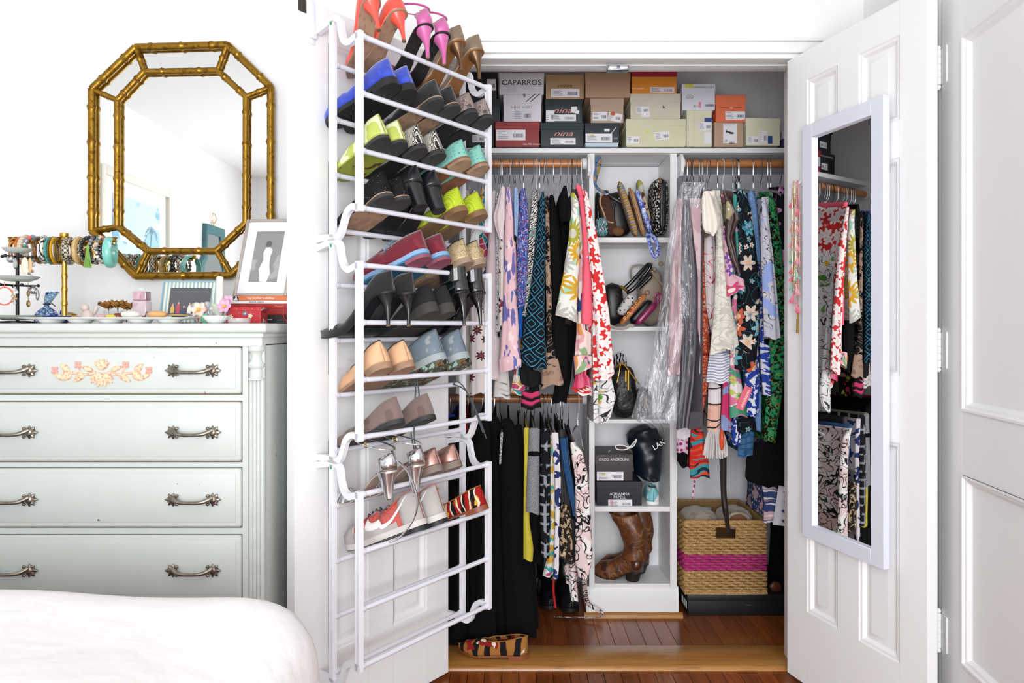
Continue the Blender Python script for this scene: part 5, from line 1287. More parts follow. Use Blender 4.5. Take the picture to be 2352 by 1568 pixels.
# ---------------------------------------------------------------- handbags in the cubbies
def rbox(b, p, q, wd, dp, y0, bev=.35, n=16, bulge=.12, M=None):
    """soft flat bag: axis from p to q in the xz plane, width wd across, depth dp from y0 backwards"""
    p, q = Vector((p[0], 0, p[1])), Vector((q[0], 0, q[1])); ax = (q-p); L = ax.length; ax.normalize(); nx = Vector((-ax.z, 0, ax.x)); rings = []
    for i in range(n+1):
        t = i/n; k = min(1, math.sqrt(max(0, 1-(abs(2*t-1))**8)))*(1+bulge*math.sin(PI*t))
        c = p+ax*(L*t); ring = []
        for a in [2*PI*j/20 for j in range(20)]:
            ca, sa = math.cos(a), math.sin(a)
            u = math.copysign(abs(ca)**.6, ca)*wd/2*max(k, .12); v = math.copysign(abs(sa)**.45, sa)*dp/2*max(k, .5)
            ring.append(c+nx*u+Vector((0, y0+dp/2+v, 0)))
        rings.append(ring)
    return b.loft(rings, True, True, True, M=M)
def bag(name, label, x0, y0, x1, y1, wpx, m, dp=.16, Y=2.75, cat='handbag', parts=None, bulge=.12):
    X0, Z0, X1, Z1 = px(x0, Y), pz(y0, Y), px(x1, Y), pz(y1, Y)
    t = thing(name, label, cat, (X1, Y, Z1))
    b = MB(); rbox(b, (0, 0), (X0-X1, Z0-Z1), wpx*Y/1568, dp, 0, bulge=bulge); b.build('body', m, t, 60)
    t['_o'] = 0
    if parts: parts(t, lambda x, y, d=0.: (px(x, Y)-X1, d, pz(y, Y)-Z1))
    del t['_o']
    return t
M_ikat = fabric('tan_blue_ikat', '#a9793c', [('noise', 40, .57, '#5f7f9c'), ('stripe', .022, .22, '#7f98ac', 1), ('stripe', .011, .12, '#c9b48c', 1)], uv=True, bump=(300, .3))
M_ikat2 = fabric('blue_tan_strap', '#5a7596', [('noise', 50, .55, '#b38a54'), ('noise', 60, .62, '#24344c')], uv=False)
def strapx(t, q):
    b = MB(); b.tube(curve([q(1400, 437, .03), q(1383, 436, .02), q(1369, 425, .01), q(1367, 400, .01), q(1371, 368, .02), q(1378, 357, .03), q(1381, 370, .03), q(1374, 395, .03), q(1369, 415, .03)], 6), .004, 8, flat=1.7, up=(0, 1, 0)); b.build('shoulder_strap', M_ikat2, t)
bag('clutch_bag', 'tan and blue ikat woven bag with a looping strap in the top cubby', 1424, 414, 1464, 541, 14, M_ikat, .06, 2.735, parts=strapx, bulge=.05)
M_bbag = mat('soft_black_leather', '#121214', .35, bump=(30, .3))
def bb(t, q):
    b = MB(); b.tube(curve([q(1397, 447, -.004), q(1412, 458, -.010), q(1432, 466, -.010), q(1444, 462, 0)], 6), .007, 8, flat=.3); b.build('flap_edge', M_bbag, t)
    b = MB(); b.tube(curve([q(1411, 465, -.004), q(1409, 485, -.006), q(1412, 512, -.002)], 5), .006, 8, flat=.3); b.build('belt_tab', mat('glossy_black_strap', '#1c1f24', .2), t)
    b = MB(); b.ball(q(1421, 457, -.012), .004, 8, 6); b.build('stud', M_silver, t)
bag('handbag', 'slouchy black leather handbag in the top cubby', 1420, 437, 1422, 543, 58, M_bbag, .11, 2.84, parts=bb)
M_bsuede = mat('brown_suede_lining', '#4a3024', .95)
def tb(t, q):
    b = MB(); b.tube(curve([q(1392, 443, -.008), q(1380, 452, -.010), q(1378, 468, -.010), q(1386, 490, -.010), q(1393, 508, -.010), q(1408, 512, -.008)], 6), .0035, 8, flat=.6); b.build('trim', mat('pale_tan_trim', '#b08c6e', .5), t)
    b = MB(); b.ball(q(1420, 531, .004), (.025, .012, .019), 14, 10); b.build('heel_patch', mat('caramel_suede', '#6e4828', .9), t)
bag('wedge_sandal', 'brown suede sandal with a pale tan rim lying in the top cubby', 1385, 445, 1408, 540, 28, M_bsuede, .04, 2.79, 'sandal', tb)
bag('scarf', 'teal striped silk scarf bundled at the bottom of the top cubby', 1382, 498, 1384, 542, 26, fabric('teal_striped_silk', '#2d8f92', [('wave', 30, .66, '#0f2c34', .5, 9), ('wave', 38, .86, '#cfc0c8', .5, 9)], uv=False, rough=.5, bump=(60, .6)), .045, 2.738, 'scarf')
bag('patent_pouch', 'black patent pouch behind the teal scarf', 1374, 437, 1374, 520, 12, M_pat, .10, 2.84, 'pouch')
M_tanl = mat('tan_leather', '#a77f56', .45, var=(30, .1), bump=(80, .15))
def tc(t, q):
    b = MB(); b.tube(curve([q(1444, 432, -.001), q(1456, 470, -.004), q(1473, 530, -.003)], 6), .0035, 8, flat=.5); b.build('fold_edge', mat('tan_edge', '#8f6a44', .5), t)
bag('clutch_bag', 'tan leather fold-over clutch beside the ikat bag', 1449, 429, 1481, 541, 11, M_tanl, .06, 2.737, parts=tc, bulge=.02)
M_td = fabric('blue_tie_dye', '#4a5fb4', [('noise', 24, .52, '#8fa3d6'), ('line', 30, .03, '#d6dcec', 2), ('noise', 20, .63, '#2f3f94')], uv=False, rough=.5)
def wl(t, q):
    b = MB(); b.tube(curve([q(1489, 536, .01), q(1491, 560, -.012), q(1498, 585, -.014), q(1506, 589, -.014), q(1510, 575, -.014), q(1505, 552, -.012), q(1494, 536, .01)], 6), .003, 8, flat=2.6, up=(0, 1, 0)); b.build('wrist_strap', M_td, t)
bag('wristlet', 'blue tie-dye wristlet with its loop hanging over the cubby edge', 1463, 433, 1496, 534, 12, M_td, .05, 2.736, parts=wl, bulge=.04)
bag('pouch', 'grey and yellow watercolour print pouch standing in the top cubby', 1469, 410, 1487, 505, 13, fabric('yellow_grey_watercolour', '#c3c2bb', [('noise', 30, .54, '#a9a74e'), ('noise', 40, .60, '#8d8d90'), ('noise', 35, .64, '#efeeea')], uv=False), .06, 2.84)
bag('pouch', 'brown and cream print pouch behind the blue wristlet', 1474, 438, 1492, 512, 12, fabric('brown_cream_print', '#cdb59a', [('noise', 40, .55, '#5c3826'), ('noise', 30, .62, '#efe6d6')], uv=False), .035, 2.795)
M_twd = fabric('black_white_boucle', '#17171a', [('noise', 130, .56, '#d8cfc6')], uv=False, bump=(200, .6))
def tw(t, q):
    b = MB(); b.tube(curve([q(1524, 425, -.010), q(1523, 460, -.016), q(1521, 520, -.012)], 6), .0045, 8); b.build('piping', M_pat, t)
    b = MB()
    for k in range(7): b.torus(q(1515, 410+k*8, -.010), .0045, .0012, 'y' if k % 2 else 'x', 12, 5)
    b.build('chain', mat('rose_gold', '#b87850', .3, 1), t)
    b = MB(); z0 = q(0, 530)[2]; rbox(b, (q(1522, 0)[0], z0), (q(1522, 0)[0], q(0, 412)[2]), .028, .03, -.012); b.build('side_gusset', M_bbag, t, 60)
bag('handbag', 'black and white boucle tweed bag with a gold chain in the top cubby', 1520, 403, 1520, 538, 34, M_twd, .15, 2.765, parts=tw)
# second cubby
def bk(t, q):
    for dx, dy, d in ((0, 0, .0), (9, 16, .02)):
        b = MB(); b.tube(curve([q(1432+dx, 664+dy*.5, .0+d), q(1452+dx*.6, 645+dy, -.008+d), q(1480+dx*.3, 615+dy*1.2, -.006+d), q(1491+dx*.3, 607+dy*1.3, .006+d), q(1494+dx*.3, 615+dy*1.3, .012+d), q(1470, 645+dy, .016+d)], 6), .0085, 10); b.build('handle', M_pat, t)
    b = MB(); b.tube([q(1424, 657, -.006), q(1440, 668, -.008)], .006, 8); b.build('buckle_bar', M_brass, t)
    b = MB(); b.torus(q(1417, 680, -.004), .008, .0014, 'y', 18, 6); b.build('ring', M_brass, t)
    b = MB(); b.ball(q(1410, 690, -.004), .004, 8, 6); b.build('red_bead', mat('red_bead', '#a8241c', .2), t)
bag('handbag', 'black leather handbag with two tall handles in the second cubby', 1408, 648, 1413, 747, 44, M_bbag, .13, 2.80, parts=bk)
bag('pouch', 'white pouch with black polka dots leaning on the black handbag', 1455, 677, 1424, 722, 19, fabric('polka_dot_cotton', '#cfcac8', [('dots', 62, .22, '#17171a', .15)], uv=False), .045, 2.742, 'pouch')
M_cg = fabric('coral_gold_brocade', '#b9783c', [('noise', 50, .55, '#d8564c'), ('noise', 60, .62, '#c9a44c')], uv=False, rough=.4)
def cg(t, q):
    b = MB()
    for k in range(11): b.torus(q(1473-k*4.4, 680+k*5.6, -.012), .0042, .0013, 'y' if k % 2 else 'x', 12, 5)
    b.build('chain', M_brass, t)
    for k in range(5): b = MB(); b.ball(q(1466-k*8, 690+k*10, -.010), .0045, 8, 6); b.build('coral_bead', mat('coral_bead', '#d0473e', .25), t)
    b = MB(); b.torus(q(1486, 672, -.004), .009, .0018, 'y', 16, 6); b.build('ring', M_brass, t)
bag('clutch_bag', 'coral and gold brocade clutch with a chain strap', 1486, 674, 1426, 746, 12, M_cg, .045, 2.74, parts=cg)
def gm_(t, q):
    for x, y in ((1458, 728), (1482, 710), (1470, 719)): b = MB(); b.ball(q(x, y, -.004), .004, 8, 6); b.build('gem', M_silver, t)
bag('pouch', 'black satin pouch with crystal studs between the coral and magenta bags', 1498, 690, 1452, 742, 19, mat('black_satin', '#0f1014', .35), .05, 2.79, 'pouch', gm_)
M_mag = mat('magenta_leather', '#8e1f56', .3, coat=.3, bump=(40, .1))
def mg(t, q):
    b = MB(); b.tube(curve([q(1507, 696, 0), q(1504, 682, -.006), q(1509, 674, -.008), q(1516, 678, -.008), q(1516, 690, -.006), q(1510, 697, 0)], 5), .0025, 8, flat=2.2, up=(0, 1, 0)); b.build('wrist_loop', M_mag, t)
    b = MB(); b.torus(q(1514, 693, -.004), .007, .0014, 'y', 16, 5); b.build('ring', M_silver, t)
bag('wristlet', 'magenta leather wristlet leaning in the second cubby', 1510, 695, 1463, 745, 14, M_mag, .045, 2.738, parts=mg)
M_taup = mat('taupe_leather', '#a3917f', .5, var=(20, .06), bump=(25, .3))
def tp_(t, q):
    b = MB(); b.tube(curve([q(1490, 610, .05), q(1472, 606, .05), q(1456, 612, .05), q(1455, 632, .06), q(1462, 645, .07)], 6), .0045, 8, flat=.6); b.build('strap', M_taup, t)
    for x, y, r in ((1503, 618, .010), (1517, 606, .010), (1496, 607, .007)): b = MB(); b.ball(q(x, y, -.004), r, 12, 8); b.build('knob', M_taup, t)
    b = MB(); b.tube(curve([q(1497, 622, -.004), q(1507, 640, -.010), q(1522, 655, -.004)], 5), .0045, 8); b.build('handle', M_taup, t)
bag('handbag', 'taupe leather tote slumped in the corner of the second cubby', 1496, 612, 1496, 748, 48, M_taup, .09, 2.855, parts=tp_)
o = MB().tube(curve([P(1402, 748, 2.732), P(1415, 753, 2.728), P(1436, 753, 2.728), P(1446, 747, 2.732), P(1456, 749, 2.735)], 6), .0025, 8, flat=2.4, up=(0, 1, 0)).build('bag_strap', mat('grey_beige_strap', '#b3a49a', .6)); tag(o, 'grey beige strap curling over the second cubby edge', 'strap')
# third cubby
M_raff = fabric('black_raffia', '#111216', [('noise', 120, .6, '#2a2f38')], uv=False, rough=.4, bump=(90, .9))
def rf(t, q):
    for x, d in ((1437, -.004), (1442, -.008)): b = MB(); b.box(q(x, 0)[0]-.003, q(x, 0)[0]+.003, d-.002, d+.002, q(0, 896)[2], q(0, 850)[2], .0008, seg=1); b.build('clasp_bar', M_brass, t)
    b = MB(); b.tube(curve([q(1416, 842, -.006), q(1428, 834, -.010), q(1442, 848, -.008), q(1455, 866, -.004), q(1468, 882, 0)], 6), .0035, 8); b.build('frame_bar', M_brass, t)
    b = MB(); b.ball(q(1424, 833, -.008), .005, 8, 6); b.ball(q(1433, 832, -.008), .005, 8, 6); b.build('kiss_lock', M_brass, t)
    b = MB(); b.tube(curve([q(1424, 836, -.010), q(1420, 860, -.012), q(1416, 878, -.010)], 5), .0022, 6); b.build('chain_end', M_brass, t)
bag('handbag', 'black raffia purse with brass clasp in the third cubby', 1430, 838, 1440, 962, 54, M_raff, .13, 2.757, parts=rf)
bag('clutch_bag', 'dark satin clutch with a brass edge behind the plastic bag', 1484, 892, 1488, 962, 26, mat('charcoal_satin', '#2a2830', .3), .12, 2.77, parts=lambda t, q: MB().tube([q(1478, 905, -.006), q(1484, 930, -.006)], .003, 6).build('clasp', M_brass, t))
bag('book', 'dark brown notebook standing at the side of the third cubby', 1371, 893, 1371, 962, 8, mat('dark_brown_cover', '#2c2220', .5), .15, 2.752, 'notebook', bulge=0)
bag('card_pack', 'clear packet with zebra print card behind the raffia purse', 1424, 810, 1428, 900, 30, fabric('zebra_card', '#d6d6da', [('wave', 30, .55, '#1a1a1c', .7, 5)], uv=False), .012, 2.92, 'card', bulge=0)
# fourth cubby
t = sbox('aubergine grey box stacked on the navy box in the fourth cubby', 1367, 1454, 1043, 1104, 1067, '#3a3338', '#40383d', Y=2.757, depth=.19, stickers=[(1371, 1432, 1083, 1103), (1382, 1390, 1086, 1091, '#d8c83a', 0, False)], texts=[('ENZO ANGIOLINI', 1410, 1055, 6.2, '#e8e4e2')])
text('Enzo Angiolini', .009, mat('ink_e8e4e2', '#e8e4e2', .6), t, Matrix.Translation((-.01, .07, pz(1043, 2.757)-pz(1104, 2.757)+.0003)) @ Matrix.Rotation(1.3, 4, 'Z'))
sbox('navy black box with white capital lettering in the fourth cubby', 1370, 1475, 1105, 1164, 1122, '#1b2028', '#1b2028', Y=2.757, depth=.19, z0=sz(1163)+.0005, stickers=[(1397, 1452, 1147, 1164), (1402, 1408, 1148, 1163, '#e8a0a0', 0, False)], texts=[('ADRIANNA', 1423, 1134, 6.4, '#e8e8ec'), ('PAPELL', 1423, 1141.5, 6.4, '#e8e8ec')])
M_navy = mat('navy_nylon', '#0d1826', .35, bump=(14, .9))
t = thing('drawstring_bag', 'navy nylon drawstring bag with white cord and lettering in the fourth cubby', 'bag', (px(1492, 2.77), 2.77, sz(1163)))
qq = lambda x, y, d=0.: (px(x, 2.77)-t.location.x, d, pz(y, 2.77)-t.location.z)
b = MB(); rings = []
prf = [(1108, 1482, 1524), (1095, 1464, 1526), (1070, 1462, 1528), (1045, 1461, 1528), (1020, 1446, 1533), (1005, 1444, 1524), (992, 1456, 1520), (984, 1492, 1512)]
for j in range(22):
    k = j/21*(len(prf)-1); i0 = min(int(k), len(prf)-2); f2 = k-i0
    y = lerp(prf[i0][0], prf[i0+1][0], f2); a = qq(lerp(prf[i0][1], prf[i0+1][1], f2), y); c = qq(lerp(prf[i0][2], prf[i0+1][2], f2), y)
    cx, hw = (a[0]+c[0])/2, (c[0]-a[0])/2; ring = []
    for q in range(28):
        an = 2*PI*q/28; n2 = noise.noise((math.cos(an)*1.5, math.sin(an)*1.5, j*.35))
        ring.append((cx+hw*math.cos(an)*(1+.05*n2), .075+(.07*math.sin(an))*(1+.22*n2), a[2]+.006*n2))
    rings.append(ring)
b.loft(rings, True, True, True); b.build('sack', M_navy, t, 70)
b = MB(); b.tube(curve([qq(1462, 1008, -.0), qq(1440, 1028, -.02), qq(1418, 1030, -.02), qq(1412, 1022, -.02), qq(1425, 1020, -.02), qq(1450, 1025, -.015), qq(1463, 1010, 0)], 6), .0026, 6); b.build('cord', M_wt, t)
text('LAK', .030, M_wt, t, Matrix.Translation(qq(1513, 1021, -.002)) @ Matrix.Rotation(PI/2, 4, 'X') @ Matrix.Rotation(.55, 4, 'Z'))
M_aqua = fabric('aqua_white_leather', '#7fc4c8', [('noise', 16, .52, '#efefee')], uv=False, rough=.3, bump=None)
Ms = Matrix.Translation((px(1501, 2.77), 2.765, sz(1163)+.001)) @ Matrix.Rotation(PI/2, 4, 'Z')
t = shoe('aqua and white leather sneaker under the navy drawstring bag', Ms, Last(L=.18, W=.038, back=.055, sidez=.055, vamp=.5, crown=.06, toeh=.03), M_aqua, M_wt, 'flat', M_wt, None, .012, 'trainer', 'trainer', heel_th=.001); del t['group']
# ---------------------------------------------------------------- cowboy boots
M_boot = fabric('distressed_brown_leather', '#5c3317', [('noise', 9, .53, '#714322'), ('line', 14, .018, '#8a5c34', 1.5), ('noise', 22, .63, '#3a1f10')], uv=False, rough=.4, bump=(25, .5))
M_bootd = mat('dark_stacked_heel', '#1c1310', .4)
def cowboy(label, x, Y, yaw, hs=1., dx=0.):
    Mb = Matrix.Translation((px(x, Y), Y, sz(1340)+.001)) @ Matrix.Rotation(yaw, 4, 'Z')
    t = thing('cowboy_boot', label, 'boot', M=Mb, group='cowboy boots')
    l = Last(L=.205, W=.042, heel=.042, toe='point', back=.075, sidez=.072, vamp=.34, crown=.088, toeh=.03)
    l.upper().build('vamp', M_boot, t, 60, merge=True, solid=.001); l.slab(.006, 0).build('sole', M_bootd, t, 50)
    b = MB(); rings = []
    for i in range(6):
        k = i/5; r = lerp(.034, .027, k); rings.append([(.036+.006*k+r*math.cos(a), .029*(1-.15*k)*math.sin(a), .042*(1-k)) for a in [2*PI*q/16 for q in range(16)]])
    b.loft(rings, True, True, True); b.build('stacked_heel', M_bootd, t)
    b = MB(); rings = []
    H = .262*hs
    for j in range(26):
        k = j/25; z = .085+k*(H-.085); lean = -.004-.016*math.sin(PI*k)+(.02*k*k)
        rx = interp([(0, .046), (.25, .044), (.6, .052), (1, .062)], k); ry = interp([(0, .034), (.3, .034), (1, .040)], k)
        sl = .006*math.sin(14*k)*(1-k)
        ring = []
        for q in range(26):
            an = 2*PI*q/26; n2 = noise.noise((math.cos(an)*1.4, math.sin(an)*1.4, z*26))
            zz = z+(.012*k*abs(math.cos(an)) if k > .9 else 0)
            ring.append((.045+lean+dx*k*k+(rx+.005*n2+sl*.5)*math.cos(an), (ry+.004*n2)*math.sin(an), zz+.003*n2))
        rings.append(ring)
    b.loft(rings, True); b.build('shaft', M_boot, t, 70, solid=.002)
    b = MB(); rings = []
    for i in range(13):
        a = -1+2*i/12; s = .20*abs(a)**1.5; y = math.copysign(l.w(max(s, .002)), a) if a else 0
        hh = .062*(1-.2*abs(a)); rings.append([(l.L*s-.003, y*1.08, l.zs(s)), (l.L*s-.004, y*1.22, l.zs(s)+hh*.5), (l.L*s+.0, y*1.12, l.zs(s)+hh)])
    b.loft(rings, False); b.build('heel_counter', mat('glossy_brown_counter', '#4a2412', .2, coat=.4), t, 60, solid=.001)
cowboy('distressed brown cowboy boot with toe toward the skirts, in the bottom cubby', 1476, 2.765, PI-.42, 1., .02)
cowboy('distressed brown cowboy boot standing behind the other one in the bottom cubby', 1490, 2.86, PI-.30, 1., .0)
# ---------------------------------------------------------------- basket, box under it, slippers
M_bbox = mat('matte_black_card', '#0f0f11', .5)
t = thing('storage_box', 'flat black cardboard box under the woven basket', 'box', (px(1690, 2.75), 2.747, .001))
MB().box(px(1580, 2.75)-px(1690, 2.75), .30, 0, .34, 0, .084, .002).build('body', M_bbox, t)
MB().box(px(1578, 2.75)-px(1690, 2.75), .302, -.002, .342, .058, .086, .002).build('lid', M_bbox, t)
for k in range(3): MB().box(px(1580, 2.75)-px(1690, 2.75)-.0015, px(1580, 2.75)-px(1690, 2.75)-.0005, .02+k*.03, .04+k*.03, .02, .05).build('side_label', M_stk, t)
text('shoe box', .006, mat('ink_gold', '#8a7a4a', .5), t, front(.05, -.0026, .045))
BW, BD, BH = .162, .165, .292
bc = (px(1667.5, 2.747), 2.750+BD, .088)
t = thing('basket', 'natural woven seagrass basket with a magenta band standing on the black box', 'basket', bc)
M_sea1 = fabric('natural_seagrass', '#b8935f', [('noise', 140, .55, '#a17a48'), ('noise', 190, .60, '#cbab78')], uv=False, rough=.8, bump=(160, .5))
M_magb = fabric('magenta_seagrass', '#b83c7a', [('noise', 150, .58, '#a22e6a')], uv=False, rough=.7, bump=(160, .5))
M_bin = mat('basket_inside', '#ab8654', .9)
b = MB(); e = .006
for x0, x1, y0, y1 in ((-BW+e, -BW+2*e, -BD+e, BD-e), (BW-2*e, BW-e, -BD+e, BD-e)): b.box(x0, x1, y0, y1, .004, BH-.004)
for y0, y1 in ((-BD+e, -BD+2*e), (BD-2*e, BD-e)):
    hx = .042
    b.box(-BW+e, -hx, y0, y1, .004, BH-.004); b.box(hx, BW-e, y0, y1, .004, BH-.004); b.box(-hx, hx, y0, y1, .004, .222); b.box(-hx, hx, y0, y1, .268, BH-.004)
b.box(-BW+e, BW-e, -BD+e, BD-e, .002, .008); b.build('lining', M_bin, t)
ROWS = 26
def perim(frac):   # frac 0..4 around the rectangle
    s = int(frac) % 4; f2 = frac-int(frac)
    return [(-BW+2*BW*f2, -BD), (BW, -BD+2*BD*f2), (BW-2*BW*f2, BD), (-BW, BD-2*BD*f2)][s]
nrm = [(0, -1), (1, 0), (0, 1), (-1, 0)]
for r in range(ROWS):
    z = .006+(r+.5)*(BH-.010)/ROWS; m = M_magb if 8 <= r <= 13 else M_sea1
    hole = .222 < z < .268
    segs = [(0, 4.0)] if not hole else [(.63, 2.37), (2.63, 4.37)]
    for a0, a1 in segs:
        pts = []; n = int((a1-a0)*56)
        for k in range(n+1):
            fr = (a0+(a1-a0)*k/n) % 4; p = perim(fr); nn = nrm[int(fr) % 4]
            o2 = .0048*math.sin(fr*14*PI+PI*r)
            pts.append((p[0]+nn[0]*o2, p[1]+nn[1]*o2, z+.0018*math.sin(fr*14*PI+PI*r+1)))
        b = MB(); b.tube(pts if len(segs) > 1 else pts[:-1], .0062, 7, len(segs) > 1, len(segs) == 1, .8); b.build('weave_row', m, t, 60)
for y in (-BD, BD):
    b = MB(); b.tube([(-.046, y, .218), (.046, y, .218), (.046, y, .272), (-.046, y, .272)], .005, 8, False, True); b.build('handle_rim', M_sea1, t)
for z in (BH-.002, .004):
    b = MB(); b.tube([(-BW, -BD, z), (0, -BD-.001, z), (BW, -BD, z), (BW, 0, z), (BW, BD, z), (0, BD, z), (-BW, BD, z), (-BW, 0, z)], .0075, 8, False, True); b.build('rim', M_sea1, t)
M_fluf = fabric('cream_sheepskin', '#b9aa98', [('noise', 25, .55, '#a3937f')], uv=False, rough=1., bump=(120, 1.), sheen=.6)
def slipper(label, x, y, z, yaw, patch):
    t = thing('slipper', label, 'slipper', (bc[0]+x, bc[1]+y, bc[2]+z), (0, 0, yaw), 'sheepskin slippers in the basket'); rings = []
    for j in range(15):
        th_ = PI*j/14; rings.append([])
        for k in range(28):
            a = 2*PI*k/28; d = Vector((math.sin(th_)*math.cos(a), math.sin(th_)*math.sin(a), math.cos(th_)))
            n2 = 1+.06*noise.noise(d*5)+.05*noise.noise(d*14)
            rings[-1].append((d.x*.074*n2, d.y*.10*n2, d.z*.045*n2))
    b = MB(); b.loft(rings, True); b.build('fleece', M_fluf, t, 80)
    if patch:
        b = MB(); b.ball((.0, -.092, .012), (.036, .012, .026), 16, 10); b.build('suede_toe', mat('chestnut_suede', '#7a5638', .95), t)
        b = MB(); b.torus((0, -.092, .008), .042, .007, 'y', 24, 8, M=Matrix.Translation((0, 0, .004)) @ Matrix.Diagonal((1, 1, .75, 1))); b.build('fleece_cuff', M_fluf, t)
slipper('cream sheepskin slipper with its fleece cuff up in the basket', -.075, -.03, .268, .15, False)
slipper('cream sheepskin slipper with a chestnut suede toe in the basket', .075, -.03, .272, -.1, True)
# black boots on the closet floor under the skirts
for x, Y, lab in ((1250, 2.86, 'black leather boot on the closet floor under the patterned skirt'), (1296, 2.83, 'black leather boot on the closet floor beside the cubby unit')):
    Mb = Matrix.Translation((px(x, Y), Y, .016)) @ Matrix.Rotation(-PI/2+.15, 4, 'Z')
    Mb = Matrix.Translation((px(x, Y), Y+.17, .016)) @ Matrix.Rotation(-PI/2+.1, 4, 'Z')
    t = thing('boot', lab, 'boot', M=Mb)
    l = Last(L=.25, W=.046, back=.075, sidez=.07, vamp=.36, crown=.085, toeh=.035)
    l.upper().build('vamp', M_blea, t, 60, merge=True, solid=.001); l.slab(.015, 0, 1.05).build('sole', M_rub, t, 50)
    b = MB(); b.loft([[(.05+.045*math.cos(a), .036*math.sin(a), z) for a in [2*PI*q/18 for q in range(18)]] for z in (.06, .1, .16, .24)], True); b.build('shaft', M_blea, t, 60, solid=.002)
# ---------------------------------------------------------------- hanging clothes
def strip(b, levels, Yn, Yf, thick=.014, slope=.03, nz=26, fold=.005, seed=0., hem=.006, xf=0., loc=(0, 0, 0), pleat=.12, slant=0.):
    """cloth hanging edge-on: its near edge follows levels [(y,xl,xr)] (photo rows at depth Yn), the cloth runs back to Yf"""
    y0, y1 = levels[0][0], levels[-1][0]; rings = []
    for i in range(nz+1):
        t = i/nz; y = lerp(y0, y1, t); xl, xr = interp(levels, y)
        X0, X1 = px(xl, Yn), px(xr, Yn); c = (X0+X1)/2; a = (X1-X0)/2; z = pz(y, Yn); d = min(a*.9, .035, (Yf-Yn)*.5)
        if i == 0: a *= .55; d *= .5
        ring = []
        def put(x, yy, th=None):
            k = 1-abs(yy-RY)/max(.05, RY-Yn)
            zz = z+slope*max(0, k)*(1-t)**2+hem*math.sin(yy*60+seed*3+x*90)*t**6-(slant*Yn/1568)*(x-c)/max(a, .004)*.5*t**3
            fx = fold*math.sin(yy*38+seed*5+z*4)*min(1, t*2.5)
            ring.append((x+fx-loc[0], yy-loc[1], max(zz, .004)-loc[2]))
        for k in range(19):
            th = PI*k/18; w1 = min(1, 3*t); n3 = noise.noise((th*1.6+seed, z*5, seed))
            rp = 1+(pleat*math.sin(th*7+seed*4+z*2)+pleat*.8*math.sin(th*4-z*7+seed)+1.6*pleat*n3)*w1
            put(c-a*math.cos(th)*(1+.10*n3*w1), Yn+d-d*math.sin(th)*rp)
        b2 = min(thick, a)
        for k in range(1, 6): f2 = k/5; put(lerp(c+a, c+xf+b2, f2**.7), lerp(Yn+d, Yf, f2))
        put(c+xf, Yf+.004)
        for k in range(5, 0, -1): f2 = k/5; put(lerp(c-a, c+xf-b2, f2**.7), lerp(Yn+d, Yf, f2))
        rings.append(ring)
    return b.loft(rings, True, True, False, uvo=(seed*.37, seed*.61))
GN = [0]; STR = []; YN = {}
def garment(name, label, cat, hang, parts, group, rz=RZ):
    """makes the thing; its cloth is cut later by hang_clothes(), when its neighbours on the rod are known"""
    GN[0] += 1; loc = (px(hang, RY), RY, rz)
    t = thing(name, label, cat, loc, group=group)
    for j, p in enumerate(parts):
        pn, m, lv = p[:3]; kw = dict(p[3]) if len(p) > 3 else {}
        S = dict(t=t, g=GN[0], n=pn, m=m, lv=lv, pri=kw.pop('Yn', 2.53), Yf=2.945, kw=kw, seed=GN[0]*1.7+j*.9, loc=loc, lab=label, b=.0026, d=.015, hang=hang)
        kw.pop('Yf', None); S['key'] = sum((a+c)/2 for _, a, c in lv)/len(lv)
        if 'plastic bag' in label or 'plastic garment bag' in label or 'dry-cleaning' in label:
            if 'inside' in label or 'dry-cleaning' in label: S['g'] = -1
        STR.append(S)
    return t
def pav(want, gaps, lo, hi):
    """order-keeping positions nearest to want with the given gaps"""
    cum = [0]
    for g in gaps: cum.append(cum[-1]+g)
    bl = []
    for w, c in zip(want, cum):
        bl.append([w-c, 1])
        while len(bl) > 1 and bl[-2][0] > bl[-1][0]:
            b2 = bl.pop(); a = bl.pop(); bl.append([(a[0]*a[1]+b2[0]*b2[1])/(a[1]+b2[1]), a[1]+b2[1]])
    out = [v for v, n in bl for _ in range(n)]
    return [min(max(v, lo), hi-cum[-1])+c for v, c in zip(out, cum)]
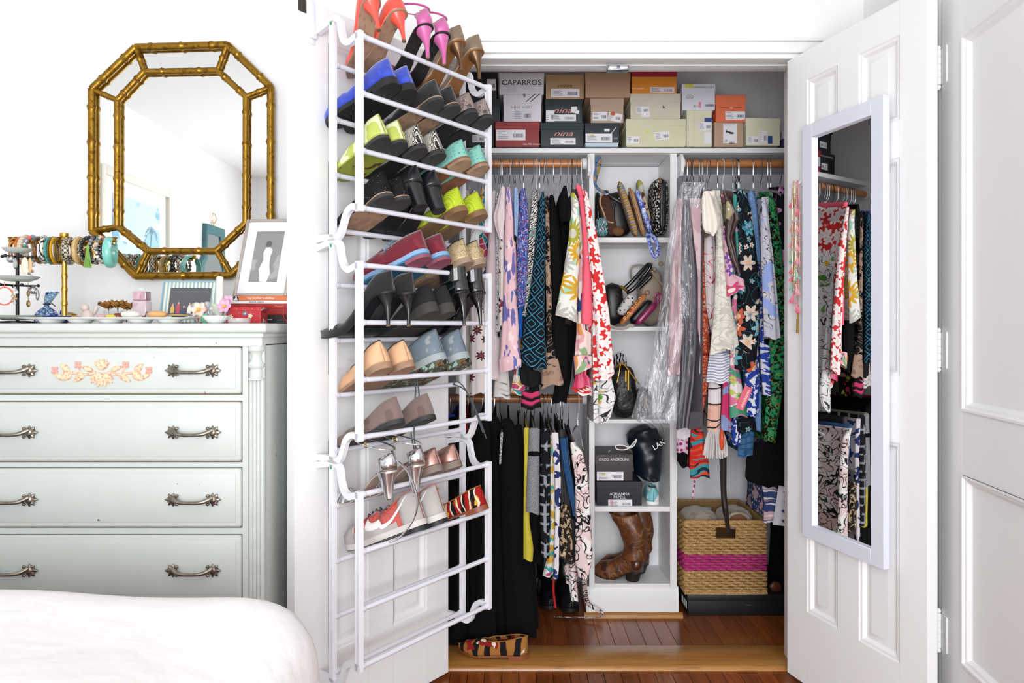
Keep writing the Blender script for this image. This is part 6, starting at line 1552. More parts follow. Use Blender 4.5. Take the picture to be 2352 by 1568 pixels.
def hang_clothes(base, lo, hi, zmin, rodz=None):
    """lays the near edges of neighbouring clothes one behind the other and runs each cloth back in its own slot on the rod"""
    global STR
    A = sorted(STR, key=lambda q: q['pri']); STR = []; DZ = .012
    bag = [q for q in A if q['n'] == 'plastic']
    for q in A:
        q['Y'] = base; q['D'] = q['d']+.005
        if q['n'] == 'plastic': q['d'] = .066; q['D'] = .078; q['b'] = .0105
    done = []
    for q in sorted(A, key=lambda q: (q['n'] != 'plastic', q['pri'])):
        if q['g'] == -1 and q['n'] != 'plastic': q['Y'] = bag[0]['Y']+.022; done.append(q); continue
        for f in done:
            y0, y1 = max(q['lv'][0][0], f['lv'][0][0])-6, min(q['lv'][-1][0], f['lv'][-1][0])+10
            if y1 <= y0: continue
            ov = -9
            for k in range(int((y1-y0)/5)+1):
                a, c = interp(q['lv'], y0+k*5), interp(f['lv'], y0+k*5); ov = max(ov, min(a[1], c[1])-max(a[0], c[0]))
            if f['g'] == q['g']:
                if ov > 0: q['Y'] = max(q['Y'], f['Y']+.007)
            elif ov > 3: q['Y'] = max(q['Y'], f['Y']+f['D'])
        done.append(q)
    print('LAYERS', max(q['Y'] for q in A), sorted((round(q['Y'], 3), q['lab'][:30]) for q in A)[-3:])
    for q in A:
        q['zt'] = pz(q['lv'][0][0], q['Y']); q['zb'] = max(zmin, pz(q['lv'][-1][0], q['Y']))
        ks = range(math.floor(q['zb']/DZ), math.ceil((q['zt']+q['kw'].get('slope', .03))/DZ)+1); q['ks'] = ks; q['T'] = {}
        def lens(z, q=q):
            xl, xr = interp(q['lv'], min(max(752-(z-HC)*1568/q['Y'], q['lv'][0][0]), q['lv'][-1][0])); return px(xl, q['Y']), px(xr, q['Y'])
        q['lens'] = lens
        for k in ks: x = lens(k*DZ); q['T'][k] = (x[0]+x[1])/2
        YN[(q['lab'], q['n'])] = q['Y']
    B = sorted([q for q in A if not (q['g'] == -1 and q['n'] != 'plastic')], key=lambda q: q['key'])
    for it in range(6):
        if it:
            for q in B:
                T = dict(q['T'])
                for k in q['ks']:
                    n = [T[m2] for m2 in (k-2, k-1, k, k+1, k+2) if m2 in T]; q['T'][k] = sum(n)/len(n)
        allk = sorted({k for q in B for k in q['ks']})
        for k in allk:
            row = [q for q in B if k in q['T']]
            if not row: continue
            w = pav([q['T'][k] for q in row], [a['b']+c['b']+(.0012 if a['g'] != c['g'] else .0006) for a, c in zip(row, row[1:])], lo+row[0]['b'], hi-row[-1]['b'])
            for q, v in zip(row, w): q['T'][k] = v
    for q in A:
        if q['g'] == -1 and q['n'] != 'plastic':
            for k in q['ks']: q['T'][k] = bag[0]['T'].get(k, q['T'][k])+(-.0045 if q['key'] < 1570 else .0045)
    def at(q, z):
        k = z/DZ; a = math.floor(k); T = q['T']; k0 = min(max(a, q['ks'][0]), q['ks'][-1]); k1 = min(max(a+1, q['ks'][0]), q['ks'][-1]); return lerp(T[k0], T[k1], k-a)
    for q in A:
        zs = [q['zt']]+[k*DZ for k in reversed(q['ks']) if q['zb']+.002 < k*DZ < q['zt']-.002]+[q['zb']]
        q['rows'] = []
        for z in zs:
            X0, X1 = q['lens'](z)
            for f in A:
                if f['g'] == q['g'] or f['Y'] >= q['Y'] or not (f['zb']-.02 < z < f['zt']+.02): continue
                tf = at(f, z)
                if f['key'] > q['key']: X1 = min(X1, tf-f['b']-.0012)
                else: X0 = max(X0, tf+f['b']+.0012)
            q['rows'].append([z, X0, X1])
    for i, q in enumerate(A):
        for f in A[i+1:]:
            if f['g'] == q['g'] or abs(f['Y']-q['Y']) >= .0195: continue
            if 'plastic' in (f['n'], q['n']): continue
            l, r = (q, f) if q['key'] < f['key'] else (f, q)
            rz = {round(z/DZ): row for row in r['rows'] for z in [row[0]]}
            for row in l['rows']:
                o = rz.get(round(row[0]/DZ))
                if o and row[2] > o[1]-.001: m2 = (row[2]+o[1])/2; row[2] = m2-.0006; o[1] = m2+.0006
    for q in A:
        kw = q['kw']; Y = q['Y']; loc = q['loc']; seed = q['seed']; slope, hem, pleat, slant = kw.get('slope', .03), kw.get('hem', .006), kw.get('pleat', .12)*1.5, kw.get('slant', 0.)
        rings = []; n = len(q['rows'])
        for i, (z, X0, X1) in enumerate(q['rows']):
            t = (q['zt']-z)/(q['zt']-q['zb']); T = at(q, z)
            if X1-X0 < .003: X0, X1 = T-.0015, T+.0015
            c, a = (X0+X1)/2, (X1-X0)/2; d = min(q['d'], max(a*.9, .002))
            if i == 0: a *= .6
            Yf = q['Yf'] if rodz is None or z > rodz+.06 else 2.703
            Yf = max(Yf, Y+d+.012); ring = []
            def put(x, yy):
                k = 1-abs(yy-RY)/max(.05, RY-Y)
                zz = z+slope*max(0, k)*(1-t)**2+hem*math.sin(yy*60+seed*3+x*90)*t**6-(slant*Y/1568)*min(1, max(-1, (x-c)/max(a, .004)))*.5*t**3
                ring.append((x-loc[0], yy-loc[1], max(zz, zmin)-loc[2]))
            for k in range(19):
                th = PI*k/18; w1 = min(1, 3*t); n3 = noise.noise((th*1.6+seed, z*5, seed))
                rp = 1+(pleat*math.sin(th*7+seed*4+z*2)+pleat*.8*math.sin(th*4-z*7+seed)+1.6*pleat*n3)*w1
                put(c-a*math.cos(th)*(1-.08*abs(n3)*w1), Y+d-d*math.sin(th)*min(1.12, max(.3, rp)))
            yb = Y+d+.0022
            for f2 in (0, .33, .66, 1): put(T+q['b'], lerp(yb, Yf, f2))
            put(T, Yf+.003)
            for f2 in (1, .66, .33, 0): put(T-q['b'], lerp(yb, Yf, f2))
            rings.append(ring)
        b = MB(); b.loft(rings, True, True, False, uvo=(seed*.37, seed*.61)); b.build(q['n'], q['m'], q['t'], 75)
    # where the hangers go: the top of each cloth that reaches its shoulder
    tops = {}
    for q in A:
        if q['g'] not in tops or q['zt'] > tops[q['g']][0]: tops[q['g']] = (q['zt'], at(q, q['zt']))
    return sorted(x for z, x in tops.values() if z > max(v[0] for v in tops.values())-.12)
F = fabric
f_ppk = F('pale_pink_crepe', '#e2d2d4', rough=.8)
f_bei = F('beige_linen', '#d8cfc4', [('noise', 30, .62, '#e6ded6')])
f_star = F('ivory_with_brown_stars', '#e6dedb', [('flower', 16, .30, 8, '#5a3038', '#8a4a48', .8)])
f_scr = F('white_with_black_script', '#dcdadc', [('line', 60, .045, '#1c1c22', 1.5)])
f_dkfl = F('white_with_plum_flowers', '#e8dcd8', [('noise', 11, .60, '#3a1a30', 1), ('noise', 18, .66, '#8a3a50')])
f_lav = F('pink_with_lavender_brushstrokes', '#e6bfc4', [('streak', 45, 12, .57, '#6f6aa8'), ('streak', 38, 11, .66, '#5a78b0', -.2), ('streak', 40, 14, .64, '#f2dcd6', .5)])
f_mul = F('multicolour_paisley', '#c86a6a', [('cell', 40, ['#2f8f9a', '#d8a43c', '#c04a6a', '#e6d8cc', '#3a4a90'], 1.), ('edge', 40, .06, '#e8dcd0')])
f_lbl = F('pale_blue_chambray', '#8aa6cc', [('noise', 200, .55, '#a9bfdc')])
f_blu = F('royal_blue_scribble_print', '#2f478e', [('dots', 48, .20, '#8e2a48'), ('line', 42, .03, '#b9b4d2', 2.5), ('noise', 30, .68, '#1f2f70')])
f_roy = F('royal_blue_lining', '#1f55a8')
f_fea = F('black_white_feather_print', '#d9d4ce', [('wave', 36, .48, '#2c2a2c', .9, 9), ('dots', 9, .12, '#3fa89a'), ('dots', 9, .06, '#c03a68')])
f_lat = F('black_with_teal_diamond_lattice', '#0d1218', [('lattice', .062, .030, '#3b86a6', .26)])
f_blk = F('black_crepe', '#060607', rough=.9, bump=(300, .25)); f_blk2 = F('black_knit', '#08080a', rough=.95, bump=(150, .4))
f_bfl = F('black_with_beige_flowers', '#131214', [('flower', 14, .58, 5, '#a08472', '#7a6254', .8), ('line', 30, .03, '#9a7f6c', 1.5)])
f_pet = F('black_with_white_petals', '#141416', [('noise', 20, .70, '#d8d2cc')])
f_neo = F('black_with_bright_flowers', '#141214', [('noise', 18, .60, '#c83a68'), ('noise', 22, .64, '#b9c83c'), ('noise', 25, .68, '#e0a83a')])
f_lac = F('white_speckled_lace', '#dcd8d4', [('noise', 110, .60, '#77726e')], bump=(200, .6))
f_nav = F('navy_speckled_cotton', '#2a4078', [('noise', 60, .58, '#d6d8e0'), ('noise', 24, .66, '#1f55a8')])
f_sun = F('white_with_sunflowers', '#e2e4dc', [('noise', 12, .56, '#9fcfb8'), ('noise', 14, .60, '#9ec46a'), ('flower', 11, .62, 14, ['#d0a030', '#b9b4ae', '#a8a038', '#86c8b4'], '#c8c2b4', 1.)])
f_wat = F('pastel_watercolour_cotton', '#ead6ce', [('streak', 16, 9, .54, '#e0a0a4', .7), ('streak', 18, 9, .58, '#d98f58', -.6), ('streak', 20, 8, .60, '#8a86b4', .5), ('streak', 18, 9, .61, '#8aa67c', -.4), ('streak', 22, 12, .66, '#2c3c78', .9)])
f_cor = F('coral_pink_cotton', '#ec6478', rough=.8)
f_redf = F('red_with_white_flowers', '#cf3232', [('flower', 26, .62, 5, '#efe6e4', '#e8d4d0', 1.), ('noise', 42, .60, '#efe6e4')])
f_hot = F('hot_pink_silk', '#cc3a62', rough=.4)
f_pal = F('white_palm_leaf_print', '#e3e1e0', [('line', 22, .022, '#2a2a2e', 1.5), ('noise', 16, .62, '#5c9a40'), ('noise', 20, .69, '#d8a83c')])
GL = 'clothes on the upper rod beside the shoe rack'
G = lambda *a: garment(*a, GL)
G('coat', 'beige linen coat deep behind the shoe rack', 'coat', 1065, [('body', f_bei, [(437, 1062, 1078), (520, 1055, 1085), (700, 1048, 1092), (905, 1046, 1104)])])
G('blouse', 'ivory blouse with brown star flowers behind the shoe rack', 'blouse', 1090, [('body', f_star, [(437, 1082, 1096), (600, 1078, 1102), (740, 1080, 1112), (905, 1078, 1120)], {'Yn': 2.520})])
G('blouse', 'red and green floral blouse partly hidden by the shoe rack', 'blouse', 1108, [('body', f_mul, [(430, 1102, 1116), (520, 1098, 1120), (700, 1096, 1124), (906, 1092, 1118)], {'Yn': 2.550})])
G('coat', 'long pale pink coat next to the shoe rack', 'coat', 1128, [('body', f_ppk, [(437, 1128, 1142), (520, 1124, 1147), (640, 1114, 1149), (800, 1098, 1151), (872, 1090, 1149)], {'Yn': 2.525, 'slope': .01})])
G('blouse', 'white blouse with black script print', 'blouse', 1140, [('body', f_scr, [(440, 1138, 1147), (600, 1139, 1151), (762, 1140, 1151)], {'Yn': 2.518})])
G('dress', 'white lace speckled dress hem below the pink coat', 'dress', 1146, [('body', f_lac, [(450, 1142, 1150), (700, 1140, 1158), (850, 1138, 1168), (914, 1132, 1173)], {'Yn': 2.570})])
G('blouse', 'pale pink cap sleeve blouse over a plum floral skirt panel', 'blouse', 1155, [('body', f_dkfl, [(440, 1150, 1158), (520, 1146, 1159), (640, 1146, 1161), (745, 1145, 1159)], {'Yn': 2.515}), ('cap_sleeve', f_ppk, [(428, 1150, 1160), (455, 1143, 1161), (498, 1131, 1161), (520, 1136, 1158), (545, 1146, 1156)], {'Yn': 2.485, 'Yf': 2.660})])
G('shirt', 'pink shirt with lavender brushstrokes and rolled cuff', 'shirt', 1168, [('body', f_lav, [(432, 1162, 1172), (600, 1160, 1180), (800, 1156, 1188)], {'Yn': 2.530}), ('sleeve', f_lav, [(430, 1161, 1172), (480, 1160, 1180), (600, 1157, 1187), (700, 1154, 1189), (800, 1149, 1194), (824, 1147, 1198)], {'Yn': 2.490, 'Yf': 2.650}), ('cuff', f_lav, [(818, 1146, 1199), (826, 1145, 1200), (850, 1147, 1198)], {'slant': -14, 'Yn': 2.484, 'Yf': 2.655, 'hem': 0})])
G('dress', 'multicolour paisley dress seen as a thin edge', 'dress', 1178, [('body', f_mul, [(450, 1176, 1184), (600, 1182, 1193), (780, 1186, 1199), (860, 1180, 1204), (905, 1172, 1209)], {'Yn': 2.550})])
G('shirt', 'pale blue chambray shirt edge', 'shirt', 1184, [('body', f_lbl, [(430, 1181, 1189), (480, 1180, 1192), (540, 1182, 1190)], {'Yn': 2.525})])
G('dress', 'royal blue dress with pale scribble print', 'dress', 1200, [('body', f_roy, [(440, 1192, 1206), (640, 1188, 1206), (775, 1190, 1200)], {'Yn': 2.530}), ('sleeve', f_blu, [(432, 1195, 1206), (470, 1192, 1213), (560, 1187, 1214), (640, 1186, 1211), (705, 1188, 1206)], {'Yn': 2.500, 'Yf': 2.640})])
G('dress', 'navy speckled dress hem under the lattice blouse', 'dress', 1205, [('body', f_nav, [(450, 1200, 1210), (700, 1186, 1210), (880, 1172, 1212), (908, 1176, 1208)], {'Yn': 2.570})])
G('blouse', 'black and white feather print blouse', 'blouse', 1227, [('sleeve', f_fea, [(440, 1222, 1233), (480, 1219, 1237), (560, 1211, 1231), (640, 1202, 1225), (724, 1199, 1211)], {'slant': 4, 'Yn': 2.505, 'Yf': 2.880})])
G('blouse', 'black blouse with teal diamond lattice', 'blouse', 1247, [('sleeve', f_lat, [(440, 1243, 1250), (480, 1237, 1253), (560, 1229, 1254), (640, 1221, 1252), (740, 1205, 1252), (800, 1198, 1254), (843, 1199, 1257)], {'slant': 10, 'Yn': 2.490, 'Yf': 2.880, 'pleat': .05})])
G('blouse', 'black blouse with white petals below the lattice blouse', 'blouse', 1236, [('body', f_pet, [(460, 1236, 1246), (760, 1208, 1240), (850, 1192, 1242), (885, 1195, 1246)], {'Yn': 2.525})])
G('dress', 'black dress hem with bright pink and lime flowers', 'dress', 1240, [('body', f_neo, [(460, 1238, 1248), (760, 1212, 1240), (880, 1200, 1238), (938, 1196, 1244)], {'Yn': 2.545})])
G('blouse', 'black blouse with beige flowers and flared cuff', 'blouse', 1258, [('sleeve', f_bfl, [(450, 1252, 1261), (540, 1251, 1263), (700, 1255, 1268), (775, 1254, 1268), (850, 1245, 1288), (886, 1243, 1296)], {'slant': -10, 'Yn': 2.498, 'Yf': 2.880})])
G('dress', 'black dress with a wide draped front', 'dress', 1270, [('body', f_blk, [(447, 1262, 1272), (500, 1258, 1284), (600, 1252, 1292), (700, 1250, 1300), (775, 1258, 1306), (870, 1264, 1306)], {'Yn': 2.502})])
G('blouse', 'black short sleeve top with a ruffled sleeve', 'blouse', 1290, [('body', f_blk2, [(446, 1286, 1303), (600, 1276, 1306), (760, 1270, 1320), (860, 1278, 1314), (925, 1268, 1302)], {'Yn': 2.520}), ('sleeve', f_blk, [(426, 1294, 1302), (445, 1288, 1304), (470, 1285, 1312), (498, 1284, 1313), (505, 1290, 1310)], {'Yn': 2.485, 'Yf': 2.650})])
G('blouse', 'white blouse with sunflowers in yellow and mint', 'blouse', 1316, [('sleeve', f_sun, [(442, 1311, 1322), (470, 1312, 1331), (540, 1307, 1333), (620, 1296, 1331), (680, 1285, 1328), (731, 1276, 1326)], {'slant': 18, 'hem': .002, 'Yn': 2.470, 'Yf': 2.780, 'pleat': .06})])
G('shirt', 'pastel watercolour shirt with a folded cuff', 'shirt', 1328, [('sleeve', f_wat, [(455, 1324, 1334), (560, 1328, 1341), (700, 1325, 1343), (760, 1325, 1360), (822, 1320, 1378)], {'Yn': 2.470, 'Yf': 2.640}), ('cuff', f_wat, [(816, 1318, 1380), (826, 1318, 1380), (852, 1322, 1378)], {'slant': -18, 'Yn': 2.464, 'Yf': 2.645, 'hem': 0})])
t_cor = G('shirt', 'plain coral pink short sleeve shirt', 'shirt', 1332, [('sleeve', f_cor, [(424, 1321, 1334), (450, 1329, 1346), (520, 1337, 1357), (600, 1340, 1359), (700, 1336, 1365), (746, 1335, 1371)], {'slant': 8, 'hem': .002, 'Yn': 2.458, 'Yf': 2.640, 'pleat': .04})])
G('dress', 'red dress with large white flowers', 'dress', 1343, [('sleeve', f_redf, [(437, 1338, 1348), (470, 1344, 1357), (560, 1351, 1377), (650, 1360, 1391), (740, 1367, 1403), (820, 1372, 1409), (869, 1376, 1413)], {'slant': -14, 'Yn': 2.455, 'Yf': 2.640, 'pleat': .08}), ('skirt', f_redf, [(700, 1338, 1350), (800, 1326, 1362), (862, 1308, 1380), (905, 1312, 1378)], {'slant': 14, 'Yn': 2.490, 'Yf': 2.640})])
G('blouse', 'hot pink silk blouse hem under the watercolour cuff', 'blouse', 1336, [('body', f_hot, [(600, 1332, 1346), (830, 1330, 1368), (888, 1316, 1370)], {'Yn': 2.480, 'Yf': 2.640})])
G('blouse', 'white blouse with green palm leaves hanging before the cubby', 'blouse', 1348, [('sleeve', f_pal, [(560, 1352, 1362), (760, 1372, 1390), (860, 1378, 1404), (920, 1374, 1416), (965, 1376, 1406)], {'slant': -16, 'Yn': 2.480, 'Yf': 2.640})])
SL = hang_clothes(2.43, CXL+.02, .302, .02, RZ2)
b = MB(); b.lathe([(0, .0016), (.004, .0016), (.005, 0), (0, -.001)], n=14, M=Matrix.Rotation(PI/2, 4, 'X')); o = b.build('button', mat('coral_button', '#f08a98', .3), t_cor); yb = YN[('plain coral pink short sleeve shirt', 'sleeve')]; p = P(1349, 590, yb); o.location = (p.x-t_cor.location.x, yb-.001-RY, p.z-RZ)
# clear plastic hangers with steel hooks
M_clear = mat('clear_hanger_plastic', '#d6d8de', .1, alpha=.30, coat=.6); M_wire = mat('hook_wire', '#b4b7bc', .22, 1)
def make_hanger(label, group, mbody, mhook):
    t = thing('hanger', label, 'hanger', (0, 0, 0), group=group)
    pts = []
    for k in range(13): a = -.6+(PI+.6)*k/12; pts.append((0, -.0185*math.cos(PI-a)*1.0, .0185*math.sin(a)))
    pts = [(0, .0185*math.cos(a), .0185*math.sin(a)) for a in [-.5+(PI+.5)*k/12 for k in range(13)]]
    pts += [(0, -.0185, -.02), (0, -.0185, -.045), (0, -.010, -.062), (0, 0, -.075), (0, 0, -.10)]
    MB().tube(pts, .0016, 6).build('hook', mhook, t)
    b = MB(); b.box(-.003, .003, -.010, .010, -.125, -.082, .002, seg=1)
    b.tube(curve([(0, -.205, -.165), (0, -.16, -.145), (0, -.06, -.118), (0, 0, -.11), (0, .06, -.118), (0, .16, -.145), (0, .205, -.165)], 5), .0022, 8, flat=2.4, up=(1, 0, 0)); b.build('body', mbody, t)
    return t
def hang_all(slots, sets, z, lo, hi, rng):
    """one hanger in every garment's slot, the spare ones in the widest gaps"""
    want = sorted([(x, k) for k, (p, xs) in enumerate(sets) for x in xs]); pos = list(slots)[:len(want)]
    while len(pos) < len(want):
        e = [lo]+sorted(pos)+[hi]; g, m2 = max((b2-a, (a+b2)/2) for a, b2 in zip(e, e[1:])); pos.append(m2)
    used = set()
    for X, (x, k) in zip(sorted(pos), want):
        p = sets[k][0]; o = copy_tree(p) if k in used else p; used.add(k)
        o.location = (X, RY, z)
        for ch in o.children:
            if ch.name.startswith('hook'): ch.rotation_euler = (0, 0, rng.uniform(-.4, .4))
rg = random.Random(9)
M_wht = mat('white_plastic', '#e9e9ee', .4); M_bpl = mat('black_plastic', '#151518', .35)
h1 = make_hanger('clear plastic hanger with a steel hook on the rod beside the shoe rack', 'clear hangers on the first rod', M_clear, M_wire)
h3 = make_hanger('white plastic hanger among the clear ones on the blouse rod', 'white hangers', M_wht, M_wht)
h6 = make_hanger('black velvet hanger on the blouse rod', 'black hangers', M_bpl, M_blk)
hang_all(SL, [(h1, [1064, 1076, 1090, 1100, 1112, 1124, 1133, 1144, 1151, 1161, 1171, 1179, 1188, 1197, 1204, 1211, 1217, 1228, 1240, 1254, 1262, 1271, 1280, 1287, 1294, 1301, 1309, 1318]), (h3, [1249, 1331]), (h6, [1147, 1304])], RZ, CXL+.10, .30, rg)
# ---------------------------------------------------------------- dresses on the second rod
GR = 'clothes on the rod over the basket'
G = lambda *a: garment(*a, GR)
f_dkg = F('charcoal_satin_dress', '#35323a', rough=.35); f_rose = F('faded_rose_dress', '#b89a9e', [('noise', 10, .55, '#c7b0b2')])
f_orp = F('orange_bandana_paisley', '#c4441f', [('dots', 75, .20, '#d8b49c', .6), ('line', 46, .022, '#d8a88c', 2), ('flower', 22, .3, 6, '#d8b49c', '#8a2a18', .6), ('stripe', .16, .06, '#8a2a18', 1)])
f_crm = F('cream_silk', '#e6dcd0', rough=.6); f_crl = F('white_with_coral_branches', '#ebdfe0', [('line', 10, .016, '#c8304c', 2.5), ('noise', 16, .73, '#c8304c')])
f_eml = F('ivory_embroidered_lace', '#dcd6cc', [('line', 22, .05, '#c3bcb0', 2)], bump=(60, .8))
f_str = F('blue_white_stripe', '#e6e4e8', [('stripe', .0105, .40, '#8a92b0', 1)])
f_lin = F('white_peach_line_flowers', '#e6e0e0', [('noise', 10, .60, '#e8b8a4'), ('edge', 14, .035, '#2c2a30')])
f_ofl = F('orange_dress_with_teal_feathers', '#d0482a', [('wave', 9, .60, '#3a8f98', .8, 5), ('flower', 8, .60, 16, '#c22c24', '#eac4ac', .6), ('line', 14, .018, '#1c2a3c', 2)])
f_brn = F('dark_brown_silk_scarf', '#3a2320', rough=.4); f_olv = F('taupe_scarf_with_lime_edge', '#a39486', [('stripe', .05, .12, '#a8b438', 0), ('dots', 40, .2, '#e0d8d0')])
f_mfl = F('bright_retro_floral', '#d8a8b4', [('flower', 22, .55, 6, ['#2f8a86', '#c8466e', '#7a4f9c', '#a9b03c'], '#e8d8d0', 1.), ('noise', 26, .62, '#2c7a6c')])
f_bxf = F('black_with_exotic_flowers', '#111319', [('flower', 15, .50, 6, ['#d8c4b4', '#5f9fb4', '#c05a3c', '#7fb4c0'], '#e0b088', .7), ('flower', 34, .4, 5, ['#6fa8b8', '#e0d4c8'], '#c05a3c', .3), ('line', 12, .010, '#2f7a88', 2.5), ('noise', 22, .69, '#c8b4a4')])
f_tea = F('teal_print_silk', '#4f9f94', [('noise', 20, .58, '#b8a8c8')])
f_den = F('faded_denim', '#5f80ac', [('noise', 120, .55, '#7596bd')]); f_bwp = F('blue_white_scatter_print', '#2a45a0', [('noise', 60, .52, '#d9dae4')])
f_doo = F('pale_grey_doodle_print', '#b9b9c4', [('line', 17, .022, '#33343c', 2), ('noise', 11, .61, '#8fa0d4'), ('noise', 14, .69, '#e6d0bc')])
f_grn = F('black_with_emerald_scrolls', '#0e1512', [('noise', 38, .50, '#1f8a5a', 1.5), ('line', 34, .022, '#8a8a3a', 1.5), ('dots', 40, .16, '#2fa86c')])
f_bpf = F('black_with_pink_flowers', '#14141a', [('flower', 13, .5, 5, '#c68ab4', '#8a5a9c', .8)])
f_pbf = F('pink_blue_rose_print', '#8a9ac4', [('noise', 13, .54, '#c83a6c', 1), ('noise', 16, .62, '#dcd0e0'), ('noise', 15, .68, '#c8c46a')])
f_swl = F('green_pink_swirl_silk', '#3a8a6c', [('noise', 18, .50, '#e0d6d8', 1.5), ('noise', 19, .58, '#d0688c', 1.5), ('noise', 20, .63, '#b9c04c', 1.5)], rough=.5)
f_spk = F('cobalt_white_speckle', '#26409a', [('noise', 55, .54, '#dfe0e8')]); f_dl = F('denim_blue_lace', '#3f6a94', [('noise', 80, .56, '#2c4f74')], bump=(120, .9))
f_ban = F('navy_pink_bandana', '#3a4a78', [('noise', 22, .56, '#d8b4bc'), ('dots', 40, .18, '#e8e4ea', .4)]); f_dia = F('white_with_navy_diamonds', '#dcdce4', [('dots', 26, .24, '#3a4078', .1)])
f_mau = F('pink_with_plum_dots', '#d8b8c8', [('dots', 45, .3, '#8a3a70', .5)])
f_wte = F('white_cotton_tee', '#dcd6dc')
G('dress', 'faded rose dress inside the plastic garment bag', 'dress', 1572, [('body', f_rose, [(455, 1556, 1564), (560, 1549, 1560), (640, 1543, 1557), (800, 1537, 1557), (860, 1534, 1554)], {'Yn': 2.500, 'Yf': 2.630})])
G('dress', 'charcoal satin dress inside the plastic garment bag', 'dress', 1580, [('body', f_dkg, [(438, 1568, 1584), (520, 1564, 1594), (640, 1564, 1607), (760, 1568, 1606), (860, 1564, 1600), (985, 1555, 1584)], {'Yn': 2.500, 'Yf': 2.640, 'pleat': .2})])
q = NT('crinkled_clear_plastic'); co = q.n('TexCoord').outputs['Object']
tr = q.n('BsdfTransparent', {0: (.97, .97, .98, 1)}); gl = q.n('BsdfGlossy', {0: (.95, .95, .97, 1), 1: .12}); df = q.n('BsdfDiffuse', {0: (.8, .8, .83, 1)})
mpp = q.n('Mapping', {0: co, 3: (16, 16, 4)}).outputs[0]
ns = q.n('TexNoise', {'Vector': mpp, 'Scale': 1.5, 'Detail': 4., 'Distortion': 1.2}).outputs[0]
bp = q.n('Bump', {'Height': ns, 'Strength': 1., 'Distance': .02}).outputs[0]; q.put(gl.inputs['Normal'], bp); q.put(df.inputs['Normal'], bp)
fc = q.n('LayerWeight', {0: .5, 'Normal': bp}).outputs['Facing']
fr_ = q.mth('ADD', q.mth('MULTIPLY', q.mth('POWER', fc, 2.), .6), .09, True)
m1 = q.n('MixShader', {0: fr_, 1: tr.outputs[0], 2: gl.outputs[0]}); m2 = q.n('MixShader', {0: .04, 1: m1.outputs[0], 2: df.outputs[0]})
q.t.links.new(m2.outputs[0], q.t.nodes['Material Output'].inputs['Surface']); M_plas = q.m
G('garment_bag', 'crinkled clear plastic dry-cleaning bag hanging over two dresses', 'garment bag', 1575, [('plastic', M_plas, [(418, 1568, 1580), (445, 1560, 1584), (480, 1550, 1592), (560, 1540, 1600), (640, 1532, 1610), (720, 1522, 1614), (800, 1508, 1609), (860, 1490, 1604), (920, 1468, 1594), (962, 1455, 1582), (984, 1500, 1566)], {'Yn': 2.455, 'Yf': 2.648, 'pleat': .3, 'fold': .008, 'hem': .012, 'nz': 40})])
G('top', 'black strappy top edge beside the garment bag', 'top', 1582, [('body', f_blk, [(420, 1576, 1581), (520, 1586, 1596), (700, 1596, 1606)], {'Yf': 2.715, 'Yn': 2.520})])
G('blouse', 'white tee with mauve dotted hem under the plastic bag', 'blouse', 1590, [('body', f_wte, [(430, 1586, 1600), (700, 1590, 1606), (950, 1558, 1592), (1006, 1554, 1592)], {'Yf': 2.715, 'Yn': 2.535}), ('hem_panel', f_mau, [(990, 1556, 1584), (1042, 1556, 1583)], {'Yn': 2.542, 'Yf': 2.680}), ('under_hem', f_blk, [(1000, 1558, 1582), (1058, 1556, 1580), (1072, 1568, 1580)], {'Yn': 2.560, 'Yf': 2.680})])
G('dress', 'orange bandana paisley dress', 'dress', 1606, [('body', f_orp, [(438, 1603, 1610), (470, 1599, 1614), (560, 1602, 1620), (660, 1600, 1627), (730, 1598, 1631), (800, 1591, 1633), (860, 1590, 1632), (920, 1594, 1623), (972, 1594, 1612)], {'Yn': 2.510})])
G('dress', 'orange dress with teal feathers and red flowers at the hem', 'dress', 1610, [('body', f_ofl, [(450, 1606, 1614), (700, 1604, 1622), (900, 1600, 1618), (970, 1592, 1616), (1010, 1586, 1620), (1060, 1584, 1631), (1097, 1586, 1633)], {'Yn': 2.525})])
G('blouse', 'cream silk flutter sleeve blouse', 'blouse', 1624, [('body', f_crl, [(450, 1616, 1628), (530, 1619, 1643), (620, 1620, 1649), (700, 1624, 1653), (760, 1634, 1653), (775, 1640, 1650)], {'Yn': 2.502}), ('flutter_sleeve', f_crm, [(438, 1617, 1630), (458, 1614, 1641), (505, 1615, 1655), (524, 1616, 1656), (534, 1622, 1644)], {'Yn': 2.470, 'Yf': 2.640, 'hem': .012})])
G('blouse', 'ivory embroidered lace top', 'top', 1642, [('body', f_eml, [(436, 1634, 1644), (500, 1645, 1661), (600, 1647, 1671), (700, 1644, 1683), (780, 1635, 1698), (804, 1632, 1701)], {'slant': -16, 'Yn': 2.488})])
G('shirt', 'blue and white striped shirt with a flared striped cuff', 'shirt', 1652, [('sleeve', f_str, [(450, 1648, 1656), (560, 1654, 1664), (760, 1642, 1680), (840, 1628, 1687), (878, 1624, 1692)], {'slant': -6, 'Yn': 2.500, 'Yf': 2.830})])
t_fr = G('scarf', 'white and peach line flower scarf with a long white fringe', 'scarf', 1648, [('body', f_lin, [(560, 1640, 1652), (800, 1636, 1660), (870, 1629, 1659), (930, 1628, 1659), (988, 1626, 1656)], {'Yn': 2.510, 'Yf': 2.660})])
G('blouse', 'bright retro floral blouse with a short sleeve', 'blouse', 1664, [('sleeve', f_mfl, [(446, 1654, 1665), (500, 1660, 1673), (560, 1665, 1686), (620, 1669, 1707), (672, 1671, 1717)], {'slant': -10, 'Yn': 2.480, 'Yf': 2.830})])
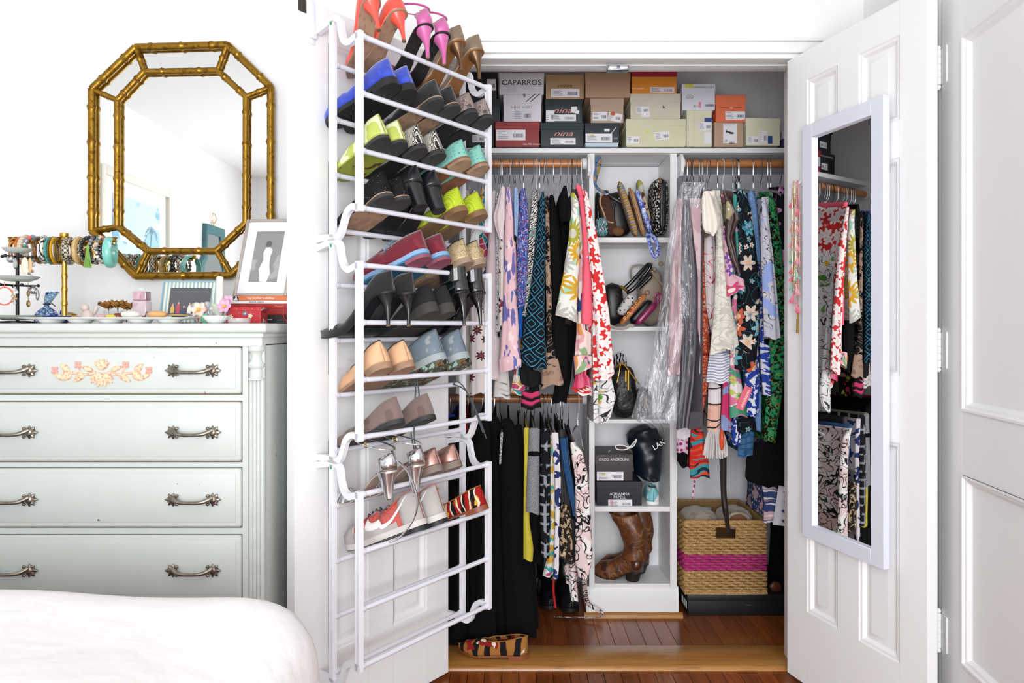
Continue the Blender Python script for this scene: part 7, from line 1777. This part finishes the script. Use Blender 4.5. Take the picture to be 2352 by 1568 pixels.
G('scarf', 'dark brown silk scarf with taupe and lime corner', 'scarf', 1676, [('drape', f_brn, [(438, 1661, 1668), (470, 1668, 1686), (500, 1672, 1703), (512, 1668, 1698), (545, 1668, 1684), (590, 1678, 1696), (625, 1694, 1703)], {'Yn': 2.465, 'Yf': 2.610}), ('corner', f_olv, [(462, 1668, 1676), (486, 1670, 1690), (502, 1669, 1676)], {'Yn': 2.458, 'Yf': 2.530})])
G('blouse', 'teal print silk blouse edge behind the brown scarf', 'blouse', 1692, [('body', f_tea, [(446, 1684, 1694), (540, 1690, 1703), (620, 1696, 1706)], {'Yn': 2.510})])
G('dress', 'black dress with large exotic flowers', 'dress', 1712, [('body', f_bxf, [(436, 1697, 1712), (480, 1694, 1729), (560, 1699, 1739), (660, 1696, 1749), (760, 1694, 1747), (850, 1690, 1740)], {'Yn': 2.495, 'pleat': .05}), ('hem', f_bxf, [(940, 1692, 1736), (992, 1696, 1741)], {'Yn': 2.530, 'Yf': 2.680})])
G('dress', 'pink and blue rose print dress hem', 'dress', 1674, [('body', f_pbf, [(460, 1668, 1678), (760, 1660, 1684), (880, 1662, 1684), (992, 1657, 1683)], {'Yn': 2.530})])
G('scarf', 'green and pink swirl silk scarf with a coral price tag', 'scarf', 1690, [('drape', f_swl, [(600, 1686, 1696), (840, 1678, 1700), (890, 1678, 1708), (957, 1678, 1721)], {'Yn': 2.495, 'Yf': 2.630, 'pleat': .04})])
G('shirt', 'faded denim shirt beside the exotic flower dress', 'shirt', 1730, [('sleeve', f_den, [(438, 1720, 1732), (480, 1721, 1743), (540, 1732, 1753), (600, 1740, 1752)], {'Yn': 2.500}), ('hem', f_den, [(900, 1735, 1752), (992, 1737, 1750)], {'Yn': 2.560, 'Yf': 2.730})])
G('dress', 'blue and white scatter print dress', 'dress', 1745, [('body', f_bwp, [(450, 1738, 1748), (560, 1741, 1752), (640, 1745, 1761), (760, 1746, 1770), (850, 1750, 1773), (906, 1756, 1775)], {'Yn': 2.510})])
G('dress', 'cobalt and white speckled dress hem', 'dress', 1726, [('body', f_spk, [(460, 1724, 1732), (800, 1716, 1744), (880, 1714, 1748), (945, 1712, 1746), (955, 1718, 1738)], {'Yn': 2.520}), ('under_hem', f_spk, [(930, 1683, 1702), (1010, 1683, 1706), (1019, 1686, 1700)], {'Yn': 2.550, 'Yf': 2.730})])
G('dress', 'denim blue lace dress hem below the flower dress', 'dress', 1718, [('body', f_dl, [(470, 1716, 1724), (900, 1708, 1732), (990, 1699, 1735), (1048, 1697, 1733)], {'Yn': 2.570})])
G('blouse', 'pale grey doodle print blouse', 'blouse', 1757, [('sleeve', f_doo, [(452, 1750, 1758), (500, 1750, 1769), (600, 1752, 1781), (700, 1756, 1791), (776, 1758, 1797)], {'slant': 6, 'Yn': 2.485, 'Yf': 2.830})])
G('dress', 'black dress with emerald scrolls', 'dress', 1774, [('body', f_grn, [(440, 1762, 1772), (470, 1763, 1787), (560, 1771, 1799), (700, 1778, 1810), (800, 1768, 1814), (900, 1762, 1801), (1000, 1758, 1787), (1016, 1758, 1784)], {'Yn': 2.510, 'pleat': .05})])
G('blouse', 'black blouse with pink flowers at the closet end', 'blouse', 1796, [('body', f_bpf, [(428, 1786, 1800), (480, 1788, 1814), (600, 1796, 1824), (800, 1800, 1830)], {'Yn': 2.530})])
G('skirt', 'long black pleated skirt at the closet end', 'skirt', 1784, [('body', f_blk2, [(700, 1776, 1830), (900, 1740, 1835), (1010, 1719, 1838), (1098, 1714, 1838), (1118, 1740, 1838)], {'Yn': 2.570, 'pleat': .2})])
G('blouse', 'navy and pink bandana blouse hanging low behind the basket', 'blouse', 1800, [('body', f_ban, [(470, 1800, 1808), (900, 1796, 1812), (1060, 1770, 1806), (1105, 1752, 1794), (1150, 1758, 1800), (1180, 1757, 1796), (1202, 1757, 1778)], {'Yn': 2.72})])
G('blouse', 'white blouse with navy diamonds hanging low at the closet end', 'blouse', 1812, [('body', f_dia, [(470, 1812, 1820), (900, 1806, 1828), (1100, 1794, 1836), (1170, 1784, 1840), (1208, 1778, 1840)], {'Yn': 2.71})])
SR = hang_clothes(2.43, .672, CXR-.02, .02)
Yt = YN[('orange dress with teal feathers and red flowers at the hem', 'body')]+.012
b = MB(); b.tube(curve([P(1596, 1094, Yt), P(1594, 1120, Yt), P(1590, 1143, Yt)], 5), .003, 6, flat=.4); tag(b.build('tie_string', f_mau), 'thin dotted tie hanging below the orange dress', 'tie')
Yt = YN[('white and peach line flower scarf with a long white fringe', 'body')]
b = MB(); r2 = random.Random(3)
for k in range(46):
    x = lerp(1624, 1668, k/45); x1 = x+r2.uniform(-3, 3)-(6 if k < 20 else -2); Yq = Yt+.002+r2.uniform(0, .014)
    b.tube(curve([P(lerp(x, 1640, .35), 984, Yq), P(lerp(x, x1, .5), 1015, Yq), P(x1, 1046+r2.uniform(-6, 8), Yq)], 3), .0022, 4)
b.add([], []); o = b.build('fringe', mat('white_fringe', '#d9d2d0', .9), t_fr); o['kind'] = 'stuff'; o.matrix_parent_inverse = t_fr.matrix_basis.inverted()
tag(MB().ball((0, 0, 0), (.009, .009, .040), 12, 10).build('tag_charm', mat('orange_plastic', '#e2501e', .3)), 'orange plastic charm hanging below the fringe', 'charm').location = P(1658, 1010, Yt-.012)
tg = thing('price_tag', 'coral pink price tag with white lettering on the swirl scarf', 'price tag', M=Matrix.Translation(P(1709, 914, YN[('green and pink swirl silk scarf with a coral price tag', 'drape')]-.004)) @ Matrix.Rotation(.42, 4, 'Y'))
MB().box(-.0155, .0155, -.001, .001, -.045, .045, .0006, seg=1).build('card', mat('coral_card', '#e8687c', .5), tg)
text('shoshanna', .017, M_wt, tg, front(.004, -.0013, 0, PI/2))
MB().torus((-.006, 0, .038), .0025, .0008, 'y', 12, 5).build('eyelet', M_silver, tg)
h2 = make_hanger('clear plastic hanger with a steel hook on the rod over the dresses', 'clear hangers on the second rod', M_clear, M_wire)
h5 = make_hanger('white plastic hanger among the clear ones on the dress rod', 'white hangers', M_wht, M_wht)
h4 = make_hanger('black velvet hanger on the rod over the dresses', 'black hangers', M_bpl, M_blk)
hang_all(SR, [(h2, [1583, 1594, 1601, 1607, 1615, 1627, 1634, 1641, 1650, 1661, 1673, 1683, 1706, 1716, 1728, 1737, 1743, 1764, 1771, 1779, 1789, 1803, 1815]), (h5, [1691]), (h4, [1722, 1800])], RZ, .68, CXR-.05, rg)
t = thing('folded_clothes', 'heap of black clothing on the black box beside the basket', 'clothing', (px(1800, 2.9), 2.9, .09))
b = MB(); strip(b, [(1150, 1772, 1850), (1220, 1774, 1860), (1330, 1774, 1870), (1350, 1774, 1870)], 2.86, 3.05, seed=8, loc=t.location, pleat=.2); b.build('cloth', f_blk, t, 75)
t = thing('leather_purse', 'brown leather pouch peeking out of the black clothes', 'purse', P(1779, 1346, 2.79))
b = MB(); rings = []
for i in range(9):
    k = i/8; rings.append([(lerp(-.022, .034, k), .012*math.sin(a)*math.sin(PI*min(1, k+.15)), (.004+.022*math.sin(PI*k)**.7)*math.cos(a)-.012*k) for a in [2*PI*q/14 for q in range(14)]])
b.loft(rings, True, True, True); b.build('body', mat('chestnut_hide', '#5a2c1c', .35), t)
o = MB().tube(curve([P(1663, 985, 2.66), P(1664, 1060, 2.68), P(1664, 1130, 2.70), P(1668, 1170, 2.70)], 5)+curve([P(1670, 1200, 2.735), P(1674, 1222, 2.742)], 3), .0085, 8, flat=.25, up=(1, 0, 0)).build('leather_belt', mat('dark_brown_belt', '#2c1e1a', .45)); tag(o, 'dark brown leather belt hanging into the basket handle', 'belt')
o = MB().tube(curve([P(1655, 985, 2.75), P(1658, 1060, 2.75), P(1662, 1150, 2.76), P(1668, 1185, 2.78)], 5), .003, 8, flat=3.2, up=(0, 1, 0)).build('leather_belt', mat('dark_brown_belt', '#2c1e1a', .45)); tag(o, 'wide end of the dark belt hanging behind the narrow end', 'belt')
# ---------------------------------------------------------------- trousers and skirts on the low rod
GB = 'clothes on the low rod'
G = lambda n, l, c, h, p: garment(n, l, c, h, p, GB, RZ2)
f_yel = F('mustard_yellow_crepe', '#c2b43c'); f_twe = F('grey_marl_tweed', '#6f7074', [('noise', 520, .52, '#a4a4a8'), ('noise', 300, .60, '#4a4a4e')], bump=(300, .4))
f_geo = F('black_with_silver_geometry', '#131317', [('wave', 7, .86, '#8f949c', 0., 0), ('wave', 9, .86, '#8f949c', 1.57, 0), ('noise', 14, .6, '#131317')])
f_ylf = F('white_with_yellow_teal_flowers', '#dcd6d0', [('noise', 24, .54, '#c8a03c', 1), ('noise', 26, .60, '#3aa0a0', 1), ('noise', 30, .66, '#b04a78')])
f_nvf = F('white_with_navy_flowers', '#dcd6d8', [('noise', 20, .57, '#2a3468', 1)]); f_leo = F('leopard_print', '#221c18', [('noise', 55, .55, '#a8906f', .8), ('noise', 60, .66, '#d8caae')])
f_jea = F('dark_indigo_denim', '#24466c', [('noise', 150, .55, '#2f5580')]); f_pbk = F('pink_white_with_black_scribbles', '#dcc6c4', [('noise', 12, .52, '#e8e2de'), ('line', 19, .042, '#16181a', 2.2), ('noise', 20, .67, '#1f4a40')])
f_she = F('sheer_black', '#18181b', rough=.6); f_sil = F('silver_sequins', '#77777c', [('noise', 160, .5, '#c8c8cc')], metal=.6, rough=.3)
G('coat', 'long black coat nearest the open door', 'coat', 1046, [('body', f_blk, [(958, 1030, 1064), (1000, 1016, 1072), (1200, 1006, 1085), (1492, 1000, 1092)], {'Yn': 2.530, 'pleat': .2, 'slope': .0})])
G('coat', 'long black knit coat behind the shoe rack', 'coat', 1098, [('body', f_blk2, [(955, 1086, 1112), (985, 1080, 1126), (1200, 1078, 1132), (1498, 1074, 1142)], {'Yn': 2.520, 'slope': 0})])
G('coat', 'long black coat with a silver sequin edge', 'coat', 1130, [('body', f_blk, [(955, 1118, 1142), (985, 1112, 1156), (1200, 1110, 1168), (1490, 1112, 1188)], {'Yn': 2.525, 'slope': 0}), ('sequin_edge', f_sil, [(992, 1149, 1156), (1062, 1146, 1151)], {'Yn': 2.510, 'Yf': 2.590, 'slope': 0})])
G('trousers', 'black wide leg trousers on the low rod', 'trousers', 1162, [('body', f_blk2, [(962, 1152, 1176), (1000, 1146, 1192), (1200, 1150, 1207), (1465, 1160, 1234)], {'Yn': 2.515, 'slope': 0})])
G('trousers', 'black crepe trousers beside the yellow skirt', 'trousers', 1188, [('body', f_blk, [(975, 1182, 1200), (1200, 1186, 1214), (1300, 1194, 1230), (1442, 1200, 1238)], {'Yn': 2.530, 'slope': 0})])
G('skirt', 'mustard yellow pencil skirt', 'skirt', 1209, [('body', f_yel, [(982, 1203, 1217), (1100, 1203, 1215), (1200, 1202, 1217), (1262, 1202, 1226), (1287, 1202, 1224)], {'Yn': 2.500, 'slope': 0, 'pleat': .03})])
G('skirt', 'grey tweed skirt with a black band', 'skirt', 1226, [('body', f_twe, [(983, 1215, 1241), (1040, 1213, 1240), (1100, 1210, 1240), (1180, 1208, 1240)], {'Yn': 2.485, 'slope': 0, 'pleat': .03}), ('band', f_blk, [(1037, 1212.5, 1240.5), (1047, 1212.5, 1240.5)], {'Yn': 2.482, 'slope': 0, 'hem': 0, 'nz': 3})])
G('skirt', 'black skirt below the grey tweed', 'skirt', 1232, [('body', f_blk2, [(990, 1220, 1240), (1178, 1212, 1240), (1262, 1216, 1242)], {'Yn': 2.505, 'slope': 0}), ('under_layer', f_blk, [(1240, 1222, 1244), (1297, 1224, 1246)], {'Yn': 2.520, 'slope': 0})])
G('skirt', 'black skirt with silver geometric print', 'skirt', 1253, [('body', f_geo, [(985, 1243, 1265), (1050, 1242, 1265), (1150, 1240, 1263), (1279, 1243, 1262)], {'Yn': 2.480, 'slope': 0, 'pleat': .04})])
G('skirt', 'yellow and teal floral skirt with a turquoise hem', 'skirt', 1266, [('body', f_ylf, [(998, 1262, 1273), (1100, 1264, 1277), (1200, 1264, 1279), (1275, 1258, 1281), (1322, 1247, 1272)], {'Yn': 2.495, 'slope': 0})])
G('skirt', 'white skirt with navy flowers', 'skirt', 1276, [('body', f_nvf, [(994, 1267, 1283), (1100, 1274, 1289), (1200, 1275, 1287), (1270, 1272, 1287), (1326, 1271, 1283)], {'Yn': 2.490, 'slope': 0})])
G('top', 'sheer black fringed top', 'top', 1290, [('body', f_she, [(986, 1280, 1300), (1100, 1285, 1312), (1200, 1284, 1326), (1292, 1292, 1328)], {'Yn': 2.505, 'slope': 0}), ('leopard_hem', f_leo, [(1160, 1287, 1308), (1220, 1284, 1315), (1286, 1284, 1317)], {'Yn': 2.480, 'Yf': 2.610, 'slope': 0})])
G('jeans', 'dark indigo jeans beside the sheer black top', 'jeans', 1298, [('leg', f_jea, [(1006, 1285, 1302), (1060, 1291, 1308), (1110, 1300, 1318), (1185, 1316, 1327)], {'Yn': 2.485, 'slope': 0})])
G('blouse', 'pink and white blouse with black scribbles hanging beside the cubby unit', 'blouse', 1318, [('body', f_pbk, [(1016, 1310, 1320), (1040, 1312, 1340), (1100, 1321, 1353), (1200, 1323, 1359), (1290, 1321, 1363), (1330, 1328, 1352)], {'Yn': 2.470, 'Yf': 2.645, 'slope': 0, 'pleat': .06}), ('lower_hem', f_pbk, [(1270, 1308, 1328), (1340, 1307, 1327), (1384, 1312, 1329)], {'Yn': 2.520, 'Yf': 2.645, 'slope': 0})])
G('skirt', 'grey printed skirt hem under the sheer top', 'skirt', 1304, [('body', f_pbk, [(1010, 1302, 1310), (1270, 1292, 1314), (1342, 1300, 1313)], {'Yn': 2.530, 'Yf': 2.780, 'slope': 0})])
G('jacket', 'red jacket collar at the far end of the low rod', 'jacket', 1062, [('collar', F('red_wool', '#a81c1c'), [(948, 1054, 1070), (968, 1050, 1074), (1000, 1052, 1076)], {'Yn': 2.610, 'slope': 0})])
G('jacket', 'bright blue jacket at the far end of the low rod', 'jacket', 1038, [('collar', F('bright_blue_wool', '#1f3f8c'), [(952, 1026, 1046), (1000, 1024, 1048), (1080, 1024, 1048)], {'Yn': 2.610, 'slope': 0})])
SB = hang_clothes(2.445, CXL+.02, .302, .018)
o = MB().tube(curve([P(1342, 1322, 2.52), P(1343, 1350, 2.62), P(1349, 1382, 2.70), P(1368, 1398, 2.705), P(1382, 1407, 2.70), P(1379, 1416, 2.69), P(1350, 1417, 2.70), P(1310, 1417, 2.70), P(1272, 1416, 2.70)], 6), .009, 8, flat=.22, up=(1, 0, 0)).build('sash', f_pbk); tag(o, 'pink and black printed sash trailing onto the closet floor', 'sash')
o = MB().tube(curve([P(1272, 1326, 2.70), P(1271, 1355, 2.70), P(1276, 1396, 2.70)], 6), .0045, 8, flat=.4).build('ribbon', mat('red_satin', '#b81c1c', .4)); tag(o, 'red ribbon hanging above the black boots', 'ribbon')
h7 = make_hanger('black clip hanger on the low rod', 'hangers on the low rod', M_bpl, M_wire)
h8 = make_hanger('white plastic hanger on the low rod', 'hangers on the low rod', M_wht, M_wht)
hang_all(SB, [(h7, [1042, 1058, 1098, 1130, 1150, 1162, 1187, 1193, 1206, 1214, 1222, 1230, 1238, 1247, 1254, 1262, 1268, 1276, 1284, 1292, 1298]), (h8, [1182, 1310])], RZ2, CXL+.10, .30, rg)
# ---------------------------------------------------------------- mirror and necklaces on the right-hand door
DM = basis((.916, WY, 0), RD[0], -RD[1], (0, 0, 1))
t = thing('door_mirror', 'tall white framed mirror hung on the open panelled door', 'mirror', M=DM @ Matrix.Translation((.099, 0, 0)) @ Matrix.Rotation(-.014, 4, 'Z') @ Matrix.Translation((-.099, 0, 0)))
u0, u1, z0, z1, bd = .099, .42, .498, 1.797, .044
f = MB()
for a, c2, za, zb in ((u0, u0+bd, z0, z1), (u1-bd, u1, z0, z1), (u0+bd, u1-bd, z0, z0+bd), (u0+bd, u1-bd, z1-bd, z1)): f.box(a, c2, -.024, -.001, za, zb, .0015, seg=1)
f.build('frame', mat('cool_white_frame', '#dfe2ee', .35), t)
MB().box(u0+bd-.004, u1-bd+.004, -.012, -.008, z0+bd-.004, z1-bd+.004).build('mirror_glass', M_mirror, t)
hk = thing('wall_hook', 'small white adhesive hook on the panelled door', 'hook', M=DM @ Matrix.Translation((.072, 0, 1.645)))
b = MB(); b.box(-.010, .010, -.004, 0, -.03, .03, .002); b.tube(curve([(0, -.004, -.012), (0, -.016, -.022), (0, -.022, -.012)], 4), .004, 8); b.build('hook', M_trim, hk)
M_strand = [F('silver_bead_strand', '#b9b8bc', [('dots', 260, .3, '#e8e4e0', .2)], uv=False, rough=.3, metal=.4), F('pink_bead_strand', '#c67a80', [('dots', 200, .3, '#d9b48a', .4)], uv=False, rough=.4), F('gold_bead_strand', '#c0a070', [('dots', 220, .3, '#e6dcc8', .2)], uv=False, rough=.3, metal=.5)]
labs = ['long silver bead necklace with a gold bar pendant on the door hook', 'pink beaded necklace with tassels on the door hook', 'gold and white bead necklace on the door hook']
M_tp = [mat('blush_thread', '#e0a0a6', .9), mat('rose_thread', '#e07f92', .9), mat('mint_thread', '#8fc0ae', .9)]
def tassel(parent, c, L, r, m, tilt, rr):
    b = MB(); M = Matrix.Translation(c) @ Matrix.Rotation(tilt, 4, 'Y')
    b.ball((0, 0, .004), .0045, 8, 6, M)
    for k in range(12):
        a = k*2.4; q = r*math.sqrt((k+1)/12); b.tube([(0, 0, 0), (q*.5*math.cos(a), q*.4*math.sin(a), -L*.5), (q*math.cos(a), q*.8*math.sin(a), -L*(1+.1*rr.uniform(-1, 1)))], .0016, 4, M=M)
    return b.build('tassel', m, parent)
for k, (du, Lz, sp) in enumerate(((.0, .40, .006), (.006, .375, .010), (-.004, .35, .009))):
    t = thing('necklace', labs[k], 'necklace', M=DM @ Matrix.Translation((.072, 0, 1.632)))
    pts = [(du-sp*s2*math.sin(PI*min(1, zz/Lz)), -.018-.006*k, -zz) for s2, zz in [(1, Lz*i/16) for i in range(17)]+[(-1, Lz*(16-i)/16) for i in range(1, 17)]]
    b = MB(); b.tube(pts, .0022, 6); b.build('strand', M_strand[k], t)
    bd_ = MB()
    for i in range(2, len(pts)-2, 2): bd_.ball(pts[i], .0036, 8, 6)
    o = bd_.build('beads', M_strand[(k+1) % 3], t)
    if k == 0: MB().tube([(du, -.018, -Lz), (du, -.019, -Lz-.09)], [.003, .0042], 8).build('bar_pendant', M_brass, t)
    if k == 1:
        rr = random.Random(5)
        for i, (zz, s2, mi) in enumerate(((.055, -1, 1), (.085, 1, 1), (.135, -1, 0), (.14, 1, 0), (.185, -1, 0), (.20, 1, 0), (.235, -1, 2), (.24, 1, 0), (.27, -1, 1), (.29, 1, 2), (.295, -1, 1), (.325, -1, 2), (.34, 1, 0), (.365, -1, 1), (.395, 1, 1))):
            tassel(t, (du+(-.020 if s2 < 0 else -.004), -.022-.004*(s2 > 0), -zz), .030, .011, M_tp[mi], .5 if s2 < 0 else -.25, rr)
